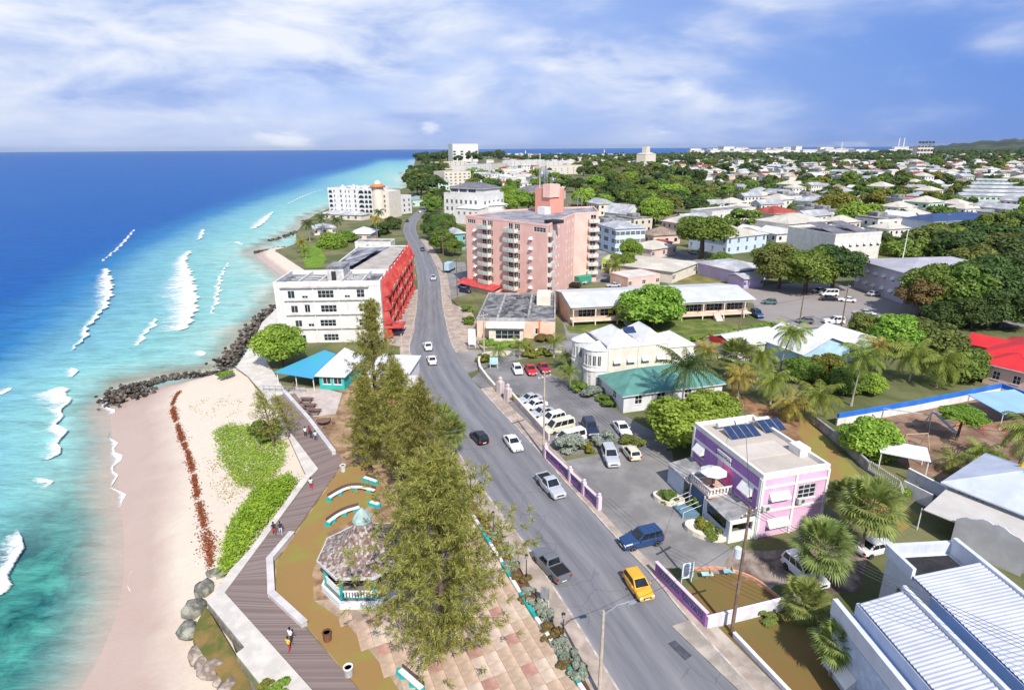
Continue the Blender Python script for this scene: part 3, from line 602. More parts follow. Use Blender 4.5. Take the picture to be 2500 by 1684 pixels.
def facade(mb, p, q, z0, z1, ops, mi=0, depth=0.17):
    p = Vector(p[:2]); q = Vector(q[:2]); L = (q - p).length; d = (q - p) / L; nin = Vector((-d.y, d.x))
    xs = sorted({0.0, L} | {round(min(L, max(0, x + s * w / 2)), 3) for x, z, w, h, *_ in ops for s in (-1, 1)})
    zs = sorted({z0, z1} | {round(min(z1, max(z0, zz)), 3) for x, z, w, h, *_ in ops for zz in (z, z + h)})
    P = lambda x, z, y=0.0: (p.x + d.x * x + nin.x * y, p.y + d.y * x + nin.y * y, z)
    for i in range(len(xs) - 1):
        cx = (xs[i] + xs[i + 1]) / 2
        for j in range(len(zs) - 1):
            cz = (zs[j] + zs[j + 1]) / 2
            if any(abs(cx - x) < w / 2 and z < cz < z + h for x, z, w, h, *_ in ops): continue
            mb.add([P(xs[i], zs[j]), P(xs[i + 1], zs[j]), P(xs[i + 1], zs[j + 1]), P(xs[i], zs[j + 1])], [(0, 1, 2, 3)], mi)
    for x, z, w, h, *_ in ops:
        a, b = x - w / 2, x + w / 2
        for s0, s1 in (((a, z), (b, z)), ((b, z), (b, z + h)), ((b, z + h), (a, z + h)), ((a, z + h), (a, z))):
            mb.add([P(*s0), P(*s1), P(*s1, depth), P(*s0, depth)], [(0, 3, 2, 1)], mi)
def inset(poly, t):
    n = len(poly); out = []
    for i in range(n):
        a, b, c_ = Vector(poly[i - 1][:2]), Vector(poly[i][:2]), Vector(poly[(i + 1) % n][:2])
        d1 = (b - a).normalized(); d2 = (c_ - b).normalized(); n1 = Vector((-d1.y, d1.x)); n2 = Vector((-d2.y, d2.x))
        k = 1 + n1.dot(n2); m = (n1 + n2) / max(k, 0.2); out.append(b + m * t)
    return out
def row(n, x0, x1, z, w, h, s='p'): return [(x0 + (x1 - x0) * (i / (n - 1) if n > 1 else 0.5), z, w, h, s) for i in range(n)]
class Bld:
    def __init__(s, name, label, cat, p, q, group=None, z=0.0):
        s.p = Vector((p[0], p[1], z)); d = Vector((q[0] - p[0], q[1] - p[1])); s.w = d.length; s.a = math.atan2(d.y, d.x)
        s.r = thing(name, label, cat, s.p, s.a, group)
    def loc(s, u, v, z=0.0):
        g = at(u, v, z) - s.p; ca, sa = math.cos(-s.a), math.sin(-s.a); return Vector((g.x * ca - g.y * sa, g.x * sa + g.y * ca, z))
    def walls(s, poly, z0, z1, mat, ops=None, name='wall', fr=TRIM, pane=GLASS, caps=True):
        ops = ops or {}; mb = MB(); n = len(poly)
        for i in range(n): facade(mb, poly[i], poly[(i + 1) % n], z0, z1, ops.get(i, []))
        if caps: mb.add([(p[0], p[1], z1 - 0.03) for p in poly], [tuple(range(n))])
        w = mb.build(name, mat, s.r)
        for i, lst in ops.items():
            p = Vector(poly[i][:2]); q = Vector(poly[(i + 1) % n][:2]); d = (q - p).normalized()
            for x, z, ww, hh, *st in lst:
                st = st[0] if st else 'p'; fm, pm, hm = winmesh(st, ww, hh, fr, pane)
                pos = p + d * x
                wo_ = ob('door' if st[0] == 'd' else 'window', fm, s.r, (pos.x, pos.y, z), math.atan2(d.y, d.x)); ob('pane', pm, wo_)
                if hm: ob('awning', hm, wo_)
        return w
    def flat(s, poly, z, ph=0.5, t=0.25, mat=GREYROOF, pmat=WHITE, out=0.05):
        o = inset(poly, -out); i_ = inset(poly, t); n = len(poly)
        MB().prism([(p.x, p.y) for p in inset(poly, 0.02)], z - 0.2, z + 0.03).build('roof', mat, s.r)
        mb = MB()
        vs = [(p.x, p.y, z - 0.12) for p in o] + [(p.x, p.y, z + ph) for p in o] + [(p.x, p.y, z + ph) for p in i_] + [(p.x, p.y, z - 0.1) for p in i_]
        fs = []
        for k in range(n):
            j = (k + 1) % n
            for a in range(3): fs.append((a * n + k, a * n + j, (a + 1) * n + j, (a + 1) * n + k))
        mb.add(vs, fs); mb.build('parapet', pmat, s.r)
    def hip(s, x0, x1, y0, y1, z, rise, over=0.5, mat=METALROOF, name='roof', fascia=True, ridge=None):
        x0 -= over; x1 += over; y0 -= over; y1 += over; w, d = x1 - x0, y1 - y0; mb = MB()
        if ridge is not None: r0, r1 = ridge
        elif w >= d: r0, r1 = ((x0 + d / 2, (y0 + y1) / 2), (x1 - d / 2, (y0 + y1) / 2))
        else: r0, r1 = (((x0 + x1) / 2, y0 + w / 2), ((x0 + x1) / 2, y1 - w / 2))
        e = [(x0, y0, z), (x1, y0, z), (x1, y1, z), (x0, y1, z)]; rr = [(*r0, z + rise), (*r1, z + rise)]
        if w >= d or ridge is not None: fs = [(0, 1, 5, 4), (1, 2, 5), (2, 3, 4, 5), (3, 0, 4)]
        else: fs = [(0, 1, 4), (1, 2, 5, 4), (2, 3, 5), (3, 0, 4, 5)]
        mb.add(e + rr, fs); ro = mb.build(name, mat, s.r)
        if fascia: MB().box(x0 + 0.01, x1 - 0.01, y0 + 0.01, y1 - 0.01, z - 0.16, z - 0.005).build('fascia', TRIM, ro)
        cap = MB(); 
        cap.tube([rr[0], rr[1]], 0.07, 5); 
        for a, b in (((0, 4), (3, 4), (1, 5), (2, 5)) if (w >= d or ridge is not None) else ((0, 4), (1, 4), (2, 5), (3, 5))): cap.tube([e[a], rr[b - 4]], 0.06, 5)
        cap.build('ridge_cap', mat, ro)
        return ro
    def gable(s, x0, x1, y0, y1, z, rise, over=0.4, mat=METALROOF, axis='x', wall=None, name='roof', th=0.12):
        X0, X1, Y0, Y1 = x0 - over, x1 + over, y0 - over, y1 + over; mb = MB()
        if axis == 'x':
            ym = (Y0 + Y1) / 2; pr = [(Y0, z), (ym, z + rise), (Y1, z), (Y1, z - th), (ym, z + rise - th), (Y0, z - th)]
            vs = [(X0, a, b) for a, b in pr] + [(X1, a, b) for a, b in pr]
        else:
            xm = (X0 + X1) / 2; pr = [(X0, z), (xm, z + rise), (X1, z), (X1, z - th), (xm, z + rise - th), (X0, z - th)]
            vs = [(a, Y1, b) for a, b in pr] + [(a, Y0, b) for a, b in pr]
        fs = [(i, (i + 6), ((i + 1) % 6 + 6), (i + 1) % 6) for i in range(6)] + [(0, 1, 4, 5), (1, 2, 3, 4), (6, 11, 10, 7), (7, 10, 9, 8)]
        mb.add(vs, fs); ro = mb.build(name, mat, s.r)
        if wall:
            g = MB()
            if axis == 'x':
                for X in (x0 + 0.01, x1 - 0.01): g.add([(X, y0, z - 0.2), (X, y1, z - 0.2), (X, (y0 + y1) / 2, z + rise - th - 0.1)], [(0, 1, 2)])
            else:
                for Y in (y0 + 0.01, y1 - 0.01): g.add([(x0, Y, z - 0.2), (x1, Y, z - 0.2), ((x0 + x1) / 2, Y, z + rise - th - 0.1)], [(0, 1, 2)])
            g.build('gable_wall', wall, s.r)
        return ro
    def shed(s, pts, zs, mat, name='roof', th=0.1):
        mb = MB(); mb.prism(pts, [z - th for z in zs], list(zs)); return mb.build(name, mat, s.r)
    def box(s, name, x0, x1, y0, y1, z0, z1, mat): return MB().box(x0, x1, y0, y1, z0, z1).build(name, mat, s.r)
def rect(w, d, x=0, y=0): return [(x, y), (x + w, y), (x + w, y + d), (x, y + d)]
def ac_unit(parent, loc, rz=0):
    b = MB().box(-0.45, 0.45, -0.17, 0.17, 0, 0.62).build('air_conditioner', M('ac_case', (0.6, 0.6, 0.58), 0.5), parent, loc, rz)
    f = MB(); f.tube([(0.1, -0.175, 0.31), (0.1, -0.19, 0.31)], 0.23, 14); f.build('fan_grille', M('ac_grille', (0.12, 0.12, 0.13), 0.5), b); return b
def text_on(txt, size, mat, parent, loc, rot, name='lettering', ex=0.01, align='CENTER'):
    cu = bpy.data.curves.new(name, 'FONT'); cu.body = txt; cu.size = size; cu.extrude = ex; cu.align_x = align; cu.resolution_u = 2
    o = bpy.data.objects.new(name, cu); me = bpy.data.meshes.new_from_object(o); bpy.data.objects.remove(o)
    me.materials.clear(); me.materials.append(mat)
    q = ob(name, me, parent, loc); q.rotation_euler = rot; return q
INK = M('ink', (0.03, 0.03, 0.06), 0.6); INKB = M('blue_ink', (0.05, 0.10, 0.25), 0.6)

# ------------------------------------------------------------------ white apartment block with the red side
b = Bld('apartment_block', 'white four-storey apartment block with jagged red balcony side facing the road', 'building', at(686, 838), at(938, 833))
h = height(b.p, 700); w = b.w; fx = lambda u: (u - 686) / (938 - 686) * w
st = h / 4
ops = []
for k, (z, lst) in enumerate(((st * 3 + 0.5, [(725, 1.5, 1.7, 'p'), (757, 1.3, 0.6, 'p'), (807, 3.4, 1.7, 's'), (858, 1.2, 0.6, 'p'), (890, 1.7, 1.8, 'h')]), (st * 2 + 0.5, [(729, 1.5, 1.6, 'p'), (760, 1.2, 1.8, 'p'), (811, 3.4, 1.6, 's'), (893, 1.7, 1.7, 'h')]), (st + 0.5, [(735, 1.5, 1.5, 'p'), (765, 1.3, 0.7, 'p'), (806, 3.4, 1.5, 's'), (890, 1.7, 1.5, 'h')]), (0.4, [(740, 1.6, 1.4, 'p'), (810, 3.2, 1.5, 's')]))):
    for u, ww, hh, s_ in lst: ops.append((fx(u), z, ww, hh, s_))
dF = 13.0; bk = b.loc(987, 602, h); dR = bk.y
side = [(x, z, 2.6, 2.1, 'd') for x in np.arange(4, dR - 3, 5.2) for z in (0.3, st + 0.2, 2 * st + 0.2, 3 * st + 0.2)]
poly = [(0, 0), (w, 0), (w, dR), (7.5, dR), (7.5, dF), (0, dF)]
b.walls(poly, -2.5, h, WHITE, {0: ops, 1: side}, pane=GLASS)
b.flat(rect(w, dF), h, 0.95, 0.3, M('slate_membrane', (0.14, 0.15, 0.18), 0.8, 0.5, 0.2, 0.3, 3, col2=(0.42, 0.42, 0.44)), WHITE)
b.flat(rect(w - 7.5, dR - dF - 0.1, 7.5, dF + 0.1), h, 0.35, 0.3, M('slate_membrane', (0.14, 0.15, 0.18), 0.8, 0.5, 0.2, 0.3, 3, col2=(0.42, 0.42, 0.44)), WHITE)
LED = M('stained_ledge', (0.46, 0.40, 0.36), 0.9, 0.2, 1)
for z in (st, 2 * st, 3 * st): b.box('ledge', fx(708), fx(912), -0.3, -0.01, z - 0.05, z + 0.1, LED)
b.box('ledge', fx(700), fx(912), -0.45, -0.01, 4 * st - 0.35, 4 * st - 0.18, LED)
for u in (700, 778, 838, 911): b.box('drain_pipe', fx(u) - 0.09, fx(u) + 0.09, -0.24, -0.012, 0.2, h - 0.4, TRIM)
for k in range(4): # roof party walls and stair head
    x = w * (0.22 + 0.2 * k); b.box('roof_wall', x - 0.12, x + 0.12, 0.5, dF - 0.4, h + 0.03, h + 0.85, WHITE)
b.box('stair_head', w * 0.46, w * 0.62, 4.5, 11, h + 0.03, h + 3.0, M('weathered_white', (0.56, 0.54, 0.52), 0.9, 0.2, 0.7, streak=0.5))
b.box('stair_head_roof', w * 0.455, w * 0.625, 4.2, 11.3, h + 3.0, h + 3.15, GREYROOF)
b.box('stair_door', w * 0.5, w * 0.545, 4.44, 4.497, h + 0.1, h + 2.2, DARK)
for k in range(6): 
    xx, yy = rnd.uniform(2, w - 2), rnd.uniform(1.5, dF - 2); b.box('roof_vent', xx, xx + rnd.uniform(0.6, 2.2), yy, yy + 0.8, h + 0.03, h + rnd.uniform(0.5, 1.1), M('vent_box', (0.4, 0.39, 0.38), 0.7, 0.2, 1))
for k in range(4): b.box('roof_pipe', 1.2 + k * 0.35, w - 3 - k, 2.0 + k * 2.1, 2.16 + k * 2.1, h + 0.12, h + 0.24, TRIM)
b.shed([(w * 0.62, dF + 1), (w - 0.5, dF + 1), (w - 0.5, dR - 6), (w * 0.8, dR - 6)], [h + 0.9, h + 0.6, h + 0.6, h + 0.9], M('buff_roof', (0.42, 0.38, 0.34), 0.9, 0.15, 0.3), 'roof_sheet')
b.shed([(9, dF + 4), (w * 0.6, dF + 4), (w * 0.72, dR - 8), (9, dR - 8)], [h + 0.5, h + 1.3, h + 1.3, h + 0.5], M('blue_slate_roof', (0.16, 0.17, 0.20), 0.75, 0.5, 0.15, 0.2, 3, col2=(0.40, 0.40, 0.43)), 'roof_sheet')
RED = M('red_panel', (0.52, 0.05, 0.05), 0.65, 0.15, 0.6, col2=(0.60, 0.11, 0.09)); PEACH = M('peach_panel', (0.72, 0.47, 0.30), 0.8, 0.1, 0.6)
nb = int(dR / 5.2)
for k in range(nb):
    y = 1.4 + k * 5.2
    for f in range(1, 4):
        z = f * st; b.box('balcony_slab', w + 0.01, w + 1.5, y + 0.6, y + 4.6, z - 0.08, z + 0.1, PEACH)
        b.box('balcony_front', w + 1.42, w + 1.56, y + 0.6, y + 4.6, z + 0.1, z + 0.95, PEACH if (k + f) % 3 else RED)
    mb = MB()  # jagged red fin
    for f in range(4):
        z = f * st; x0 = w + 0.05
        mb.add([(x0, y, z), (x0 + 1.9, y, z + 0.6), (x0 + 1.2, y, z + st), (x0, y, z + st), (x0, y + 0.28, z), (x0 + 1.9, y + 0.28, z + 0.6), (x0 + 1.2, y + 0.28, z + st), (x0, y + 0.28, z + st)],
               [(0, 1, 2, 3), (7, 6, 5, 4), (1, 5, 6, 2), (2, 6, 7, 3), (0, 4, 5, 1)])
    mb.add([(w + 0.05, y, h), (w + 1.2, y, h), (w + 0.4, y, h + 2.0), (w + 0.05, y + 0.28, h), (w + 1.2, y + 0.28, h), (w + 0.4, y + 0.28, h + 2.0)], [(0, 1, 2), (5, 4, 3), (1, 4, 5, 2), (0, 2, 5, 3)])
    mb.build('fin', RED, b.r)
    mb = MB(); mb.add([(w + 1.6, y + 0.3, st * 0.9), (w + 1.6, y + 2.4, st * 2.1), (w + 1.6, y + 2.4, st * 2.9), (w + 1.6, y + 0.3, st * 1.7)], [(0, 1, 2, 3)]); mb.add([(w + 1.68, y + 0.3, st * 0.9), (w + 1.68, y + 2.4, st * 2.1), (w + 1.68, y + 2.4, st * 2.9), (w + 1.68, y + 0.3, st * 1.7)], [(3, 2, 1, 0)]); (k % 2) or mb.build('slanted_panel', RED, b.r)
b.box('entrance_canopy', w + 0.02, w + 4.2, 1.0, 5.5, 2.6, 2.85, RED)

# ------------------------------------------------------------------ pink hotel
PINK = M('pink_render', (0.86, 0.51, 0.43), 0.85, 0.05, 0.25, 0.12, 8, streak=0.14, col2=(0.88, 0.57, 0.48)); ORANGE = M('salmon_render', (0.76, 0.33, 0.25), 0.85, 0.05, 0.3)
hp = [at(1142, 700), at(1334, 748), at(1399, 693), at(1432, 688), at(1455, 687)]
b = Bld('hotel', 'tall pink eight-storey hotel with stacked balconies and rooftop antennas', 'hotel', hp[0], hp[1])
toL = lambda g: (lambda q: (q.x * math.cos(-b.a) - q.y * math.sin(-b.a), q.x * math.sin(-b.a) + q.y * math.cos(-b.a)))(g - b.p)
h = height(hp[1], 536) * 0.925; st = h / 8; w = b.w
pl = [toL(x) for x in hp]; back = [toL(Vector((27.5, 204, 0))), toL(Vector((-1, 194, 0)))]
poly = pl + back
fx = lambda u: (u - 1142) / (1334 - 1142) * w
ops = {0: [], 1: [], 2: [], 3: []}
for f in range(1, 8):
    z = f * st
    for u in (1195, 1259): ops[0] += [(fx(u) - 0.9, z + 0.15, 1.8, 2.1, 'h'), (fx(u) + 1.7, z + 0.5, 2.2, 1.75, 'g')]
    if f < 7: ops[0] += [(fx(1166), z + 0.9, 0.9, 1.0, 'p^'), (fx(1300), z + 0.9, 0.9, 1.0, 'p^')]
    L1 = (Vector(pl[2]) - Vector(pl[1])).length
    ops[1] += [(1.9, z + 0.15, 1.6, 2.2, 'h'), (9, z + 0.9, 0.8, 0.9, 'h'), (11.5, z + 0.9, 0.8, 0.9, 'h'), (L1 - 9, z + 0.9, 0.7, 0.9, 'h'), (L1 - 6, z + 0.9, 0.7, 0.9, 'h'), (L1 - 2.6, z + 0.8, 1.0, 1.2, 'h')]
    ops[3] += [((Vector(pl[4]) - Vector(pl[3])).length / 2, z + 0.15, 1.8, 2.1, 'h')]
ops[0] += [(fx(1157), 7 * st + 0.9, 3.6, 1.1, 's'), (fx(1318), 7 * st + 0.9, 4.4, 1.2, 's')]
b.walls(poly, 0, h, PINK, ops)
MB().prism([(p.x, p.y) for p in inset(poly, 0.05)], h - 0.3, h + 0.05).build('roof', M('hotel_roof', (0.28, 0.27, 0.31), 0.9, 0.3, 0.3, col2=(0.38, 0.37, 0.40)), b.r)
o_ = inset(poly, -0.06); i_ = inset(poly, 0.25); n = len(poly); mb = MB()
mb.add([(p.x, p.y, h - 0.1) for p in o_] + [(p.x, p.y, h + 0.45) for p in o_] + [(p.x, p.y, h + 0.45) for p in i_] + [(p.x, p.y, h) for p in i_], [(a * n + k, a * n + (k + 1) % n, (a + 1) * n + (k + 1) % n, (a + 1) * n + k) for k in range(n) for a in range(3)]); mb.build('parapet', PINK, b.r)
SEAFOAM = M('seafoam_panel', (0.40, 0.60, 0.52), 0.7, 0.2, 0.9, col2=(0.66, 0.72, 0.66)); MAG = M('magenta_cloth', (0.60, 0.04, 0.14), 0.8)
def balcony(side_p, side_q, x, z, ww, dd=1.35):
    d = (Vector(side_q) - Vector(side_p)).normalized(); pos = Vector(side_p) + d * x
    r = MB().box(-ww / 2, ww / 2, -dd, -0.01, -0.12, 0.06).build('balcony', CREAM, b.r, (pos.x, pos.y, z), math.atan2(d.y, d.x))
    MB().box(-ww / 2 + 0.1, ww / 2 - 0.1, -dd - 0.03, -dd + 0.06, 0.12, 0.95).build('balcony_panel', SEAFOAM, r)
    mb = MB(); mb.box(-ww / 2, ww / 2, -dd - 0.06, -dd + 0.1, 0.95, 1.05)
    for sx in (-1, 1): mb.box(sx * ww / 2 - 0.07, sx * ww / 2 + 0.07, -dd, -0.02, 0.06, 1.0)
    mb.build('balcony_rail', CREAM, r)
    if rnd.random() < 0.4: MB().box(-ww / 2 + 0.3, ww / 2 - 0.4 - rnd.random(), -dd + 0.14, -dd + 0.2, 0.5, 1.15).build('hanging_cloth', MAG, r)
for f in range(1, 8):
    z = f * st
    for u in (1193, 1257): balcony(poly[0], poly[1], fx(u), z, 4.6)
    balcony(poly[1], poly[2], 2.2, z, 3.4, 1.1); balcony(poly[3], poly[4], (Vector(pl[4]) - Vector(pl[3])).length / 2, z, 3.2, 1.2)
b.shed([(-1.6, -3.4), (fx(1232), -3.4), (fx(1232), 0), (-1.6, 0)], [st - 0.9, st - 0.9, st + 0.1, st + 0.1], M('red_tin', (0.52, 0.07, 0.07), 0.6, 0.15, 0.5), 'awning_roof')
b.box('porch_wall', fx(1166), fx(1228), -2.6, -0.02, 0, st - 1.1, CREAM)
b.shed([(fx(1232), -3.0), (fx(1290), -3.0), (fx(1290), 0), (fx(1232), 0)], [st - 2.0, st - 2.0, st - 1.2, st - 1.2], M('red_tin', (0.5, 0.1, 0.07)), 'awning_roof')
q0 = Vector(pl[2]); d0 = (Vector(pl[3]) - q0).normalized()
MB().box(0.4, 5.4, -2.4, 0, 0.2, st - 0.2).build('green_door_porch', M('green_paint', (0.05, 0.30, 0.20), 0.6), b.r, (q0.x, q0.y, 0), math.atan2(d0.y, d0.x))
# lift tower, tanks and antennas on the roof
tl = b.loc(1302, 520, h); tr = b.loc(1352, 520, h)
tw = MB(); cx = (tl + tr) / 2; ht = 7.4
tower = b.box('lift_tower', cx.x - 3.2, cx.x + 3.2, cx.y - 0.5, cx.y + 5.5, h, h + ht, ORANGE)
b.box('lift_tower_head', cx.x + 0.6, cx.x + 3.6, cx.y - 1.0, cx.y + 3.2, h + ht - 2.6, h + ht + 1.2, PINK)
tk = b.loc(1330, 524, h); b.box('water_tank', tk.x - 1.6, tk.x + 1.4, tk.y - 1.5, tk.y + 1.0, h + 0.1, h + 2.3, TRIM)
tk = b.loc(1362, 512, h); b.box('water_tank', tk.x - 0.9, tk.x + 0.9, tk.y - 0.9, tk.y + 0.9, h + 0.1, h + 2.9, TRIM)
b.box('plant_room', w - 5, w - 1.2, 4.0, 7.5, h + 0.06, h + 0.9, DARK)
for k, (u, hh, zz) in enumerate(((1330, 6, ht), (1336, 5, ht), (1343, 6.5, ht), (1352, 5, ht), (1322, 5.5, ht), (1372, 5, 0), (1385, 4.5, 0), (1391, 4.2, 0), (1410, 5, 0), (1420, 4.6, 0), (1376, 6, 0))):
    g = b.loc(u, 516, h); mb = MB()
    if zz: g = Vector((cx.x - 1.5 + 0.55 * k, cx.y + 0.2 + 0.5 * (k % 3), 0))
    mb.tube([(0, 0, 0), (0, 0, hh)], 0.07, 6); mb.box(-0.16, 0.16, -0.1, 0.1, hh * 0.55, hh); mb.build('antenna', STEEL, b.r, (g.x, g.y, h + zz))
MB().tube([(0, 0, 0), (0, 0, 10)], 0.1, 6).build('mast', TRIM, b.r, (cx.x - 2.0, cx.y + 0.3, h + ht))

# ------------------------------------------------------------------ peach office with flat black-stained roof
PEACHW = M('peach_render', (0.76, 0.52, 0.40), 0.85, 0.06, 0.5, 0.1, 8, streak=0.2, col2=(0.78, 0.58, 0.46))
b = Bld('office_building', 'low peach office with stained flat grey roof and glass front', 'building', at(1165, 824), at(1355, 827)); h = height(b.p, 781); w = b.w
bl = b.loc(1150, 718, h); D = bl.y
b.walls(rect(w, D), 0, h, PEACHW, {0: [(w * 0.78, 1.0, 1.2, 1.4, 'p')], 3: row(3, 3, D - 3, 1.2, 1.2, 1.3)})
STAIN = M('stained_roof', (0.13, 0.13, 0.14), 0.92, 0.3, 0.5, 0.4, 3, col2=(0.30, 0.295, 0.30)); b.flat(rect(w, D), h, 0.5, 0.35, STAIN, M('grey_coping', (0.34, 0.33, 0.33), 0.9, 0.3, 0.8))
x0, x1 = w * 0.17, w * 0.60
b.walls([(x0, -2.6), (x1, -2.6), (x1, -0.05), (x0, -0.05)], 0, h - 0.9, CREAM, {0: [((x1 - x0) * 0.55, 0.6, (x1 - x0) * 0.72, 2.0, 's')]}, 'bay_wall')
b.box('canopy', x0 - 0.6, x1 + 0.4, -3.3, -0.1, h - 0.9, h - 0.2, TRIM)
b.box('roof_beam', w * 0.25, w * 0.28, 1, D - 0.6, h + 0.03, h + 0.55, M('grey_coping', (0.34, 0.33, 0.33))); b.box('roof_beam', w * 0.64, w * 0.67, 1, D - 0.6, h + 0.03, h + 0.55, M('grey_coping', (0.34, 0.33, 0.33)))
b.box('orange_pier', w * 0.79, w * 0.81, -0.06, -0.005, 0.2, h, M('orange_paint', (0.75, 0.22, 0.05), 0.7))
b.box('roof_room', w * 0.74, w * 0.93, D * 0.55, D * 0.85, h + 0.03, h + 2.2, CREAM)
for k in range(22):
    xx, yy = rnd.uniform(w * 0.28, w * 0.66), rnd.uniform(2, D - 2); s = rnd.uniform(0.2, 0.9); MB().box(-s, s, -s * 0.6, s * 0.6, 0, s * 0.45).build('roof_clutter', M('scrap', (0.10, 0.10, 0.11), 0.8, 0.5, 2), b.r, (xx, yy, h + 0.03), rnd.random() * 3)

# ------------------------------------------------------------------ long shop building with verandah
b = Bld('shop_building', 'long peach shop building with pale metal roof and raised verandah', 'building', at(1396, 797), at(1834, 775)); w = b.w; h = 4.6
bk = b.loc(1366, 709, h); D = max(10, bk.y); fl = 1.2
shop = [(x, fl + 0.35, 4.2, 2.0, 's') for x in np.arange(4.2, w - 3, 5.4)]
b.walls(rect(w, D - 2.2, 0, 2.2), 0, h, PEACHW, {0: shop})
b.box('verandah_floor', 0.02, w - 0.02, 0, 2.19, fl - 0.2, fl, CREAM)
for x in np.arange(0.2, w, 5.4):
    b.box('post', x, x + 0.25, 0.02, 0.27, 0.0, h - 0.1, CREAM)
    if x + 5.4 < w + 1: # scalloped verandah wall
        n = 8; top = [fl + 0.55 + 0.55 * abs(2 * i / n - 1) ** 2 for i in range(n + 1)]; mb = MB(); xs = [x + 0.26 + 5.13 * i / n for i in range(n + 1)]
        vs = [(a, 0.05, fl - 0.25) for a in xs] + [(a, 0.05, t_) for a, t_ in zip(xs, top)] + [(a, 0.2, fl - 0.25) for a in xs] + [(a, 0.2, t_) for a, t_ in zip(xs, top)]
        m_ = n + 1; fs = [f for i in range(n) for f in ((i, i + 1, m_ + i + 1, m_ + i), (2 * m_ + i + 1, 2 * m_ + i, 3 * m_ + i, 3 * m_ + i + 1), (m_ + i, m_ + i + 1, 3 * m_ + i + 1, 3 * m_ + i), (i + 1, i, 2 * m_ + i, 2 * m_ + i + 1))]
        mb.add(vs, fs); mb.build('verandah_wall', PEACHW, b.r)
b.box('fascia_board', 0, w, -0.1, 0.02, h - 0.55, h + 0.05, CREAM)
b.gable(0, w, 0, D, h + 0.1, 1.5, 0.5, METALROOF, 'x', PEACHW)
b.box('shop_sign_board', 10.6, 17.6, 2.05, 2.18, h - 1.5, h - 0.6, M('sign_black', (0.02, 0.02, 0.03), 0.5)); YEL = M('sign_yellow', (0.80, 0.74, 0.02), 0.5)
text_on('WESTERN UNION', 0.72, YEL, b.r, (14.1, 2.03, h - 1.32), (PI / 2, 0, 0)); b.box('yellow_panel', 9.6, 10.5, 2.0, 2.18, h - 2.4, h - 1.5, YEL)
for xx in (w * 0.3, w * 0.8):
    mb = MB(); 
    for i in range(6): mb.box(xx - 0.9, xx + 0.9, -0.3 * (i + 1), -0.3 * i - 0.005, 0, fl - 0.2 * i)
    mb.build('steps', CONC, b.r); mb = MB()
    for sx in (-0.95, 0.95): mb.tube([(xx + sx, -0.05, fl + 0.9), (xx + sx, -1.9, 0.95), (xx + sx, -1.9, 0)], 0.05, 6)
    mb.build('handrail', TRIM, b.r)

# ------------------------------------------------------------------ white building with bay windows and teal annex
h = 7.6
b = Bld('white_building', 'cream two-storey building with rounded bay windows and white hipped roofs', 'building', at(1483, 852, h), at(1634, 838, h)); w = b.w
bk = b.loc(1440, 812, h); D = bk.y
ops = [(x, 4.6, 1.25, 1.15, 'p^') for x in (w * 0.16, w * 0.38, w * 0.62, w * 0.86)]
b.walls(rect(w, D), 0, h, CREAM, {0: ops, 3: row(3, 2, D - 2, 4.6, 1.1, 1.3)})
b.box('parapet', -0.05, w + 0.05, -0.08, 0.22, h, h + 0.35, TRIM); b.box('parapet', -0.08, 0.22, 0.23, D, h, h + 0.35, GREYROOF)
b.hip(0.3, w * 0.56, 0.3, D - 0.2, h + 0.12, 2.2, 0.0, M('white_tin', (0.68, 0.68, 0.70), 0.5, 0.08, 0.4, streak=0.22)); b.hip(w * 0.58, w - 0.1, 0.3, D - 0.2, h + 0.12, 2.1, 0.0, M('white_tin', (0.68, 0.68, 0.70)))
sp = MB().box(-1.1, 1.1, -0.8, 0.8, 0, 0.08).build('solar_panel', M('solar', (0.03, 0.05, 0.12), 0.2), b.r, (w * 0.5, D * 0.42, h + 1.7)); sp.rotation_euler = (R(28), 0, 0)
for x in (0.3, w * 0.5, w - 0.25): b.box('drain_pipe', x - 0.06, x + 0.06, -0.16, -0.01, 3.5, h - 0.1, TRIM)
# lower rear wing to the right
b.walls(rect(w * 0.45, D * 0.7, w + 0.02, 0.6), 0, h - 0.9, CREAM, {0: [(1.6, 4.4, 1.1, 1.1, 'p^'), (4.6, 4.4, 1.1, 1.1, 'p^')]}, 'wing_wall'); b.hip(w + 0.02, w * 1.45, 0.6, D * 0.7 + 0.6, h - 0.88, 1.6, 0.2, M('white_tin', (0.8, 0.8, 0.8)), 'wing_roof')
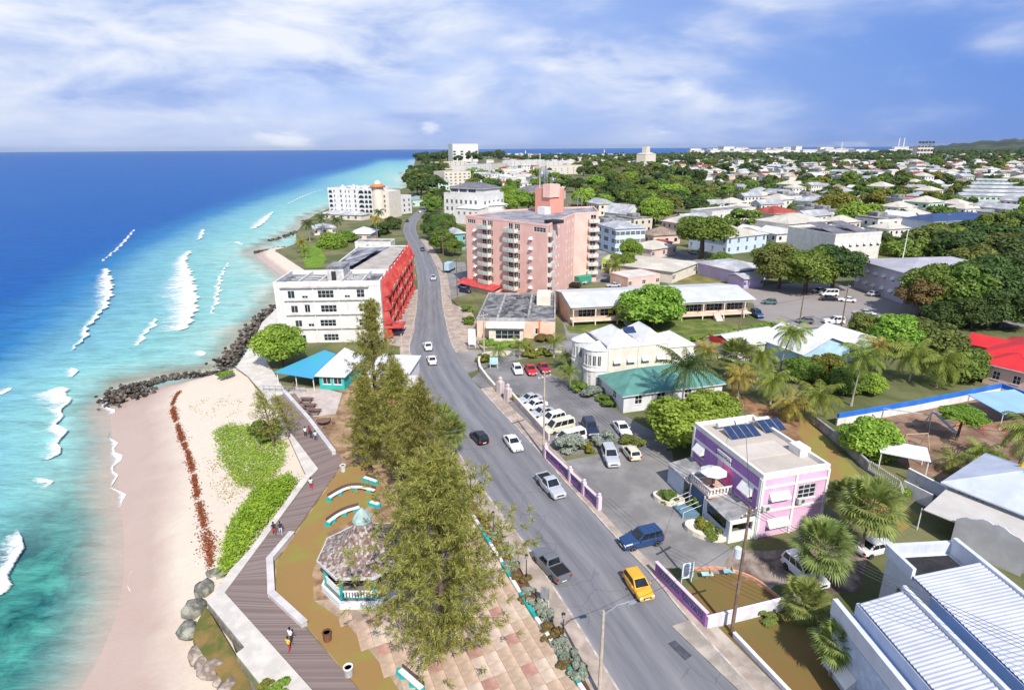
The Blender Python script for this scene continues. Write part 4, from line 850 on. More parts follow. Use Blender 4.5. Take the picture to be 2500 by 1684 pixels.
# rounded bays on the road side
for (bx, by, r) in ((-0.9, 2.3, 2.3), (-1.6, D - 2.6, 2.0)):
    n = 9; pts = [(bx + r * math.cos(a), by + r * math.sin(a)) for a in np.linspace(PI * 1.5, PI * 0.5, n)][::-1]
    pts = [(0.0, by + r)] + pts + [(0.0, by - r)]
    pts = pts if sum(pts[i][0] * pts[(i + 1) % len(pts)][1] - pts[(i + 1) % len(pts)][0] * pts[i][1] for i in range(len(pts))) > 0 else pts[::-1]
    m_ = len(pts); bo = {}
    for i in range(m_):
        L = (Vector(pts[(i + 1) % m_]) - Vector(pts[i])).length
        mid = (Vector(pts[(i + 1) % m_]) + Vector(pts[i])) / 2
        if mid.x < -0.6 and L > 0.6: bo[i] = [(L / 2, 4.5, L * 0.72, 1.9, 'p')] + ([(L / 2, 0.9, L * 0.6, 1.8, 'g')] if i % 2 == 0 else [])
    b.walls(pts, 0, h - 0.3, WHITE, bo, 'bay_wall')
    mb = MB(); ctr = (bx + 0.3, by, h + 0.9); vs = [(p[0] * 1.0 + (p[0] - bx) * 0.08, by + (p[1] - by) * 1.08, h - 0.28) for p in pts] + [ctr]; mb.add(vs, [(i, (i + 1) % m_, m_) for i in range(m_)]); mb.build('bay_roof', M('white_tin', (0.8, 0.8, 0.8)), b.r)
    mb = MB(); mb.prism([((p[0] - bx) * 1.07 + bx, (p[1] - by) * 1.07 + by) for p in pts], 3.6, 3.85); mb.build('band', TRIM, b.r)
TEAL = M('teal_roof', (0.10, 0.26, 0.225), 0.55, 0.15, 0.35, spec=0.4, streak=0.3)
b = Bld('annex', 'single-storey white annex under a teal hipped roof', 'building', at(1521, 1008), at(1760, 976)); h = 3.1; w = b.w
D = b.loc(1474, 918, h).y
b.walls(rect(w, D), 0, h, M('annex_white', (0.66, 0.66, 0.68), 0.85, 0.07, 0.5, streak=0.15), {0: [(2.6, 1.2, 1.3, 1.6, 'h'), (6.6, 1.2, 1.5, 1.6, 'h'), (11.5, 1.2, 1.3, 1.6, 'h')], 3: [(D * 0.6, 1.2, 1.2, 1.5, 'h')]})
b.hip(0, w, 0, D, h, 2.5, 0.55, TEAL)
text_on('- - - - - -', 0.95, INK, b.r, (5.0, -0.03, 0.35), (PI / 2, 0, 0), align='LEFT')

# ------------------------------------------------------------------ purple building
hh = 7.8
PURP = M('purple_render', (0.36, 0.17, 0.47), 0.85, 0.06, 0.5, 0.12, 8, col2=(0.40, 0.20, 0.50)); LILAC = M('lilac_pink_render', (0.70, 0.42, 0.62), 0.85, 0.05, 0.4, 0.1, 8, streak=0.12, col2=(0.76, 0.50, 0.66))
b = Bld('purple_building', 'purple and lilac two-storey building with solar panels on a flat roof', 'building', at(1865, 1158, hh), at(2027, 1131, hh)); w = b.w
D = b.loc(1697, 1030, hh).y; h = hh - 0.6
print('purple', w, D)
front = [(w * 0.27, 4.3, 2.2, 1.0, 's^'), (w * 0.70, 4.0, 2.3, 1.7, 'g'), (w * 0.30, 0.95, 2.4, 1.1, 's^')]
sd = [(D - 0.14 * D, 4.0, 1.5, 1.5, 'h^'), (D * 0.54, 3.2, 1.6, 2.2, 'd'), (D * 0.16, 3.9, 1.7, 1.6, 'h^')]
sd = [(D - x, z, a, c_, s_) for x, z, a, c_, s_ in ((D - 0.14 * D, 4.0, 1.5, 1.5, 'h^'), (D * 0.46, 3.25, 1.6, 2.2, 'd'), (D * 0.16, 3.9, 1.7, 1.6, 'h^'))]
b.walls(rect(w, D), 0, h, LILAC, {0: front, 3: sd})
[b.box('purple_panel', -0.05, -0.012, D * y - 0.84, D * y + 0.84, z0, z1, PURP) for y in (0.16, 0.86) for z0, z1 in ((3.3, 3.8), (5.62, 5.7))]
b.box('purple_face', -0.05, -0.012, 0.02, D - 0.02, 5.95, h - 0.05, PURP)  # upper band, panels below follow
for y0, y1 in ((0.3, D * 0.16 - 0.95), (D * 0.16 + 0.95, D * 0.52), (D * 0.60, D * 0.86 - 0.85), (D * 0.86 + 0.85, D - 0.3)): b.box('purple_panel', -0.05, -0.012, y0, y1, 3.3, 5.7, PURP)
b.box('pink_panel', -0.056, -0.013, D * 0.36, D * 0.52 - 0.0, 3.3, 5.6, M('hot_pink', (0.72, 0.16, 0.42), 0.8))
b.box('white_band', -0.12, -0.01, 0, D, 5.7, 5.95, TRIM); b.box('white_band', 0.0, w, -0.12, -0.01, 3.1, 3.35, TRIM); b.box('white_band', 0, w, -0.12, -0.01, 6.0, 6.25, TRIM)
for x in (-0.06, w * 0.5 - 0.1, w - 0.2): b.box('corner_pier', x, x + 0.3, -0.14, -0.005, 0, h, TRIM)
b.box('corner_pier', -0.16, -0.005, -0.02, 0.35, 0, h, TRIM); b.box('corner_pier', -0.16, -0.005, D - 0.35, D, 0, h, TRIM)
RB = M('buff_flat_roof', (0.50, 0.44, 0.385), 0.92, 0.06, 0.4, 0.15, 5, streak=0.1)
b.flat(rect(w, D), h, 0.55, 0.32, RB, WHITE)
b.box('roof_step', 0.5, w * 0.8, D * 0.30, D * 0.52, h + 0.031, h + 0.16, M('buff_light', (0.56, 0.50, 0.44), 0.9, 0.06, 0.4)); b.box('roof_step', 0.5, w * 0.82, D * 0.52, D - 0.5, h + 0.031, h + 0.26, RB)
b.box('stair_box', w * 0.83, w - 0.05, D * 0.22, D * 0.36, h + 0.03, h + 1.0, WHITE)
PV = M('solar', (0.03, 0.05, 0.12), 0.2); 
for k, (x, y) in enumerate([(w * 0.28 + i * 1.02, D * 0.70) for i in range(4)] + [(w * 0.28 + 5.0 + i * 1.02, D * 0.74) for i in range(3)]):
    sp = MB().box(-0.48, 0.48, -1.0, 1.0, 0, 0.07).build('solar_panel', PV, b.r, (x, y, h + 0.62)); sp.rotation_euler = (R(20), 0, 0)
    mb = MB(); mb.box(-0.5, -0.46, -1.02, 1.02, 0.0, 0.1); mb.box(0.46, 0.5, -1.02, 1.02, 0.0, 0.1); mb.build('panel_frame', STEEL, sp)
for x, L in ((w * 0.30, 2.4), (w * 0.30 + 2.4, 1.9), (w * 0.28 + 5.3, 2.2)):
    mb = MB(); mb.tube([(0, 0, 0), (L - 0.2, 0, 0)], 0.3, 12); mb.build('water_heater', TRIM, b.r, (x - 0.8, D * 0.70 + 1.8, h + 0.9))
b.box('sign_board', -0.22, -0.13, D * 0.40, D * 0.60, 6.05, 6.85, TRIM)
text_on('Salmon Morse', 0.52, INK, b.r, (-0.235, D * 0.50, 6.28), (PI / 2, 0, -PI / 2))
ac_unit(b.r, (w * 0.60, -0.32, 3.7)); ac_unit(b.r, (w * 0.07, -0.32, 3.55))
# front verandah on the road side
vz = 3.0; vd = 3.2; vx0 = -vd - 0.2
VG = M('verandah_roof', (0.30, 0.30, 0.31), 0.85, 0.3, 0.5, 0.2, 5, col2=(0.42, 0.41, 0.41))
b.shed([(vx0, 0.2), (-0.06, 0.2), (-0.06, D * 0.33), (vx0, D * 0.33)], [vz - 0.35, vz + 0.1, vz + 0.1, vz - 0.35], VG, 'verandah_roof')
b.shed([(vx0, D * 0.62), (-0.06, D * 0.62), (-0.06, D - 0.1), (vx0, D - 0.1)], [vz - 0.35, vz + 0.1, vz + 0.1, vz - 0.35], VG, 'verandah_roof')
b.box('balcony_floor', vx0 + 0.2, -0.17, D * 0.33 + 0.02, D * 0.62 - 0.02, vz - 0.2, vz + 0.06, M('balcony_tile', (0.60, 0.40, 0.32), 0.8))
mb = MB()
for (xa, xb, ya, yb) in ((vx0 + 0.2, vx0 + 0.32, D * 0.33, D * 0.62), (vx0 + 0.33, -0.2, D * 0.33, D * 0.33 + 0.12), (vx0 + 0.33, -0.2, D * 0.62 - 0.12, D * 0.62)): mb.box(xa, xb, ya, yb, vz + 0.85, vz + 1.0); mb.box(xa, xb, ya, yb, vz + 0.06, vz + 0.2)
for y in np.arange(D * 0.33 + 0.2, D * 0.62, 0.42): mb.box(vx0 + 0.22, vx0 + 0.3, y, y + 0.2, vz + 0.2, vz + 0.85)
for x in np.arange(vx0 + 0.4, -0.3, 0.42): mb.box(x, x + 0.2, D * 0.33 + 0.02, D * 0.33 + 0.1, vz + 0.2, vz + 0.85)
mb.build('balcony_balustrade', TRIM, b.r)
VBLUE = M('blue_white_render', (0.55, 0.60, 0.72), 0.8, 0.08, 0.6); NAVY = M('navy_panel', (0.03, 0.09, 0.22), 0.5)
mb = MB(); mb.box(vx0 + 0.1, vx0 + 0.25, 0.3, D * 0.36, 0, 1.1); mb.box(vx0 + 0.1, vx0 + 0.25, 0.3, 0.7, 1.1, vz - 0.35); mb.box(vx0 + 0.1, vx0 + 0.25, D * 0.36 - 0.4, D * 0.36, 1.1, vz - 0.35); mb.box(vx0 + 0.26, -0.2, 0.3, 0.45, 0, 1.15); mb.box(vx0 + 0.1, vx0 + 0.25, D * 0.70, D - 0.2, 0, vz - 0.35); mb.build('verandah_wall', VBLUE, b.r)
b.box('window_band', vx0 + 0.14, vx0 + 0.2, 0.71, D * 0.36 - 0.41, 1.5, vz - 0.5, GLASS); b.box('shop_front', vx0 + 0.12, vx0 + 0.22, D * 0.40, D * 0.58, 0.5, vz - 0.3, NAVY); b.box('shop_front', vx0 + 0.16, vx0 + 0.2, D * 0.6, D * 0.69, 0.3, vz - 0.4, GLASS)
mb = MB(); 
for y in (D * 0.37, D * 0.59, D * 0.7): mb.box(vx0 + 0.1, vx0 + 0.26, y, y + 0.18, 0, vz - 0.2)
mb.build('post', TRIM, b.r)
# arch at the near end of the verandah
mb = MB(); mb.box(vx0 + 0.1, vx0 + 0.4, 0.05, 0.28, 0, vz - 0.3); mb.box(-0.5, -0.2, 0.05, 0.28, 0, vz - 0.3); mb.box(vx0 + 0.41, -0.51, 0.05, 0.28, vz - 0.75, vz - 0.3); mb.box(vx0 + 0.41, -0.51, 0.05, 0.28, 0, 1.15); mb.build('arch_wall', TRIM, b.r)
mb = MB(); 
for k in range(5): mb.tube([(vx0 - 2.2 + 0.02, D * 0.40 + k * 0.7, 0.9), (vx0 + 0.1, D * 0.40 + k * 0.7, 1.5)], 0.03, 5)
for k in (0, 4): mb.tube([(vx0 - 2.2, D * 0.40 + k * 0.7, 0), (vx0 - 2.2, D * 0.40 + k * 0.7, 0.9)], 0.04, 6)
mb.build('ramp_railing', TRIM, b.r); b.box('steps', vx0 - 2.1, vx0 + 0.08, D * 0.40, D * 0.58, 0.02, 0.35, M('blue_steps', (0.12, 0.22, 0.30), 0.8))
PURPLE_B = b; PURPLE = dict(vx0=vx0, D=D, vz=vz, w=w)

# ------------------------------------------------------------------ blue-white school buildings, lower right
SCHW = M('school_white', (0.62, 0.65, 0.73), 0.8, 0.05, 0.5, streak=0.3); SBLUE = M('school_blue', (0.30, 0.42, 0.66), 0.8, 0.06, 0.5)
h = 6.2
b = Bld('school_building', 'long white and blue school with two ribbed metal roofs', 'building', at(2091, 1469, h), at(2462, 1900, h)); 
L = 30.0
def corr(parent, x0, x1, y0, y1, z0, z1, mat, name, pitch=0.32, amp=0.045):
    # ribs run across the slope, from the low to the high edge
    n = int((x1 - x0) / pitch); V = []; 
    for i in range(4 * n + 1):
        x = x0 + (x1 - x0) * i / (4 * n); a = amp if (i % 4) in (1, 2) else 0
        V += [(x, y0, z0 + a), (x, y1, z1 + a)]
    mb = MB(); mb.add(V, [(2 * i, 2 * i + 2, 2 * i + 3, 2 * i + 1) for i in range(4 * n)]); o = mb.build(name, mat, parent); return o
RIB = M('ribbed_white_metal', (0.52, 0.54, 0.62), 0.45, 0.08, 0.3, spec=0.35, streak=0.2)
kA = b.loc(2149, 1417, h); yB = kA.y; kC = b.loc(2204, 1401, h); kD = b.loc(2317, 1321, h + 1.2); yC, yD = kC.y, kD.y
print('school', b.w, yB, kC, kD, kA)
b.walls(rect(L, yB + 0.3), 0, h - 0.1, SCHW, {0: [(x, 2.8, 1.6, 1.2, 'p') for x in np.arange(4, L, 4)], 3: [(yB * 0.5, 3.2, 1.0, 1.4, 'p')]})
corr(b.r, 0.2, L, 0.1, yB, h + 0.02, h + 1.0, RIB, 'roof')
b.box('parapet', 0.0, L, yB + 0.02, yB + 0.35, h - 0.1, h + 1.35, SCHW)
b.box('parapet', -0.4, L, -1.7, -1.3, h - 1.3, h + 0.1, SCHW); b.box('gutter_floor', -0.1, L, -1.29, 0.0, h - 1.4, h - 1.2, SBLUE); b.walls(rect(L, 1.3, -0.35, -1.65), 0, h - 1.4, M('school_painted_shade', (0.50, 0.58, 0.74), 0.8), {0: [(x, 1.0, 1.8, 1.3, 'p^') for x in np.arange(3, L, 3.6)]}, 'aisle_wall')  # aisle wall: bluish shade of the road side painted into its colour
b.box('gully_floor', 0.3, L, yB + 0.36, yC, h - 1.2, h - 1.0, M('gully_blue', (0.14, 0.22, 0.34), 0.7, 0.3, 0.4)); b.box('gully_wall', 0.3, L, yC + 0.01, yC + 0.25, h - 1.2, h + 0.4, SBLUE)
b.walls(rect(L + 5.5, yD - yC - 0.3, -5.0, yC + 0.26), 0, h + 0.2, SCHW, {0: [(2.4, 2.6, 1.6, 1.9, 'p')], 3: [(2.0, 2.5, 1.2, 1.5, 'p')]}, 'hall_wall'); b.box('dark_terrace_slab', -4.4, -2.2, yC + 0.6, yD - 0.4, h + 0.18, h + 0.3, DARK); b.box('parapet', -5.2, -1.9, yC, yC + 0.3, h + 0.2, h + 1.2, SCHW)  # thin dark slab laid on top of the terrace box
corr(b.r, -1.9, L + 2, yC + 0.1, yD, h + 0.5, h + 1.5, RIB, 'roof')
b.box('parapet', -4.8, L, yD + 0.02, yD + 0.4, h, h + 1.75, SCHW); b.box('parapet', -5.2, -4.81, yC + 0.31, yD + 0.4, h - 0.1, h + 1.2, SCHW)
b.walls(rect(L, 14, 0.5, yD + 0.5), 0, h - 0.4, SCHW, {}, 'rear_wall'); b.flat(rect(L, 14, 0.5, yD + 0.5), h - 0.4, 0.9, 0.8, M('grey_flat', (0.50, 0.51, 0.54), 0.85, 0.06, 0.2), WHITE)
ac_unit(b.r, (8.5, yB + 1.2, h - 0.98), 0.4)
MB().tube([(12, yB + 1.6, h - 1), (12.6, yB + 1.2, h + 1.2)], 0.05, 6).build('vent_pipe', TRIM, b.r)
mb = MB(); 
for k in range(4):
    x = 6 + k * 6.5; mb.add([(x, -2.4, 3.4), (x + 4.5, -2.4, 3.4), (x + 4.5, -4.4, 2.6), (x, -4.4, 2.6), (x, -2.4, 3.3), (x + 4.5, -2.4, 3.3), (x + 4.5, -4.4, 2.5), (x, -4.4, 2.5)], [(0, 3, 2, 1), (4, 5, 6, 7), (3, 7, 6, 2), (0, 4, 7, 3), (1, 2, 6, 5)])
mb.build('canopy', RIB, b.r)

# ------------------------------------------------------------------ playschool with painted wall
b = Bld('playschool', 'white-roofed playschool with blue lettering on its long wall', 'building', at(2300, 1245), at(2560, 1355)); w = b.w; h = 3.6
b.walls(rect(w, 11), 0, h, M('playschool_blue', (0.36, 0.46, 0.62), 0.8, 0.1, 0.5), {0: [(w * 0.8, 1.0, 1.4, 1.2, 'p')]})
b.hip(0, w, 0, 11, h, 2.3, 0.6, M('white_blue_tin', (0.54, 0.58, 0.68), 0.5, 0.08, 0.3, streak=0.2))
for k, tx in enumerate(('PLAY &', '- - - -', 'CARE - - -')): text_on(tx, 0.85, INKB, b.r, (1.0, -0.03, 2.45 - k * 1.0), (PI / 2, 0, 0), align='LEFT')
mb = MB(); mb.lathe([(0.5, 0), (0.12, 0.8), (0.0, 0.9)], 10); mb.build('yellow_finial', M('yellow_paint', (0.80, 0.50, 0.02), 0.6), b.r, (w * 0.45, 6.5, h + 1.8))
b = Bld('outbuilding', 'low grey-roofed outbuilding with scalloped gable by the school', 'building', at(2338, 1272, 2.7), at(2520, 1345, 2.7)); h = 2.7; D = max(3.5, b.loc(2385, 1222, 2.7).y)
b.walls(rect(b.w, D), 0, h, M('grey_render', (0.52, 0.52, 0.55), 0.85, 0.1, 0.5), {0: [(3, 1.0, 1.0, 1.0, 'p')]}); b.shed([(-3.0, -0.5), (b.w, -0.5), (b.w, D), (-3.0, D)], [h + 0.05, h + 0.05, h + 0.2, h + 0.2], M('putty_roof', (0.52, 0.49, 0.46), 0.85, 0.06, 0.4))
n = 14; xs = [i * 6.0 / n for i in range(n + 1)]; tp = [h + 0.5 + 0.28 * abs(math.sin(i * 0.9)) + 1.0 * math.sin(PI * i / n) for i in range(n + 1)]; mb = MB()
mb.add([(x, -0.75, 0.0) for x in xs] + [(x, -0.75, t_) for x, t_ in zip(xs, tp)] + [(x, -0.55, 0.0) for x in xs] + [(x, -0.55, t_) for x, t_ in zip(xs, tp)], [f for i in range(n) for f in ((i, i + 1, n + 2 + i, n + 1 + i), (n + 1 + i, n + 2 + i, 3 * n + 4 + i, 3 * n + 3 + i), (2 * n + 3 + i, 2 * n + 2 + i, 3 * n + 3 + i, 3 * n + 4 + i))]); mb.build('scalloped_gable', M('grey_render', (0.52, 0.52, 0.55)), b.r)
MB().tube([(-3.2, -0.3, 0), (-3.2, -0.3, h)], 0.06, 6).build('post', TRIM, b.r)
# ------------------------------------------------------------------ red-roofed house
h = 3.9; REDR = M('red_tin_roof', (0.62, 0.03, 0.035), 0.5, 0.08, 0.4, spec=0.4); ROSE = M('rose_render', (0.70, 0.50, 0.44), 0.85, 0.07, 0.5)
b = Bld('house', 'rose-walled house with bright red hipped roof and solar panel', 'house', at(2392, 912, 0), at(2620, 968, 0)); w = b.w
b.walls(rect(w, 15), 0, h, ROSE, {0: [(3, 1.2, 1.3, 1.6, 'h^'), (7, 1.2, 1.3, 1.6, 'h^')], 3: [(4, 1.2, 1.3, 1.5, 'h'), (10, 1.2, 1.3, 1.5, 'h^')]})
b.hip(0, w, 0, 15, h, 3.2, 0.9, REDR)
b.walls(rect(6.5, 5, 2.0, -5.02), 0, h - 0.2, ROSE, {0: [(1.7, 1.2, 1.1, 1.5, 'h'), (4.6, 1.2, 1.1, 1.5, 'h')], 3: [(2.5, 1.2, 1.0, 1.5, 'h')]}, 'porch_wall'); b.hip(2.0, 8.5, -5.0, 1.5, h - 0.1, 2.0, 0.7, REDR, 'porch_roof')
b.gable(-5, 0.5, 7, 12, h - 0.6, 1.6, 0.5, REDR, 'x', ROSE, 'side_roof'); b.walls(rect(4.9, 5, -5, 7), 0, h - 0.6, ROSE, {0: [(2.4, 1.2, 1.2, 1.3, 'h')]}, 'side_wall')
sp = MB().box(-1.6, 1.6, -1.0, 1.0, 0, 0.08).build('solar_panel', PV, b.r, (6.8, 3.6, h + 1.75)); sp.rotation_euler = (R(23), 0, 0)
# ------------------------------------------------------------------ white gabled cottages with blue trim
WT = M('white_tin', (0.8, 0.8, 0.8)); SKYB = M('sky_blue_render', (0.42, 0.62, 0.74), 0.8, 0.1, 0.5)
b = Bld('house', 'pale blue cottage with long white twin-pitched roof behind the tall palm', 'house', at(1955, 905), at(2140, 870)); w = b.w; h = 3.3
b.walls(rect(w, 11), 0, h, SKYB, {0: row(4, 2, w - 2, 1.0, 1.2, 1.4, 'h')}); b.gable(0, w * 0.62, 0, 11, h, 2.6, 0.5, WT, 'y', SKYB); b.gable(w * 0.62, w, -1.0, 9, h - 0.2, 2.0, 0.4, WT, 'y', SKYB, 'side_roof')
b = Bld('house', 'small white shed-roofed house with a red gable end', 'house', at(1795, 885), at(1905, 862)); w = b.w; h = 3.0
b.walls(rect(w, 8), 0, h, WHITE, {0: row(2, 2, w - 2, 1.0, 1.1, 1.3, 'h')}); b.gable(0, w, 0, 8, h, 1.6, 0.4, M('white_tin', (0.8, 0.8, 0.8)), 'x', M('red_gable', (0.6, 0.05, 0.05), 0.7)); b.box('red_gable_board', -0.44, -0.36, 1, 7, h - 0.4, h + 0.9, M('red_gable', (0.6, 0.05, 0.05)))

# ------------------------------------------------------------------ seaside bar
TQ = M('turquoise_tin', (0.05, 0.42, 0.52), 0.55, 0.12, 0.5, spec=0.4, col2=(0.08, 0.30, 0.62)); TQW = M('turquoise_wall', (0.03, 0.42, 0.38), 0.7, 0.08, 0.8)
b = Bld('beach_bar', 'turquoise beach bar with white hipped roof and blue lean-to', 'bar', at(782, 950), at(842, 952)); w = b.w; h = 2.7
b.walls(rect(w, 9.5), 0, h, TQW, {0: [(w * 0.3, 1.0, 1.5, 1.3, 'p'), (w * 0.74, 1.0, 1.5, 1.3, 'p')], 3: [(3, 1.0, 1.4, 1.2, 'p')]}); b.hip(0, w, 0, 9.5, h, 2.6, 0.5, M('bar_white_tin', (0.76, 0.77, 0.82), 0.5, 0.04, 0.5))
b.shed([(-8.8, 1.2), (-0.55, -1.2), (-0.55, 9.5), (-3.6, 11.5)], [2.5, 2.5, 3.3, 3.3], TQ, 'lean_to_roof')
for x, y in ((-8.4, 1.4), (-4.5, 0.4), (-3.6, 10.9), (-0.8, -0.8)): b.box('post', x, x + 0.12, y, y + 0.12, 0, 2.48, TRIM)
b.walls(rect(7, 8, w + 4, 1.5), 0, 2.9, WHITE, {0: [(3.5, 0.9, 2.2, 1.2, 'p')]}, 'annex_wall'); b.shed([(w + 3.6, 1.1), (w + 11.4, 1.1), (w + 11.4, 9.9), (w + 3.6, 9.9)], [2.92, 2.92, 3.3, 3.3], M('white_tin', (0.8, 0.8, 0.8)), 'annex_roof')
mb = MB()
for k in range(8): x = -9.6 + 1.1 * k; mb.box(x, x + 0.08, -1.7, -1.62, 0, 1.05)
mb.box(-9.6, -1.8, -1.7, -1.62, 0.95, 1.05); mb.box(-9.6, -1.8, -1.69, -1.63, 0.5, 0.56); mb.build('deck_railing', STEEL, b.r)
sheet('terrace', A([(690, 968), (720, 945), (800, 950), (835, 960), (820, 1010), (765, 1018), (750, 1020)]), 0.016, M('terrace_concrete', (0.52, 0.44, 0.40), 0.9, 0.12, 0.5), 'concrete terrace of the beach bar')
b = Bld('kiosk', 'roadside kiosk with speckled white tin roof', 'kiosk', at(950, 982), at(1003, 982)); w = b.w; h = 2.5
b.walls(rect(w, 4), 0, h, M('kiosk_brown', (0.30, 0.13, 0.07), 0.8), {0: [(w * 0.7, 0.9, 1.5, 1.1, 'p')]}); b.shed([(-0.5, -0.6), (w + 0.4, -0.6), (w + 0.4, 4.5), (-0.5, 4.5)], [h + 0.05, h + 0.05, h + 0.6, h + 0.6], M('rusty_white_tin', (0.70, 0.68, 0.66), 0.7, 0.2, 1.5, col2=(0.35, 0.28, 0.22), cover=(0.55, 0.7)))
b = Bld('bar_stall', 'roadside stall with rounded blue canopy and red counter', 'stall', at(948, 918), at(980, 910)); w = b.w
n = 8; mb = MB(); rr = []
for i in range(n + 1): a = PI * i / n; rr.append([(0.05 + (w / 2) * (1 - math.cos(a)), 0, 2.1 + 0.7 * math.sin(a)), (0.05 + (w / 2) * (1 - math.cos(a)), 4.5, 2.1 + 0.7 * math.sin(a))])
mb.add([p for r_ in rr for p in r_], [(2 * i, 2 * i + 1, 2 * i + 3, 2 * i + 2) for i in range(n)]); mb.build('canopy', M('pale_blue_canvas', (0.30, 0.55, 0.72), 0.8, 0.1, 0.5), b.r)
for x in (0.1, w - 0.1):
    for y in (0.1, 4.4): b.box('post', x - 0.05, x + 0.05, y - 0.05, y + 0.05, 0, 2.12, TRIM)
b.box('counter', 0.4, w - 0.4, 3.2, 4.0, 0, 1.1, M('red_counter', (0.55, 0.06, 0.06), 0.6))
# ------------------------------------------------------------------ vehicles
TYRE = M('tyre', (0.015, 0.015, 0.016), 0.8); RIM = M('rim', (0.42, 0.42, 0.44), 0.35, metal=0.6); CGL = M('car_glass', (0.015, 0.02, 0.025), 0.05, 0.3, 1, spec=0.7)
HL = M('headlight', (0.75, 0.77, 0.8), 0.15, spec=0.6); TL = M('tail_light', (0.45, 0.01, 0.01), 0.25); BLK = M('black_plastic', (0.02, 0.02, 0.022), 0.6); PLATE = M('number_plate', (0.7, 0.7, 0.66), 0.5)
def paint(name, col, coat=0.5, rough=0.32): return M('paint_' + name, col, rough, 0.03, 0.6, spec=0.45, coat=coat)
PAINTS = dict(white=paint('white', (0.76, 0.76, 0.77)), silver=paint('silver', (0.46, 0.48, 0.52)), black=paint('black', (0.012, 0.012, 0.015)), grey=paint('grey', (0.15, 0.16, 0.18)), blue=paint('blue', (0.02, 0.055, 0.16)), red=paint('red', (0.60, 0.01, 0.02)), maroon=paint('maroon', (0.38, 0.015, 0.03)), yellow=paint('yellow', (0.80, 0.40, 0.03)), navy=paint('navy', (0.015, 0.025, 0.06)), cream=paint('cream', (0.66, 0.64, 0.50)), green=paint('green', (0.10, 0.17, 0.16)), beige=paint('beige', (0.62, 0.56, 0.48)), paleblue=paint('paleblue', (0.40, 0.58, 0.72)))
# type: length, width, height, lower-body profile (x fraction, top z), cabin base x0 x1, roof x0 x1, beltline z
CT = dict(
    sedan=(4.45, 1.72, 1.44, [(-.5, .62), (-.48, .84), (-.30, .93), (.16, .92), (.34, .84), (.47, .70), (.5, .55)], -.36, .20, -.20, .03, .90),
    hatch=(3.75, 1.68, 1.50, [(-.5, .70), (-.49, .95), (-.30, .98), (.16, .95), (.33, .88), (.47, .74), (.5, .56)], -.49, .23, -.40, .04, .93),
    suv=(4.70, 1.86, 1.80, [(-.5, .80), (-.49, 1.05), (-.3, 1.10), (.14, 1.08), (.32, 1.04), (.47, .92), (.5, .70)], -.49, .18, -.43, .02, 1.05),
    van=(4.7, 1.75, 1.95, [(-.5, .85), (-.49, 1.1), (-.3, 1.1), (.2, 1.08), (.40, 1.0), (.48, .8), (.5, .6)], -.49, .40, -.46, .22, 1.06),
    pickup=(5.15, 1.84, 1.76, [(-.5, .80), (-.495, .98), (-.14, 1.0), (-.12, 1.04), (.16, 1.04), (.32, 1.02), (.47, .92), (.5, .68)], -.145, .20, -.11, .06, 1.02))
_cc = {}
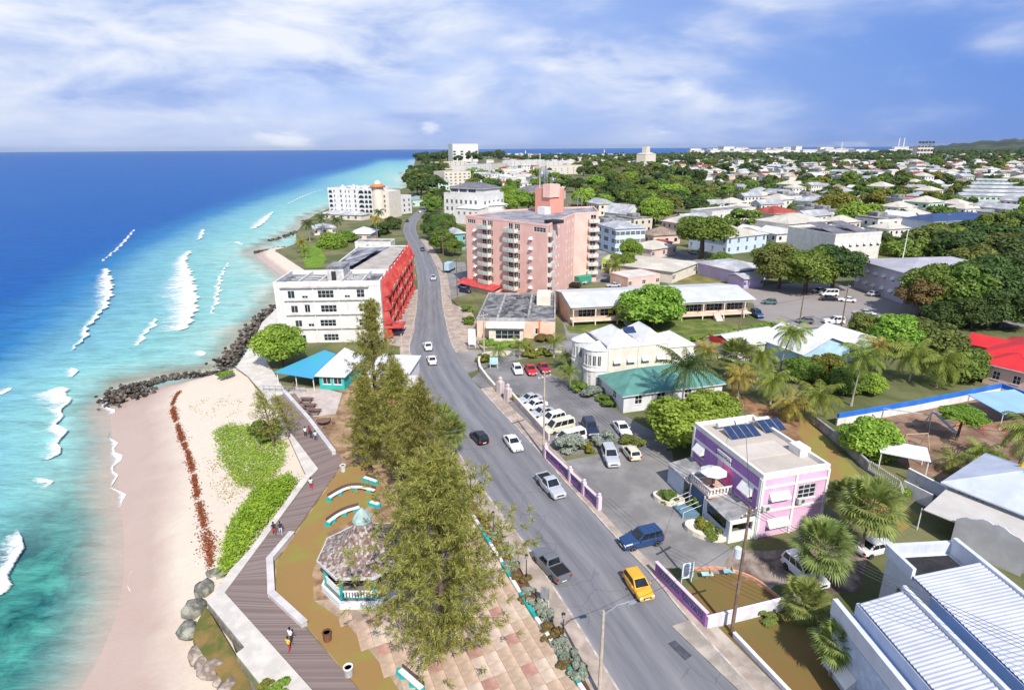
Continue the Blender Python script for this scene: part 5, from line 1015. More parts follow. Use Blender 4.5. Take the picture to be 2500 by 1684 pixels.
def car_meshes(ty, col):
    if (ty, col) in _cc: return _cc[(ty, col)]
    L, W_, Ht, prof, cb0, cb1, cr0, cr1, zb = CT[ty]; P = PAINTS[col]; parts = []
    def ring(x, hw, z0, z1, ch=0.1):
        ch = min(ch, (z1 - z0) / 3)
        return [(x, -hw, z0 + ch), (x, -hw - 0.01, (z0 + z1) / 2), (x, -hw + 0.02, z1 - ch), (x, -hw + 0.02 + ch, z1), (x, hw - 0.02 - ch, z1), (x, hw - 0.02, z1 - ch), (x, hw + 0.01, (z0 + z1) / 2), (x, hw, z0 + ch), (x, hw - ch, z0), (x, -hw + ch, z0)]
    rs = []
    for x, z in prof:
        e = abs(x) / 0.5; hw = W_ / 2 * (1 - 0.13 * max(0, e - 0.8) / 0.2); rs.append(ring(x * L, hw, 0.22 + 0.12 * max(0, e - 0.85) / 0.15, z, 0.09))
    body = MB(); body.loft(rs)
    hb, ht = W_ / 2 - 0.07, W_ / 2 - 0.21
    B = [(cb0 * L, -hb, zb), (cb1 * L, -hb, zb), (cb1 * L, hb, zb), (cb0 * L, hb, zb)]; T_ = [(cr0 * L, -ht, Ht - 0.05), (cr1 * L, -ht, Ht - 0.05), (cr1 * L, ht, Ht - 0.05), (cr0 * L, ht, Ht - 0.05)]
    body.add(B + T_ + [(cr0 * L + 0.12, -ht + 0.12, Ht), (cr1 * L - 0.12, -ht + 0.12, Ht), (cr1 * L - 0.12, ht - 0.12, Ht), (cr0 * L + 0.12, ht - 0.12, Ht)],
             [(0, 1, 5, 4), (1, 2, 6, 5), (2, 3, 7, 6), (3, 0, 4, 7), (4, 5, 9, 8), (5, 6, 10, 9), (6, 7, 11, 10), (7, 4, 8, 11), (8, 9, 10, 11)])
    if ty == 'pickup':  # open load bed
        bx0, bx1 = -0.485 * L, -0.16 * L
        bed = MB(); bed.box(bx0, bx1, -W_ / 2 + 0.12, W_ / 2 - 0.12, 1.0, 1.012); parts.append(('bed_liner', bed.mesh('bed_liner', BLK)))
        rim_ = MB()
        for y in (-1, 1): rim_.box(bx0, bx1, y * (W_ / 2 - 0.09) - 0.04, y * (W_ / 2 - 0.09) + 0.04, 0.95, 1.16)
        rim_.box(bx0 - 0.06, bx0 + 0.02, -W_ / 2 + 0.13, W_ / 2 - 0.13, 0.9, 1.16); parts.append(('bed_side', rim_.mesh('bed_side', P)))
    parts.insert(0, ('body', body.mesh('body', P)))
    def panel(i, j, k, l, u0, u1, v0, v1, name, n_out):
        a, b, c_, d = (Vector(q) for q in ((B + T_)[i], (B + T_)[j], (B + T_)[k], (B + T_)[l]))
        f = lambda u, v: a.lerp(b, u).lerp(d.lerp(c_, u), v); q = [f(u0, v0), f(u1, v0), f(u1, v1), f(u0, v1)]
        nn = (q[1] - q[0]).cross(q[3] - q[0]).normalized()
        if nn.dot(Vector(n_out)) < 0: nn = -nn; q = q[::-1]
        m = MB(); m.add([p + nn * 0.012 for p in q], [(0, 1, 2, 3)]); parts.append((name, m.mesh(name, CGL)))
    panel(1, 2, 6, 5, .07, .93, .08, .94, 'windscreen', (1, 0, 0.5)); panel(3, 0, 4, 7, .09, .91, .12 if ty != 'van' else .2, .92, 'rear_window', (-1, 0, 0.5))
    nw = 3 if ty in ('suv', 'van') else 2
    for (i, j, k, l, s) in ((0, 1, 5, 4, -1), (2, 3, 7, 6, 1)):
        for w_ in range(nw): panel(i, j, k, l, .05 + w_ * .9 / nw + .015, .05 + (w_ + 1) * .9 / nw - .015, .10, .90, 'side_window', (0, s, 0.3))
    z0 = prof[-1][1]; fx_, rx = L / 2, -L / 2
    for s in (-1, 1):
        m = MB(); m.box(fx_ - 0.17, fx_ - 0.015, s * W_ * 0.36 - 0.17, s * W_ * 0.36 + 0.13, z0 - 0.02, z0 + 0.13); parts.append(('headlight', m.mesh('headlight', HL)))
        m = MB(); m.box(rx - 0.012, rx + 0.12, s * W_ * 0.40 - 0.12, s * W_ * 0.40 + 0.10, prof[0][1] - 0.12, prof[0][1] + 0.14); parts.append(('tail_light', m.mesh('tail_light', TL)))
        m = MB(); m.box(cb1 * L - 0.35, cb1 * L - 0.2, s * (W_ / 2 + 0.09) - 0.09, s * (W_ / 2 + 0.09) + 0.05, zb + 0.02, zb + 0.17); parts.append(('mirror', m.mesh('mirror', P)))
    m = MB(); m.box(fx_ - 0.05, fx_ + 0.012, -W_ * 0.24, W_ * 0.24, z0 - 0.12, z0 + 0.05); parts.append(('grille', m.mesh('grille', BLK)))
    for x in (fx_ + 0.015, rx - 0.04): m = MB(); m.box(x, x + 0.02, -0.26, 0.26, 0.42, 0.54); parts.append(('number_plate', m.mesh('number_plate', PLATE)))
    r = 0.37 if ty in ('suv', 'pickup') else 0.31
    ty_ = MB(); ty_.lathe([(r * 0.66, -0.11), (r * 0.96, -0.11), (r, -0.07), (r, 0.07), (r * 0.96, 0.11), (r * 0.66, 0.11)], 18); rim = MB(); rim.lathe([(r * 0.64, -0.09), (r * 0.6, -0.115), (r * 0.15, -0.09), (r * 0.15, 0.09), (r * 0.6, 0.115), (r * 0.64, 0.09)], 10)
    res = (parts, ty_.mesh('wheel', TYRE), rim.mesh('rim', RIM), (L, W_, r)); _cc[(ty, col)] = res; return res
VIS_G = 'cars'
def car(ty, col, rear, front, label, group=None, small=False, z=0.012, mid=None):
    a, b = at(*rear), at(*front); ang = math.atan2(b.y - a.y, b.x - a.x); ctr = (a + b) / 2 if mid is None else at(*mid)
    parts, wm, rm, (L, W_, r) = car_meshes(ty, col)
    nm = {'sedan': 'car', 'hatch': 'hatchback', 'suv': 'suv', 'van': 'van', 'pickup': 'pickup_truck'}[ty]
    t = thing(nm, label, {'sedan': 'car', 'hatch': 'car', 'suv': 'suv', 'van': 'van', 'pickup': 'pickup'}[ty], (ctr.x, ctr.y, z), ang, group)
    for n_, me in parts:
        if small and n_ in ('mirror', 'number_plate', 'grille'): continue
        ob(n_, me, t)
    for sx in (-0.31, 0.30):
        for sy in (-1, 1):
            w_ = ob('wheel', wm, t, (sx * L, sy * (W_ / 2 - 0.08), r)); w_.rotation_euler = (PI / 2, 0, 0)
            if not small: ob('rim', rm, w_)
    return t
car('hatch', 'yellow', (1535, 1408), (1580, 1472), 'yellow hatchback driving on the coast road')
car('pickup', 'silver', (1318, 1168), (1372, 1226), 'silver double-cab pickup driving beside the purple wall')
t = car('pickup', 'grey', (1373, 1422), (1316, 1358), 'dark grey pickup with open load bed beside the flower bed')
car('suv', 'blue', (1605, 1318), (1522, 1338), 'dark blue SUV pulling out of the forecourt')
car('hatch', 'black', (1188, 1093), (1153, 1058), 'black hatchback driving away with red tail lights')
car('sedan', 'white', (1236, 1068), (1270, 1112), 'white saloon meeting the black hatchback on the road')
car('sedan', 'white', (1050, 866), (1040, 836), 'white saloon leading another white car at the side-street junction')
car('sedan', 'white', (1060, 900), (1049, 870), 'white saloon following another white car at the junction')
car('sedan', 'silver', (1056, 668), (1060, 698), 'silver car on the road in front of the pink hotel')
car('sedan', 'navy', (1035, 620), (1029, 604), 'dark car on the bend beyond the hotel', small=True)
car('sedan', 'black', (988, 548), (1000, 536), 'black car where the road bends out of sight', small=True)
car('van', 'silver', (946, 806), (986, 806), 'silver people carrier parked beside the red balconies', z=0.11)
car('hatch', 'white', (1254, 890), (1274, 930), 'white hatchback parked beside the two red cars')
car('sedan', 'red', (1284, 890), (1308, 930), 'bright red saloon parked beside the white hatchback')
car('sedan', 'maroon', (1316, 888), (1340, 922), 'dark red saloon parked by the palms')
gp = 'cars parked nose-in along the long white wall'
for i, (ty, col, u, v, lb) in enumerate((('sedan', 'silver', 1292, 980, 'silver saloon, first in the row along the white wall, by the yellow bush'), ('sedan', 'white', 1305, 996, 'white saloon, second in the row along the white wall'), ('sedan', 'silver', 1322, 1014, 'silver saloon, third in the row along the white wall'), ('suv', 'white', 1345, 1032, 'white SUV, fourth in the row along the white wall'), ('van', 'cream', 1366, 1050, 'cream-roofed van in the row along the white wall'), ('van', 'white', 1392, 1078, 'white van at the end of the row, by the grey shrubs'))):
    car(ty, col, (u + 24, v - 5), (u - 24, v + 7), lb, gp, z=0.01)
car('suv', 'navy', (1428, 1030), (1456, 1082), 'navy SUV parked between the white row and a white saloon', z=0.01)
car('sedan', 'white', (1500, 1032), (1538, 1078), 'white saloon with pale windscreen parked before the big leafy tree', z=0.01)
car('suv', 'silver', (1478, 1098), (1502, 1152), 'silver SUV parked in the purple building forecourt', z=0.02)
car('hatch', 'cream', (1552, 1128), (1528, 1098), 'cream hatchback parked beside the silver SUV', z=0.02)
car('suv', 'white', (1930, 1380), (1996, 1436), 'white SUV parked under the fan palm', z=0.03)
car('sedan', 'white', (2110, 1352), (2160, 1340), 'white saloon half hidden behind the school wall', z=0.02)
for i, (ty, col, u, v, lb) in enumerate((('sedan', 'silver', 1770, 864, 'silver saloon parked behind the cream building, back of three'), ('sedan', 'silver', 1783, 880, 'silver saloon parked behind the cream building, middle of three'), ('suv', 'beige', 1808, 897, 'beige SUV parked under the leaning palms'))): car(ty, col, (u + 19, v + 3), (u - 19, v - 2), lb, z=0.03)
gp = 'cars in the bare car park'
for ty, col, a, b_, lb in (('hatch', 'green', (1896, 743), (1860, 741), 'dark green hatchback alone in the bare car park'), ('van', 'white', (2040, 722), (2008, 722), 'white van in the bare car park'), ('sedan', 'black', (2040, 734), (2003, 733), 'black saloon parked before the white van'), ('sedan', 'grey', (2010, 713), (1985, 716), 'dark car parked behind the white van'), ('sedan', 'white', (2085, 738), (2050, 735), 'white saloon parked beside the black saloon'), ('sedan', 'silver', (2115, 724), (2152, 720), 'silver saloon below the lilac building'), ('hatch', 'grey', (1985, 790), (1945, 787), 'grey hatchback by the car park street'), ('suv', 'white', (2055, 790), (2015, 789), 'white SUV by the car park street pole'), ('sedan', 'silver', (2125, 770), (2090, 766), 'silver saloon at the back of a row of three by the trees'), ('sedan', 'white', (2145, 780), (2110, 777), 'white saloon in the middle of a row of three by the trees'), ('sedan', 'white', (2170, 790), (2130, 788), 'white saloon at the front of a row of three by the trees'), ('suv', 'blue', (1840, 768), (1856, 778), 'blue SUV at the end of the shop building')):
    car(ty, col, a, b_, lb, gp, True)
for ty, col, a, b_, lb in (('sedan', 'silver', (1432, 694), (1402, 692), 'silver car behind the pink hotel'), ('suv', 'black', (1412, 703), (1386, 700), 'black SUV behind the pink hotel'), ('suv', 'navy', (1500, 690), (1470, 688), 'dark SUV by the hotel yard wall'), ('sedan', 'silver', (1515, 700), (1480, 701), 'silver saloon by the hotel yard wall'), ('sedan', 'blue', (1120, 702), (1146, 706), 'blue saloon under the hotel awning'), ('hatch', 'navy', (1124, 712), (1150, 716), 'navy hatchback under the hotel awning'), ('sedan', 'white', (1030, 523), (1020, 516), 'white car at the far road bend'), ('sedan', 'white', (1700, 612), (1728, 618), 'white car in the far yard under the spreading tree'), ('sedan', 'grey', (1680, 616), (1700, 624), 'grey car in the far yard under the spreading tree'), ('sedan', 'silver', (2330, 590), (2300, 586), 'silver car by the hall with the blue roof'), ('suv', 'black', (2360, 600), (2330, 598), 'black SUV by the hall with the blue roof')):
    car(ty, col, a, b_, lb, None, True)
# pale blue lorry by the hotel
t = thing('lorry', 'pale blue box lorry parked by the red signs', 'lorry', at(1098, 662), R(75)); BX = PAINTS['paleblue']
MB().box(-3.6, 1.2, -1.1, 1.1, 0.9, 3.2).build('cargo_box', BX, t); MB().loft([[(1.3, -1.0, 0.5), (1.3, 1.0, 0.5), (1.3, 1.0, 2.5), (1.3, -1.0, 2.5)], [(2.4, -1.0, 0.5), (2.4, 1.0, 0.5), (2.4, 1.0, 2.3), (2.4, -1.0, 2.3)], [(2.9, -0.95, 0.5), (2.9, 0.95, 0.5), (2.9, 0.95, 1.4), (2.9, -0.95, 1.4)]]).build('cab', BX, t); MB().add([(2.44, -0.85, 2.2), (2.44, 0.85, 2.2), (2.9, 0.85, 1.5), (2.9, -0.85, 1.5)], [(0, 3, 2, 1)]).build('windscreen', CGL, t); MB().box(-3.5, 2.6, -0.8, 0.8, 0.5, 0.9).build('chassis', BLK, t)
for x in (-2.4, 2.0):
    for s in (-1, 1): w_ = MB().lathe([(0.3, -0.14), (0.48, -0.14), (0.48, 0.14), (0.3, 0.14)], 14).build('wheel', TYRE, t, (x, s * 0.95, 0.48)); w_.rotation_euler = (PI / 2, 0, 0)

# ------------------------------------------------------------------ people
def person(loc, rz, label, top, legs, skin=(0.16, 0.075, 0.045), stride=0.18, tall=1.72, skirt=None, bare_legs=False, hairc=(0.01, 0.008, 0.008), hat=None, bag=None):
    k = tall / 1.75
    t = thing('person', label, 'person', loc, rz)
    J = dict(pel=(0, 0, .95), sp=(0, 0.01, 1.12), ch=(0, 0.015, 1.32), nk=(0, 0.0, 1.47), hd=(0, -0.02, 1.60), ht=(0, -0.02, 1.72),
             lh=(.10, 0, .90), lk=(.11, -stride * .6, .50), la=(.11, -stride + .02, .09), lt=(.11, -stride - .14, .04),
             rh=(-.10, 0, .90), rk=(-.11, stride * .15, .50), ra=(-.11, stride + .05, .10), rt=(-.11, stride - .10, .04),
             ls=(.19, 0.01, 1.40), le=(.25, stride * .4, 1.13), lw=(.26, stride * .2 - .08, .90), lf=(.26, stride * .2 - .11, .80),
             rs=(-.19, 0.01, 1.40), re=(-.25, -stride * .3, 1.13), rw=(-.26, -stride * .9 - .08, .92), rf=(-.26, -stride * .9 - .11, .82))
    rad = dict(pel=.135, sp=.125, ch=.145, nk=.058, hd=.098, ht=.07, lh=.085, lk=.058, la=.042, lt=.034, rh=.085, rk=.058, ra=.042, rt=.034, ls=.06, le=.042, lw=.03, lf=.032, rs=.06, re=.042, rw=.03, rf=.032)
    E_ = [('pel', 'sp'), ('sp', 'ch'), ('ch', 'nk'), ('nk', 'hd'), ('hd', 'ht'), ('pel', 'lh'), ('lh', 'lk'), ('lk', 'la'), ('la', 'lt'), ('pel', 'rh'), ('rh', 'rk'), ('rk', 'ra'), ('ra', 'rt'), ('ch', 'ls'), ('ls', 'le'), ('le', 'lw'), ('lw', 'lf'), ('ch', 'rs'), ('rs', 're'), ('re', 'rw'), ('rw', 'rf')]
    ks = list(J); me = bpy.data.meshes.new('body'); me.from_pydata([tuple(a * k for a in J[q]) for q in ks], [(ks.index(a), ks.index(b)) for a, b in E_], [])
    o = ob('body', me, t); md = o.modifiers.new('skin', 'SKIN')
    for i, q in enumerate(ks):
        sv = me.skin_vertices[0].data[i]; sv.radius = (rad[q] * k,) * 2; sv.use_root = (q == 'pel')
    o.modifiers.new('sub', 'SUBSURF').levels = 1; o.modifiers['sub'].render_levels = 2
    sm = M('skin_%d' % int(skin[0] * 1000), skin, 0.6)
    m = bpy.data.materials.new('clothing'); m.use_nodes = True; n = m.node_tree; p = n.nodes['Principled BSDF']; tcn = N('ShaderNodeTexCoord', n); sx = N('ShaderNodeSeparateXYZ', n); Lk(tcn.outputs['Object'], sx.inputs[0], n)
    cr = N('ShaderNodeValToRGB', n); f = 2.0
    ramp(cr, [(0.0, (0.25, 0.2, 0.18)), (0.05, skin if bare_legs else legs), ((0.56 if bare_legs else 0.2) * k / f, legs), (0.97 * k / f, top), (1.45 * k / f, skin), (1.66 * k / f, hairc)], 'CONSTANT')
    Lk(mathn('DIVIDE', sx.outputs[2], f, n), cr.inputs[0], n)
    # bare forearms
    ab = mathn('ABSOLUTE', sx.outputs[0], None, n); arm = mathn('MULTIPLY', mathn('GREATER_THAN', ab, 0.205 * k, n), mathn('LESS_THAN', sx.outputs[2], 1.24 * k, n), n)
    Lk(mixc(arm, cr.outputs[0], skin, n), p.inputs['Base Color'], n); p.inputs['Roughness'].default_value = 0.75; me.materials.append(m)
    hm = MB(); n_ = 12; hm.lathe([(0.101 * k, 1.60 * k), (0.112 * k, 1.66 * k), (0.09 * k, 1.735 * k), (0.02 * k, 1.765 * k)], n_); hm.build('hair', M('hair', hairc, 0.6), t, (0, 0.005, 0), 0, True)
    if skirt: MB().lathe([(0.15 * k, 1.0 * k), (0.21 * k, 0.75 * k), (0.27 * k, 0.5 * k)], 14).build('skirt', M('skirt_cloth_%d' % int(skirt[0] * 100), skirt, 0.8), t)
    if bag: MB().box(-0.17, 0.17, 0.16, 0.32, 1.05, 1.45).build('backpack', M('bag', bag, 0.7), t)
    return t
zb_ = 0.09
person((*at(671, 1308)[:2], zb_), 0.5, 'person in black top and red shorts walking in a pair on the boardwalk', (0.012, 0.012, 0.015), (0.5, 0.03, 0.04), bare_legs=True)
person((*at(687, 1307)[:2], zb_), 0.3, 'person in dark top and pale trousers walking beside one in red shorts', (0.02, 0.025, 0.05), (0.5, 0.55, 0.62), bag=(0.5, 0.52, 0.55))
person((*at(761, 1196)[:2], zb_), 3.3, 'person in white shirt and red trousers alone on the boardwalk', (0.72, 0.73, 0.75), (0.55, 0.03, 0.05))
person((*at(707, 1592)[:2], zb_), 2.6, 'person in yellow top and red trousers on the near boardwalk', (0.80, 0.52, 0.04), (0.5, 0.02, 0.03), tall=1.6, skirt=None)
person((*at(712, 1572)[:2], zb_), 2.6, 'person in white top and dark trousers behind the one in yellow', (0.75, 0.78, 0.85), (0.03, 0.03, 0.04))
person((*at(747, 1068)[:2], zb_), 0.4, 'person in white shirt in the group at the boardwalk wall', (0.7, 0.72, 0.74), (0.03, 0.03, 0.04))
person((*at(757, 1066)[:2], zb_), 0.2, 'person in dark red top in the group at the boardwalk wall', (0.25, 0.02, 0.03), (0.02, 0.02, 0.03))
person((*at(772, 1078)[:2], zb_), 0.4, 'person in pale blue top nearest the end of the boardwalk wall', (0.55, 0.66, 0.75), (0.06, 0.12, 0.2))
person((*at(761, 1073)[:2], zb_), 0.4, 'person in black between two others at the boardwalk wall', (0.02, 0.02, 0.02), (0.05, 0.05, 0.05), tall=1.5)
person((*at(718, 952)[:2], 0.03), 1.2, 'person in brown on the beach bar terrace', (0.22, 0.10, 0.05), (0.1, 0.06, 0.04))

# ------------------------------------------------------------------ walls and fences
def wall_line(name, label, pts, hgt, th, mat, cap=None, cat='wall', z=0.0, capo=0.05):
    pts = [Vector(p) for p in pts]; t = thing(name, label, cat, (pts[0].x, pts[0].y, z)); P = [Vector((p.x - pts[0].x, p.y - pts[0].y, 0)) for p in pts]
    for nm, h0, h1, tt, m_ in (('panel', 0, hgt, th, mat),) + ((('coping', hgt, hgt + 0.09, th + capo * 2, cap),) if cap else ()):
        for si, (a, b) in enumerate(zip(P[:-1], P[1:])):
            d = (b - a); L = d.length; a_ = math.atan2(d.y, d.x)
            MB().box(-tt * 0.3, L + tt * 0.3, -tt / 2 - 0.002 * (si % 2), tt / 2 + 0.002 * (si % 2), h0, h1 + 0.004 * (si % 2)).build(nm, m_, t, (a.x, a.y, 0), a_)
    return t
PW = M('purple_wall_paint', (0.36, 0.15, 0.42), 0.8, 0.12, 0.6, streak=0.15); PLIL = M('lilac_coping', (0.72, 0.56, 0.64), 0.8, 0.06, 0.6); LAT = M('lattice_grey', (0.30, 0.30, 0.44), 0.7, 0.4, 4, col2=(0.55, 0.55, 0.66))
def purple_wall(p, q, n, label, hgt=1.5, posts=True):
    L = (q - p).length; a = math.atan2(q.y - p.y, q.x - p.x); t = thing('wall', label, 'wall', (p.x, p.y, 0.1), a); s = L / n
    for i in range(n):
        MB().box(i * s, (i + 1) * s, -0.1, 0.1, 0, hgt * 0.36).build('wall_panel', PW, t); MB().box(i * s, (i + 1) * s, -0.1, 0.1, hgt * 0.86, hgt).build('wall_panel', PW, t)
        MB().box(i * s, i * s + 0.5, -0.1, 0.1, hgt * 0.36, hgt * 0.86).build('wall_panel', PW, t)
        if i == n - 1: MB().box((i + 1) * s - 0.4, (i + 1) * s, -0.1, 0.1, hgt * 0.36, hgt * 0.86).build('wall_panel', PW, t)
        x0, x1 = i * s + 0.5, (i + 1) * s - (0.4 if i == n - 1 else 0); mb = MB(); m_ = max(3, int((x1 - x0) / 0.34)); z0, z1 = hgt * 0.36, hgt * 0.86
        for k in range(m_):
            xa = x0 + (x1 - x0) * k / m_; xb = x0 + (x1 - x0) * (k + 1) / m_
            mb.tube([(xa, 0, z0), (xb, 0, z1)], 0.04, 4); mb.tube([(xa, 0, z1), (xb, 0, z0)], 0.04, 4)
        lo_ = mb.build('lattice', LAT, t); tag(lo_, kind='stuff')
        MB().box(x0, x1, 0.03, 0.06, z0, z1).build('lattice_back', M('lattice_back', (0.22, 0.18, 0.32), 0.8), t)
    MB().box(-0.06, L + 0.06, -0.17, 0.17, hgt, hgt + 0.1).build('coping', PLIL, t)
    if posts:
        for i in (0, 2, 3, 4)[:n + 1] if n >= 4 else (0, n): mb = MB(); mb.box(i * s - 0.22, i * s + 0.22, -0.23, 0.23, 0, hgt + 0.35); mb.lathe([(0.26, hgt + 0.36), (0.18, hgt + 0.5), (0.2, hgt + 0.7), (0.0, hgt + 0.85)], 10, T=Matrix.Translation((i * s, 0, 0))); mb.build('pillar', PLIL, t)
    return t
purple_wall(at(1332, 1118), at(1462, 1245), 4, 'purple lattice wall with lilac pillars between road and forecourt', 1.4)
purple_wall(at(1600, 1405), at(1722, 1532), 2, 'purple lattice wall before the small play lawn', 1.5, False)
LW = M('lilac_white_wall', (0.68, 0.66, 0.72), 0.85, 0.08, 0.6, streak=0.3)
wall_line('wall', 'white wall running from the purple wall to the school', [at(1726, 1534), at(1950, 1478)], 1.25, 0.2, LW, LW)
wall_line('wall', 'low white wall along the pavement by the brown lawn', [at(1792, 1558), at(1850, 1620), at(1930, 1705), at(2100, 1880)], 0.55, 0.22, LW, TRIM)
WPK = M('pinkish_wall', (0.60, 0.50, 0.49), 0.88, 0.12, 0.5, streak=0.3)
wl = wall_line('wall', 'long pale wall between pavement and car park', [at(1245, 968), at(1300, 1030), at(1340, 1075)], 1.1, 0.25, WPK, CREAM)
for u, v in ((1222, 960), (1240, 978)):
    g = at(u, v); mb = MB(); mb.box(-0.5, 0.5, -0.5, 0.5, 0, 2.2); mb.lathe([(0.5, 2.2), (0.34, 2.6), (0.42, 2.8), (0, 3.2)], 10); o = mb.build('gate_pillar', WPK, None, (g.x, g.y, 0), R(-50)); tag(o, 'rounded white gate pillar at the car park entrance', 'pillar', 'pair of gate pillars at the car park entrance')
# curved planter wall at the street corner
cw = smooth_line(A([(1172, 905), (1168, 885), (1180, 872), (1215, 868)]), 2); cw2 = smooth_line(A([(1172, 905), (1190, 930), (1212, 955)]), 2)
wall_line('planter_wall', 'curved white planter wall at the side-street corner', cw2[::-1] + cw[1:], 0.9, 0.3, CREAM, CREAM)
wall_line('wall', 'low wall behind the corner planter by the palms', A([(1220, 868), (1300, 862), (1370, 862)]), 0.8, 0.25, CREAM, CREAM)
# playground walls
BLUEW = M('bright_blue_paint', (0.03, 0.17, 0.60), 0.7, 0.12, 0.5); 
t = wall_line('playground_wall', 'white wall with bright blue top round the playground', A([(2042, 1038), (2230, 1005), (2440, 962), (2540, 1000)]), 1.2, 0.25, WHITE)
for a, b_ in zip(A([(2042, 1038), (2230, 1005), (2440, 962)]), A([(2230, 1005), (2440, 962), (2540, 1000)])): d = b_ - a; MB().box(0, d.length, -0.14, 0.14, 1.2, 1.95).build('blue_panel', BLUEW, t, (a.x - t.location.x, a.y - t.location.y, 0), math.atan2(d.y, d.x))
GW = M('grey_block_wall', (0.33, 0.32, 0.33), 0.9, 0.3, 0.7, streak=0.4)
wall_line('wall', 'weathered grey block wall beside the purple building', A([(1992, 1040), (2060, 1095), (2118, 1150)]), 1.3, 0.25, GW, GW)
def picket(p, q, label):
    L = (q - p).length; t = thing('fence', label, 'fence', (p.x, p.y, 0.02), math.atan2(q.y - p.y, q.x - p.x)); pm = MB().box(-0.035, 0.035, -0.02, 0.02, 0.25, 1.7).mesh('picket', TRIM)
    MB().box(0, L, -0.09, 0.09, 0, 0.25).build('base', GW, t)
    for z in (0.5, 1.5): MB().box(0, L, 0.021, 0.06, z, z + 0.06).build('rail', TRIM, t)
    for i in range(int(L / 0.3)): ob('picket', pm, t, (0.15 + i * 0.3, 0, 0))
picket(at(2120, 1152), at(2190, 1200), 'white picket fence above the grey wall'); picket(at(2192, 1202), at(2200, 1228), 'short return of white pickets by the white gate')
t = wall_line('wall', 'white curved-top wall by the playschool', A([(2202, 1205), (2270, 1240)]), 1.8, 0.2, LW); wall_line('wall', 'white wall under the playschool roof', A([(2215, 1170), (2300, 1215), (2345, 1240)]), 1.5, 0.2, LW, TRIM)
# low boardwalk seat walls
BWL = M('bench_concrete', (0.56, 0.53, 0.52), 0.88, 0.1, 0.7, streak=0.15)
wall_line('seat_wall', 'low pale seat wall bending round the lawn', A([(712, 1310), (660, 1372), (664, 1456), (742, 1528)]), 0.5, 0.55, BWL, BWL, 'bench'); wall_line('seat_wall', 'low pale wall beside the beach bar end of the boardwalk', A([(695, 962), (752, 1026), (815, 1110)]), 0.6, 0.5, BWL, BWL, 'wall')
# planter along the pavement with a striped teal and white edge
TEALP = M('teal_paint', (0.02, 0.38, 0.38), 0.6, 0.15, 1.2)
tl = A([(1440, 1716), (1414, 1676), (1361, 1593), (1309, 1514), (1270, 1453), (1226, 1379), (1170, 1288), (1143, 1244), (1100, 1160)]); rs = resample(tl, 2.3)
t = thing('planter_edge', 'low planter edge painted in teal and white lengths', 'planter', (rs[0].x, rs[0].y, 0))
for i, (a, b_) in enumerate(zip(rs[:-1], rs[1:])): d = b_ - a; MB().box(0, d.length, -0.17, 0.17, 0, 0.42).build('edge_block', TEALP if i % 2 else TRIM, t, (a.x - rs[0].x, a.y - rs[0].y, 0), math.atan2(d.y, d.x))
bed_in = tl; bed_out = offset(clip_y(roadL, 30, 72), 2.15)
sheet('flower_bed', tl[:8] + [p for p in bed_out[::-1]], 0.05, M('bed_soil', (0.16, 0.07, 0.045), 0.97, 0.3, 1.0, 0.5, 6), 'dark soil of the roadside flower bed')

# ------------------------------------------------------------------ poles, wires, lamps, signs
WOODP = M('pole_wood', (0.20, 0.14, 0.10), 0.9, 0.25, 2); CPOLE = M('pole_concrete', (0.50, 0.42, 0.34), 0.85, 0.15, 2)
tops = {}
def pole(key, base, vtop, label, mat=WOODP, arm=True, lean=(0, 0), lamp=False):
    g = at(*base); hh = height(g, vtop); t = thing('utility_pole', label, 'pole', (g.x, g.y, 0)); top = Vector((lean[0], lean[1], hh))
    MB().tube([(0, 0, 0), top * 0.5, top], [0.17, 0.14, 0.10], 8).build('pole', mat, t)
    if arm:
        MB().box(-1.1, 1.1, -0.06, 0.06, hh - 0.75, hh - 0.62).build('crossarm', mat, t, (lean[0], lean[1], 0), R(35))
        for x in (-0.95, -0.4, 0.4, 0.95): MB().lathe([(0.05, 0), (0.07, 0.06), (0.03, 0.16)], 6).build('insulator', TRIM, t, (lean[0] + x * math.cos(R(35)), lean[1] + x * math.sin(R(35)), hh - 0.62))
    if lamp:
        MB().tube([(0, 0, hh - 0.4), (1.0, 0.3, hh + 0.2), (2.0, 0.6, hh + 0.25)], 0.05, 6).build('lamp_arm', STEEL, t); MB().box(-0.35, 0.35, -0.13, 0.13, -0.1, 0.05).build('lamp_head', STEEL, t, (2.1, 0.6, hh + 0.22), 0.3)
    tops[key] = Vector((g.x + lean[0], g.y + lean[1], hh)); return t
pole('A', (1463, 1700), 1490, 'pale lamp post standing by the flower bed', CPOLE, False, lamp=True)
pole('B', (1327, 1112), 908, 'thin utility pole at the end of the purple wall', CPOLE, True)
pole('Cc', (1182, 860), 762, 'utility pole at the street corner by the sign board', CPOLE, True)
t = pole('D', (1786, 1545), 1240, 'leaning timber utility pole with a transformer can', WOODP, True, (0.25, 0.3))
mb = MB(); mb.lathe([(0.28, 0), (0.3, 0.05), (0.3, 0.9), (0.2, 1.0)], 14); mb.build('transformer', M('transformer_grey', (0.62, 0.66, 0.70), 0.4), t, (-0.36, 0.1, tops['D'].z * 0.62))
MB().box(-0.9, 0.9, -0.05, 0.05, 0, 0.1).build('crossarm', WOODP, t, (0.12, 0.12, tops['D'].z * 0.42), R(20))
pole('E', (2054, 797), 694, 'tall timber pole by the car park street'); pole('Fp', (1791, 860), 748, 'leaning pole beside the silver cars', WOODP, True, (0.9, 0)); pole('Gp', (1952, 788), 722, 'short pole by the grey hatchback', WOODP, False); pole('Hp', (1084, 668), 574, 'pole with a broad crossarm beside the blue lorry'); pole('Ip', (1118, 748), 628, 'pole in front of the flat-roofed office'); pole('Jp', (1320, 735), 650, 'thin pole at the hotel corner', CPOLE, False)
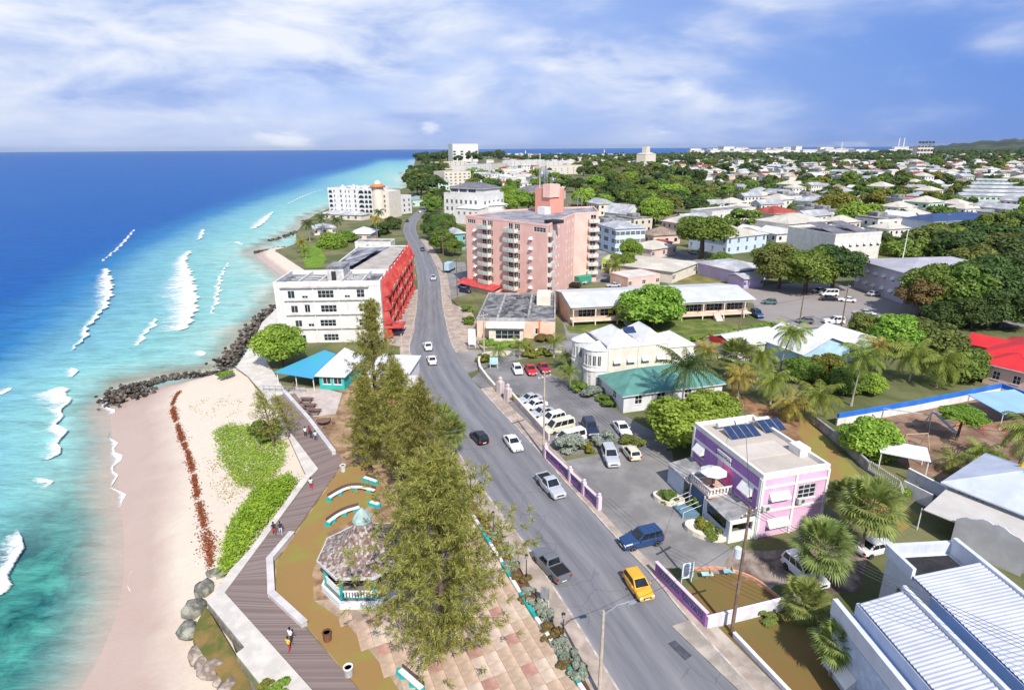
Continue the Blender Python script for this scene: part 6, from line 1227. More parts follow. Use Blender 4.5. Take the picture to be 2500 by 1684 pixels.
pole('Kp', (985, 905), 815, 'pole by the roadside stall', CPOLE, False); pole('Lp', (2190, 700), 560, 'white mast among the dark trees', TRIM, False); pole('Mp', (2292, 640), 520, 'pole beside the hall with the blue roof')
WIRE = M('wire', (0.05, 0.05, 0.055), 0.6)
def wire(a, b_, sag, label, n=1, sep=0.0, grp='overhead wires'):
    for i in range(n):
        o_ = Vector((0.35 * (i - (n - 1) / 2) * sep, 0.6 * (i - (n - 1) / 2) * sep, -0.25 * i * (1 - sep * 0.5))); pts = []
        for k in range(17): s = k / 16; p = a.lerp(b_, s) + o_; p.z -= sag * 4 * s * (1 - s); pts.append(p)
        o = MB().tube([p - a for p in pts], 0.022, 4, cap=False).build('wire', WIRE, None, a); tag(o, label, 'wire', grp)
wire(tops['B'], tops['D'], 1.2, 'overhead wire between the purple wall pole and the transformer pole', 3, 1.0)
wire(tops['D'], Vector((44, 22, 9)), 1.0, 'overhead wire running from the transformer pole past the school', 4, 0.9)
wire(tops['B'], tops['Cc'], 1.0, 'overhead wire along the road to the street corner', 2, 1.0); wire(tops['Cc'], tops['Ip'], 0.8, 'overhead wire past the flat-roofed office', 2, 1.0); wire(tops['Ip'], tops['Hp'], 0.8, 'overhead wire before the pink hotel', 2, 1.0)
wire(tops['A'], tops['D'] - Vector((0, 0, 3)), 0.7, 'single cable crossing the road from the lamp post', 1); wire(tops['Fp'], tops['E'], 1.0, 'overhead wire along the shop street', 2, 1.0); wire(tops['D'], tops['Fp'] + Vector((0, 0, -1)), 1.6, 'long overhead wire over the palms', 1); wire(tops['Fp'], tops['Cc'], 1.5, 'overhead wire along the side street', 1)
def lamp(base, hh, label):
    g = at(*base); t = thing('street_lamp', label, 'lamp', (g.x, g.y, 0), 0, 'black lantern posts in the flower bed'); MB().tube([(0, 0, 0), (0, 0, hh)], [0.06, 0.04], 8).build('post', BLK, t)
    MB().lathe([(0.05, hh), (0.14, hh + 0.12), (0.17, hh + 0.42), (0.05, hh + 0.5)], 6).build('lantern', M('lantern_glass', (0.35, 0.36, 0.36), 0.2), t); MB().lathe([(0.2, hh + 0.5), (0.02, hh + 0.68)], 6).build('cap', BLK, t)
for q in ((1374, 1570), (1285, 1420), (1205, 1310), (1150, 1200)): lamp(q, 2.6, 'slim black lantern post among the grey shrubs')
def board(name, label, base_l, base_r, z0, z1, mat, lines, ink=INK, size=0.4):
    a, b_ = at(*base_l), at(*base_r); L = (b_ - a).length; t = thing(name, label, 'sign', a, math.atan2(b_.y - a.y, b_.x - a.x)); MB().box(0, L, -0.05, 0.05, z0, z1).build('board', mat, t)
    for x in (0.05, L - 0.12): MB().box(x, x + 0.08, 0.06, 0.14, 0, z1 - 0.1).build('post', TRIM, t)
    for k, (tx, s) in enumerate(lines): text_on(tx, s, ink, t, (L / 2, -0.065, z1 - (k + 1) * (z1 - z0) / (len(lines) + 0.6)), (PI / 2, 0, 0))
    return t
board('sign_board', 'tall white double sign board on two posts at the street corner', (1144, 851), (1162, 851), 0.9, 4.3, TRIM, [('- - -', 0.5), ('- - - -', 0.4), ('- - - - -', 0.3)], M('dark_green_ink', (0.02, 0.08, 0.07), 0.6))
board('sign_board', 'pale teal sign in the corner planter', (1196, 900), (1216, 900), 0.9, 2.3, M('pale_teal_board', (0.45, 0.68, 0.70), 0.6), [('- - -', 0.5)], TEALP)
board('information_board', 'white and blue information board behind the purple wall', (1662, 1425), (1690, 1420), 0.6, 2.3, M('board_pale', (0.66, 0.74, 0.78), 0.6), [('- - - -', 0.4), ('- - - - -', 0.3), ('- - -', 0.3), ('- - - -', 0.2)], INKB)
board('road_sign', 'blank back of a white road sign in the flower bed', (1320, 1480), (1340, 1488), 1.1, 2.3, STEEL, [])
g = at(1312, 1030)
for (u, v), lb in (((1085, 612), 'tall red feather banner beside the road'), ((1093, 622), 'second red feather banner next to the lorry')):
    g = at(u, v); t = thing('banner', lb, 'banner', g, 0.4); MB().tube([(0, 0, 0), (0, 0, 4.2)], 0.04, 6).build('pole', STEEL, t); MB().box(0.05, 1.1, -0.02, 0.02, 0.8, 4.1).build('flag', RED, t)

# ------------------------------------------------------------------ gazebo
gc = at(899, 1414); t = thing('gazebo', 'octagonal bandstand with shingled roof, teal posts and white balustrade', 'gazebo', gc, 0); Rg = 4.0; oct_ = lambda r, z, n=8: [(r * math.cos(PI / 8 + k * PI / 4), r * math.sin(PI / 8 + k * PI / 4), z) for k in range(8)]
MB().prism(oct_(Rg + 0.35, 0), 0, 0.75).build('platform', M('platform_white', (0.68, 0.72, 0.76), 0.85, 0.06, 0.6), t); MB().prism(oct_(Rg + 0.1, 0), 0.75, 0.8).build('floor', M('gazebo_floor', (0.22, 0.18, 0.17), 0.85), t)
pc = oct_(Rg - 0.1, 0.8); eave = 3.5
for k in range(8):
    x, y, _ = pc[k]; MB().box(-0.12, 0.12, -0.12, 0.12, 0.8, eave).build('post', TEALP, t, (x, y, 0), PI / 8 + k * PI / 4)
    a, b_ = Vector(pc[k]), Vector(pc[(k + 1) % 8]); d = b_ - a; L = d.length; an = math.atan2(d.y, d.x)
    if k != 0:
        rl = MB().box(0.13, L - 0.13, -0.05, 0.05, 1.62, 1.74).build('balustrade', TRIM, t, (a.x, a.y, 0), an); MB().box(0.13, L - 0.13, -0.05, 0.05, 0.9, 1.0).build('bottom_rail', TEALP, rl)
        bm2 = MB().box(-0.08, 0.08, -0.025, 0.025, 1.0, 1.62).mesh('baluster', TRIM)
        for i in range(10): ob('baluster', bm2, rl, (0.3 + i * (L - 0.6) / 9, 0, 0))
    MB().box(0.0, L, -0.06, 0.06, eave - 0.25, eave - 0.02).build('beam', TRIM, t, (a.x, a.y, 0), an)
    for s in (0, 1): # brackets
        x0 = 0.13 if s == 0 else L - 0.13; sg = 1 if s == 0 else -1; MB().add([(x0, -0.03, eave - 0.26), (x0 + sg * 0.7, -0.03, eave - 0.26), (x0, -0.03, eave - 0.95), (x0, 0.03, eave - 0.26), (x0 + sg * 0.7, 0.03, eave - 0.26), (x0, 0.03, eave - 0.95)], [(0, 1, 2), (5, 4, 3), (1, 4, 5, 2)]).build('bracket', TRIM, t, (a.x, a.y, 0), an)
SHING = M('cedar_shingle', (0.20, 0.15, 0.13), 0.9, 0.5, 3.0, 0.4, 8, col2=(0.38, 0.34, 0.31))
prof = [(Rg + 0.4, eave), (Rg - 0.6, eave + 0.5), (2.4, eave + 1.05), (1.35, eave + 2.0), (0.8, eave + 3.1)]
rp = MB(); rp.loft([oct_(r_, z) for r_, z in prof], cap=False); roof = rp.build('roof', M('shingle_under', (0.10, 0.08, 0.07), 0.95), t)
shm = MB().add([(-0.11, 0, 0.02), (0.11, 0, 0.02), (0.11, 0.3, 0.0), (-0.11, 0.3, 0.0), (-0.11, 0, -0.01), (0.11, 0, -0.01)], [(0, 1, 2, 3), (4, 5, 1, 0)])
sh = MB()
for (r0, z0), (r1, z1) in zip(prof[:-1], prof[1:]):
    for k in range(8):
        a0, a1 = PI / 8 + k * PI / 4, PI / 8 + (k + 1) * PI / 4
        p00, p01, p10, p11 = (Vector((r * math.cos(a), r * math.sin(a), z)) for r, z, a in ((r0, z0, a0), (r0, z0, a1), (r1, z1, a0), (r1, z1, a1)))
        rows = max(2, int(((p00 + p01) / 2 - (p10 + p11) / 2).length / 0.21))
        for i in range(rows):
            l, r_ = p00.lerp(p10, i / rows), p01.lerp(p11, i / rows); n_ = max(2, int((r_ - l).length / 0.23)); upv = ((p10 + p11) / 2 - (p00 + p01) / 2).normalized(); ax = (r_ - l).normalized(); nn = ax.cross(upv)
            for j in range(n_):
                c_ = l.lerp(r_, (j + 0.5 + rnd.uniform(-.1, .1)) / n_) + nn * rnd.uniform(0.01, 0.035); T = Matrix(((ax.x, upv.x, nn.x, c_.x), (ax.y, upv.y, nn.y, c_.y), (ax.z, upv.z, nn.z, c_.z), (0, 0, 0, 1))); sh.add(shm.v, shm.f, 0, T)
SHI = bpy.data.materials.new('shingles'); SHI.use_nodes = True; tt = SHI.node_tree; pp = tt.nodes['Principled BSDF']; gi = N('ShaderNodeNewGeometry', tt); cr = N('ShaderNodeValToRGB', tt); ramp(cr, [(0, (0.15, 0.085, 0.065)), (0.5, (0.26, 0.19, 0.165)), (1, (0.48, 0.44, 0.42))]); Lk(gi.outputs['Random Per Island'], cr.inputs[0], tt); Lk(cr.outputs[0], pp.inputs['Base Color'], tt); pp.inputs['Roughness'].default_value = 0.9
o = sh.build('shingles', SHI, roof); tag(o, kind='stuff')
MB().loft([oct_(0.8, eave + 3.05), oct_(0.95, eave + 3.3), oct_(0.9, eave + 3.6), oct_(0.5, eave + 4.2), oct_(0.1, eave + 4.6)]).build('cupola', M('pale_green_copper', (0.36, 0.47, 0.44), 0.6, 0.15, 1), t)
gut = MB(); gut.loft([oct_(Rg + 0.5, eave - 0.16), oct_(Rg + 0.5, eave + 0.1), oct_(Rg + 0.38, eave + 0.1), oct_(Rg + 0.38, eave - 0.16), oct_(Rg + 0.5, eave - 0.16)], cap=False); gut.build('gutter', M('eave_board', (0.55, 0.53, 0.55), 0.7), t)
# benches, tables, bins
def curved_bench(pts, label):
    ln = smooth_line(A(pts), 2); g = ln[0]; t = thing('bench', label, 'bench', g); P = [p - g for p in ln]
    for nm, d0, d1, z0, z1, m_ in (('seat', -0.22, 0.22, 0.42, 0.52, TRIM), ('backrest', 0.24, 0.32, 0.5, 0.85, M('bench_dark', (0.10, 0.07, 0.06), 0.8))):
        a, b_ = offset(P, d0), offset(P, d1); V = []; n = len(P)
        for i in range(n): V += [(a[i].x, a[i].y, z0), (a[i].x, a[i].y, z1), (b_[i].x, b_[i].y, z1), (b_[i].x, b_[i].y, z0)]
        MB().add(V, [(i * 4 + k, i * 4 + (k + 1) % 4, (i + 1) * 4 + (k + 1) % 4, (i + 1) * 4 + k) for i in range(n - 1) for k in range(4)] + [(0, 1, 2, 3), (4 * n - 1, 4 * n - 2, 4 * n - 3, 4 * n - 4)]).build(nm, m_, t)
    for i in range(0, len(P), max(1, len(P) // 4)): MB().box(-0.3, 0.3, -0.25, 0.25, 0, 0.42).build('pedestal', TEALP, t, P[i])
curved_bench([(805, 1222), (845, 1198), (880, 1195), (915, 1205)], 'curved teal and white bench nearest the boardwalk corner'); curved_bench([(802, 1282), (835, 1258), (878, 1245)], 'curved teal and white bench beside the bandstand roof')
curved_bench([(890, 1172), (920, 1182)], 'short teal bench half under the feathery tree'); curved_bench([(905, 1232), (925, 1238)], 'short teal block seat behind the bandstand'); curved_bench([(978, 1645), (1030, 1690)], 'teal bench at the near edge of the plaza')
def bin_(loc, col, label, rim_=None):
    g = at(*loc); t = thing('litter_bin', label, 'bin', g); MB().lathe([(0.30, 0), (0.34, 0.1), (0.36, 0.8), (0.30, 0.8), (0.28, 0.5), (0.27, 0.15)], 18).build('drum', M('bin_%d' % int(col[0] * 100), col, 0.8, 0.2, 2), t, smooth=False); MB().lathe([(0.36, 0.8), (0.40, 0.84), (0.40, 0.92), (0.30, 0.92), (0.29, 0.8)], 18).build('rim', rim_ or TRIM, t); MB().lathe([(0.27, 0.7), (0.01, 0.701)], 16).build('liner', BLK, t)
bin_((852, 1648), (0.45, 0.45, 0.44), 'white-rimmed concrete litter bin on the near lawn'); bin_((800, 1562), (0.20, 0.09, 0.05), 'brown litter bin on the lawn', M('bin_brown', (0.15, 0.07, 0.04), 0.8)); bin_((838, 1150), (0.6, 0.6, 0.58), 'small white litter bin at the boardwalk corner')
bin_((1098, 1152), (0.65, 0.65, 0.63), 'white litter bin on the pavement under the trees')
WD = M('table_wood', (0.20, 0.12, 0.085), 0.85, 0.2, 1)
for (u, v), lb in (((749, 982), 'picnic table nearest the beach bar'), ((756, 997), 'middle picnic table on the bar terrace'), ((768, 1010), 'picnic table at the terrace edge')):
    g = at(u, v); t = thing('picnic_table', lb, 'table', (g.x, g.y, 0.02), R(-3))
    for i in range(4): MB().box(-1.0, 1.0, -0.4 + i * 0.2, -0.22 + i * 0.2, 0.72, 0.77).build('plank', WD, t)
    for s in (-1, 1): MB().box(-1.0, 1.0, s * 0.72 - 0.14, s * 0.72 + 0.14, 0.42, 0.47).build('seat', WD, t); MB().box(s * 0.7 - 0.05, s * 0.7 + 0.05, -0.7, 0.7, 0.3, 0.4).build('crossbar', WD, t); MB().box(s * 0.7 - 0.05, s * 0.7 + 0.05, -0.3, 0.3, 0, 0.72).build('leg', WD, t)
g = at(791, 1036); t = thing('picnic_table', 'dark round table on the brown earth by the boardwalk', 'table', g); MB().lathe([(0.95, 0.7), (1.0, 0.74), (0.95, 0.78)], 12).build('table_top', WD, t); MB().lathe([(0.25, 0), (0.15, 0.7)], 8).build('pedestal', WD, t)
for k in range(5): MB().lathe([(0.22, 0), (0.24, 0.45)], 8).build('stool', WD, t, (1.5 * math.cos(k * 1.256), 1.5 * math.sin(k * 1.256), 0))
# roof-terrace parasol of the purple building
b = PURPLE_B; Q = PURPLE; ca, sa = math.cos(b.a), math.sin(b.a); lx, ly = Q['vx0'] + 1.8, Q['D'] * 0.47
t = thing('parasol', 'white parasol open on the purple building balcony', 'parasol', (b.p.x + lx * ca - ly * sa, b.p.y + lx * sa + ly * ca, Q['vz'] + 0.06)); MB().tube([(0, 0, 0), (0, 0, 2.6)], 0.04, 8).build('pole', BLK, t); MB().lathe([(1.55, 1.9), (1.5, 1.98), (0.8, 2.3), (0.03, 2.6)], 8).build('canopy', M('parasol_cloth', (0.74, 0.73, 0.70), 0.8), t); MB().lathe([(0.28, 0), (0.28, 0.08), (0.06, 0.12)], 10).build('base', BLK, t)
# planters of the purple building
for k, ((u, v), rr, lb) in enumerate((((1632, 1222), 1.9, 'round shrub planter by the purple building steps'), ((1725, 1300), 2.4, 'long half-round shrub planter under the verandah'))):
    g = at(u, v); t = thing('planter', lb, 'planter', (g.x, g.y, 0.02), R(-30)); mb = MB(); n = 18; V = []
    for r_, z in ((rr, 0), (rr, 0.55), (rr - 0.2, 0.55), (rr - 0.2, 0.4)):
        for i in range(n): a = 2 * PI * i / n; V.append((r_ * math.cos(a), 0.62 * r_ * math.sin(a), z))
    mb.add(V, [(j * n + i, j * n + (i + 1) % n, (j + 1) * n + (i + 1) % n, (j + 1) * n + i) for j in range(3) for i in range(n)] + [tuple(range(3 * n, 4 * n))]); mb.build('rim', CREAM, t)
# playground
ORG = M('orange_paint_bar', (0.80, 0.28, 0.04), 0.6); RDP = M('red_paint_bar', (0.6, 0.05, 0.05), 0.6)
def aframe(u, v, L, hh, rz, label, mat, seats=2):
    g = at(u, v); t = thing('swing', label, 'swing', g, rz); MB().tube([(0, 0, hh), (L, 0, hh)], 0.07, 8).build('top_bar', mat, t)
    for x in (0, L):
        for s in (-1, 1): MB().tube([(x, 0, hh), (x, s * 0.9, 0)], 0.05, 6).build('leg', mat, t)
    for i in range(seats):
        x = L * (i + 1) / (seats + 1); st_ = MB().box(x - 0.25, x + 0.25, -0.12, 0.12, 0.5, 0.54).build('seat', BLK, t); mb = MB()
        for s in (-0.22, 0.22): MB().tube([(x + s, 0, 0.52), (x + s, 0, hh)], 0.012, 4).build('chain', STEEL, st_)
aframe(2150, 1035, 6, 2.6, R(-25), 'steel swing frame by the blue and white wall', STEEL); aframe(2330, 1052, 4.6, 1.0, R(22), 'low orange balance bar under the small tree', ORG, 0); aframe(2395, 1055, 3.0, 1.1, R(-12), 'yellow and red climbing bar on the playground', RDP, 0); aframe(2205, 1095, 3.2, 2.2, R(5), 'timber swing frame by the round tree', M('timber', (0.5, 0.36, 0.22), 0.8), 1)
g = at(2440, 1050); t = thing('shade_canopy', 'pale blue shade canopy over the playground corner', 'canopy', g, R(12)); MB().add([(0, 0, 2.6), (9, 0, 2.6), (9, 6, 3.3), (0, 6, 3.3), (0, 0, 2.5), (9, 0, 2.5), (9, 6, 3.2), (0, 6, 3.2)], [(0, 1, 2, 3), (7, 6, 5, 4), (0, 4, 5, 1), (1, 5, 6, 2), (2, 6, 7, 3), (3, 7, 4, 0)]).build('sheet', M('blue_sheet', (0.28, 0.46, 0.72), 0.6, 0.06, 0.4), t)
for x in (0.2, 8.8):
    for y in (0.2, 5.8): MB().tube([(x, y, 0), (x, y, 2.5 if y < 1 else 3.15)], 0.06, 6).build('post', TRIM, t)
g = at(2270, 1040); t = thing('slide', 'steel slide leaning from a ladder frame', 'slide', g, R(-60)); MB().loft([[(0, -0.3, 2.4), (0, 0.3, 2.4), (0, 0.3, 2.5), (0, -0.3, 2.5)], [(3.6, -0.3, 0.3), (3.6, 0.3, 0.3), (3.6, 0.3, 0.4), (3.6, -0.3, 0.4)]]).build('chute', STEEL, t)
for s in (-0.3, 0.3): MB().tube([(0, s, 2.45), (-0.9, s, 0)], 0.05, 6).build('rail', STEEL, t)
for i in range(6): MB().tube([(-0.14 * i - 0.1, -0.3, 2.1 - 0.38 * i), (-0.14 * i - 0.1, 0.3, 2.1 - 0.38 * i)], 0.03, 5).build('rung', STEEL, t)
g = at(2140, 1145); t = thing('shelter', 'small white flat-roofed shelter behind the pickets', 'shelter', g, R(-28)); MB().box(0, 5.5, 0, 4.2, 2.4, 2.52).build('roof', M('shelter_white', (0.70, 0.71, 0.76), 0.6), t)
for x in (0.2, 5.3):
    for y in (0.2, 4.0): MB().box(x - 0.06, x + 0.06, y - 0.06, y + 0.06, 0, 2.4).build('post', TRIM, t)
# small play lawn: swings seen beside the purple wall, spring riders
for (u, v), col, lb in (((1725, 1412), (0.45, 0.68, 0.66), 'pale teal spring seat on the small play lawn'), ((1778, 1405), (0.30, 0.55, 0.60), 'blue spring seat by the lawn edge')):
    g = at(u, v); t = thing('spring_rider', lb, 'play seat', (g.x, g.y, 0.03)); MB().tube([(0.12 * math.cos(a * 0.9), 0.12 * math.sin(a * 0.9), 0.045 * a) for a in range(12)], 0.03, 5).build('spring', STEEL, t); MB().box(-0.55, 0.55, -0.25, 0.25, 0.5, 0.62).build('seat', M('seat_%d' % int(col[0] * 100), col, 0.6), t); MB().box(0.25, 0.32, -0.22, 0.22, 0.62, 1.0).build('handle', ORG, t)
ln = smooth_line(A([(1690, 1392), (1760, 1388), (1840, 1412), (1900, 1462)]), 2); wall_line('kerb_wall', 'low orange-topped kerb curving round the small play lawn', ln, 0.35, 0.18, M('salmon_kerb', (0.66, 0.33, 0.22), 0.85), None)
# plaza tiles
TILES = [M('tile_sand', (0.52, 0.38, 0.28), 0.9, 0.2, 0.5, 0.2, 8, rand=0.04), M('tile_pink', (0.46, 0.25, 0.20), 0.9, 0.2, 0.6, 0.2, 8, rand=0.06), M('tile_pale', (0.60, 0.47, 0.37), 0.9, 0.2, 0.5, 0.2, 8, rand=0.04)]
plz = A([(767, 1466), (848, 1521), (941, 1634), (985, 1700), (1432, 1700), (1402, 1674), (1300, 1514), (1216, 1379), (1130, 1245), (1060, 1230), (1000, 1290), (970, 1490), (900, 1492), (810, 1462)])
ps = sheet('plaza', plz, 0.014, M('plaza_joint', (0.38, 0.28, 0.21), 0.95, 0.2, 1), 'paved plaza of sand and pink square slabs')
ax = (at(1309, 1514) - at(1414, 1676)); ang = math.atan2(ax.y, ax.x); T_S = 1.15; tm = []
for m_ in TILES: s = T_S / 2 - 0.02; tm.append(MB().prism([(-s, -s), (s, -s), (s, s), (-s, s)], 0.0, 0.03).mesh('paving_slab', m_))
org = at(1250, 1560); cnt = 0
cand = []
for i in range(-22, 22):
    for j in range(-22, 22):
        x, y = i * T_S, j * T_S; p = (org.x + x * math.cos(ang) - y * math.sin(ang), org.y + x * math.sin(ang) + y * math.cos(ang))
        if inside(p, plz) and (Vector(p) - Vector((gc.x, gc.y))).length > 5.2: cand.append((p[1], p, i, j))
cand.sort()
for _, p, i, j in cand[:299]:
    k = 1 if (i % 3 == 0 and j % 3 == 0) else (2 if (i // 2 + j // 2) % 3 == 0 else 0)
    ob('paving_slab', tm[k], ps, (p[0], p[1], 0.0145 + rnd.uniform(-0.002, 0.002)), ang)
# ------------------------------------------------------------------ vegetation kit
BARK = M('bark', (0.14, 0.10, 0.075), 0.95, 0.3, 3, 0.6, 8); PBARK = M('palm_bark', (0.34, 0.29, 0.24), 0.92, 0.25, 4, 0.4, 10)
def leaf_quads(P, Nn, size, rng, aspect=0.6, up=0.0, fold=0.0):
    n = len(P); Nn = Nn / np.maximum(np.linalg.norm(Nn, axis=1, keepdims=True), 1e-6)
    rv = rng.normal(size=(n, 3)); rv[:, 2] += up; t = np.cross(Nn, rv); t /= np.maximum(np.linalg.norm(t, axis=1, keepdims=True), 1e-6); b = np.cross(Nn, t)
    s = (size * rng.uniform(0.7, 1.35, n))[:, None]
    V = np.stack([P - t * s, P + b * s * aspect - Nn * s * fold, P + t * s, P - b * s * aspect - Nn * s * fold], 1).reshape(-1, 3)
    return V, np.arange(4 * n).reshape(-1, 4)
def crown_mesh(name, nl, leaf, mat, seed, nclump=18, flat=0.75, spread=0.74, cr=(0.18, 0.40), hollow=0.7, lower=-0.8):
    # unit crown centred on the origin, radius about 1
    rng = np.random.default_rng(seed); Cc = []; tries = 0
    while len(Cc) < nclump and tries < 4000:
        tries += 1; d = rng.normal(size=3); d /= np.linalg.norm(d)
        if d[2] < lower: continue
        p = d * spread * rng.uniform(0.6, 1.05); p[2] *= flat
        if all(np.linalg.norm(p - q[0]) > 0.22 for q in Cc): Cc.append((p, rng.uniform(*cr)))
    per = np.array([r ** 2 for _, r in Cc]); per = (per / per.sum() * nl).astype(int); Ps = []; Ns = []
    for (p, r), k in zip(Cc, per):
        d = rng.normal(size=(k, 3)); d /= np.linalg.norm(d, axis=1, keepdims=True); d[:, 2] = np.where(d[:, 2] < -0.45, -d[:, 2], d[:, 2])
        rr = r * rng.uniform(hollow, 1.1, (k, 1)); q = p + d * rr * np.array([1, 1, 0.85]); Ps.append(q); Ns.append(d + rng.normal(size=(k, 3)) * 0.55 + np.array([0, 0, 0.35]))
    V, Fc = leaf_quads(np.concatenate(Ps), np.concatenate(Ns), leaf, rng)
    me = npmesh(name, V, Fc, mat); me['clumps'] = [float(x) for p, r in Cc for x in p]; return me
def trunk_mesh(name, h, r, me_crown, cz, R_, seed, mat=BARK, limbs=6):
    # trunk up to h with limbs reaching into the crown's clumps (metres)
    rg = random.Random(seed); mb = MB(); bend = rg.uniform(-.3, .3); top = Vector((bend, rg.uniform(-.3, .3), h))
    mb.tube([(0, 0, -0.1), (bend * 0.3, 0, h * 0.4), top], [r * 1.25, r, r * 0.75], 8, cap=True)
    cl = list(me_crown.get('clumps', [])); cs = [Vector(cl[i:i + 3]) for i in range(0, len(cl), 3)]; rg.shuffle(cs)
    for q in cs[:limbs]:
        e = Vector((q.x * R_[0], q.y * R_[1], cz + q.z * R_[2])); m_ = top.lerp(e, 0.5) + Vector((0, 0, 0.12 * R_[2])); mb.tube([top - Vector((0, 0, 0.25 * r)), m_, e], [r * 0.55, r * 0.35, r * 0.12], 6, cap=False)
    return mb.mesh(name, mat, True)
LG = {k: leafmat('leaf_' + k, a, b_, tr_) for k, a, b_, tr_ in (
    ('bright', (0.15, 0.26, 0.03), (0.38, 0.52, 0.085), 0.38), ('mid', (0.085, 0.155, 0.026), (0.25, 0.34, 0.065), 0.35), ('dark', (0.04, 0.08, 0.022), (0.12, 0.175, 0.045), 0.28), ('olive', (0.095, 0.13, 0.03), (0.24, 0.28, 0.07), 0.33), ('yellow', (0.13, 0.15, 0.02), (0.30, 0.30, 0.05), 0.3), ('silver', (0.16, 0.20, 0.15), (0.36, 0.40, 0.33), 0.15), ('rust', (0.13, 0.095, 0.03), (0.26, 0.19, 0.07), 0.25))}
CR = {}
def crown_proto(kind, q, seed):
    key = (kind, q, seed)
    if key not in CR:
        nl, lf, nc = {'near': (11000, 0.052, 34), 'mid': (5200, 0.075, 24), 'far': (1600, 0.12, 13), 'shrub': (1500, 0.11, 9)}[q]
        CR[key] = crown_mesh('crown', nl, lf, LG[kind], seed * 17 + hash(kind) % 50 if False else seed * 17 + len(kind), nc)
    return CR[key]
def tree(base, hh, r, kind, label, q='mid', seed=1, flat=0.8, group=None, name='broadleaf_tree', z=0.0, trunk=None, rz=None, cat='tree', lift=0.0):
    g = at(*base) if len(base) == 2 else Vector(base); me = crown_proto(kind, q, seed); cz = hh - r * flat * 0.92 + lift
    t = thing(name, label, cat, (g.x, g.y, z), rnd.uniform(0, 6.28) if rz is None else rz, group)
    ob('crown', me, t, (0, 0, cz), 0, (r, r, r * flat))
    th = max(0.4, cz - 0.25 * r * flat); ob('trunk', trunk_mesh('trunk', th, trunk or max(0.12, 0.035 * hh), me, cz, (r, r, r * flat), seed), t)
    return t
def shrub(base, r, hh, kind, label, seed=1, group=None, name='shrub', q='shrub', z=0.0):
    g = at(*base) if len(base) == 2 else Vector(base); o = ob(name, crown_proto(kind, q, seed), None, (g.x, g.y, z + hh * 0.35), rnd.uniform(0, 6.28), (r, r, hh * 0.62)); tag(o, label, 'shrub', group); return o
# ---- palms
def frond(V, Fc, org, az, pitch, L, droop, nl, lw, ll, rng, twist=0.0):
    # curved rachis with two rows of drooping leaflets
    d = Vector((math.cos(az), math.sin(az), 0)); sd = Vector((-d.y, d.x, 0)); p = Vector(org); ang = pitch; pts = [p.copy()]; n = nl
    for i in range(n):
        ang -= droop / n * (0.5 + 1.0 * i / n); p = p + (d * math.cos(ang) + Vector((0, 0, math.sin(ang)))) * (L / n); pts.append(p.copy())
    def quad(a, b, c_, e): o = len(V); V.extend([tuple(a), tuple(b), tuple(c_), tuple(e)]); Fc.append((o, o + 1, o + 2, o + 3))
    for i in range(0, n, 2):
        a, b = pts[i], pts[min(i + 2, n)]; w_ = 0.05 * (1 - i / n) + 0.012; quad(a - sd * w_, a + sd * w_, b + sd * w_ * 0.8, b - sd * w_ * 0.8)
    for i in range(1, n + 1):
        s = i / n; l = ll * (0.35 + 1.15 * math.sin(PI * min(1, s * 0.86 + 0.10))) * rng.uniform(0.85, 1.1); a = pts[i]; t = (pts[i] - pts[i - 1]).normalized()
        for sg in (-1, 1):
            dr = (sd * sg * 0.80 + t * 0.60 + Vector((0, 0, -0.38 - 0.35 * rng.random()))).normalized(); m_ = a + dr * l * 0.55; e = m_ + (dr + Vector((0, 0, -0.55))).normalized() * l * 0.45
            w_ = t * lw; quad(a - w_ * 0.5, a + w_ * 0.5, m_ + w_ * 0.55, m_ - w_ * 0.55); quad(m_ - w_ * 0.55, m_ + w_ * 0.55, e + w_ * 0.08, e - w_ * 0.08)
def feather_crown(seed, nf, L, droop, ll, lw=0.085, nl=17, mat=None, lowest=-0.7):
    rng = random.Random(seed); V = []; Fc = []
    for k in range(nf):
        s = k / nf; pitch = 1.25 - (1.25 - lowest) * s + rng.uniform(-.12, .12); az = k * 2.399 + rng.uniform(-.2, .2); frond(V, Fc, (0.06 * math.cos(az), 0.06 * math.sin(az), 0), az, pitch, L * rng.uniform(.85, 1.1), droop * rng.uniform(.8, 1.25), nl, lw * L / 3.2 * 1.25, ll, rng)
    return npmesh('crown', V, Fc, mat)
def fan_crown(seed, nf, stalk, R_, mat, nb=21):
    rng = random.Random(seed); V = []; Fc = []
    for k in range(nf):
        s = k / nf; pitch = 1.35 - 2.15 * s + rng.uniform(-.12, .12); az = k * 2.399 + rng.uniform(-.25, .25); d = Vector((math.cos(az) * math.cos(pitch), math.sin(az) * math.cos(pitch), math.sin(pitch))); sd = Vector((-math.sin(az), math.cos(az), 0)); upv = sd.cross(d) * -1; base = d * stalk * rng.uniform(.8, 1.15)
        o = len(V); V.extend([tuple(sd * .02), tuple(-sd * .02), tuple(base - sd * .02), tuple(base + sd * .02)]); Fc.append((o, o + 1, o + 2, o + 3))
        for i in range(nb):
            a = -1.9 + 3.8 * i / (nb - 1); dr = (d * math.cos(a) + sd * math.sin(a) + upv * 0.12 * math.cos(a)).normalized(); l = R_ * (0.72 + 0.3 * math.cos(a * 0.6)) * rng.uniform(.9, 1.1); pr = dr.cross(upv).normalized() * l * 0.052
            m_ = base + dr * l * 0.6; e = base + (dr * l) + Vector((0, 0, -0.22 * l)); o = len(V); V.extend([tuple(base), tuple(m_ - pr), tuple(e), tuple(m_ + pr)]); Fc.append((o, o + 1, o + 2, o + 3))
    return npmesh('crown', V, Fc, mat)
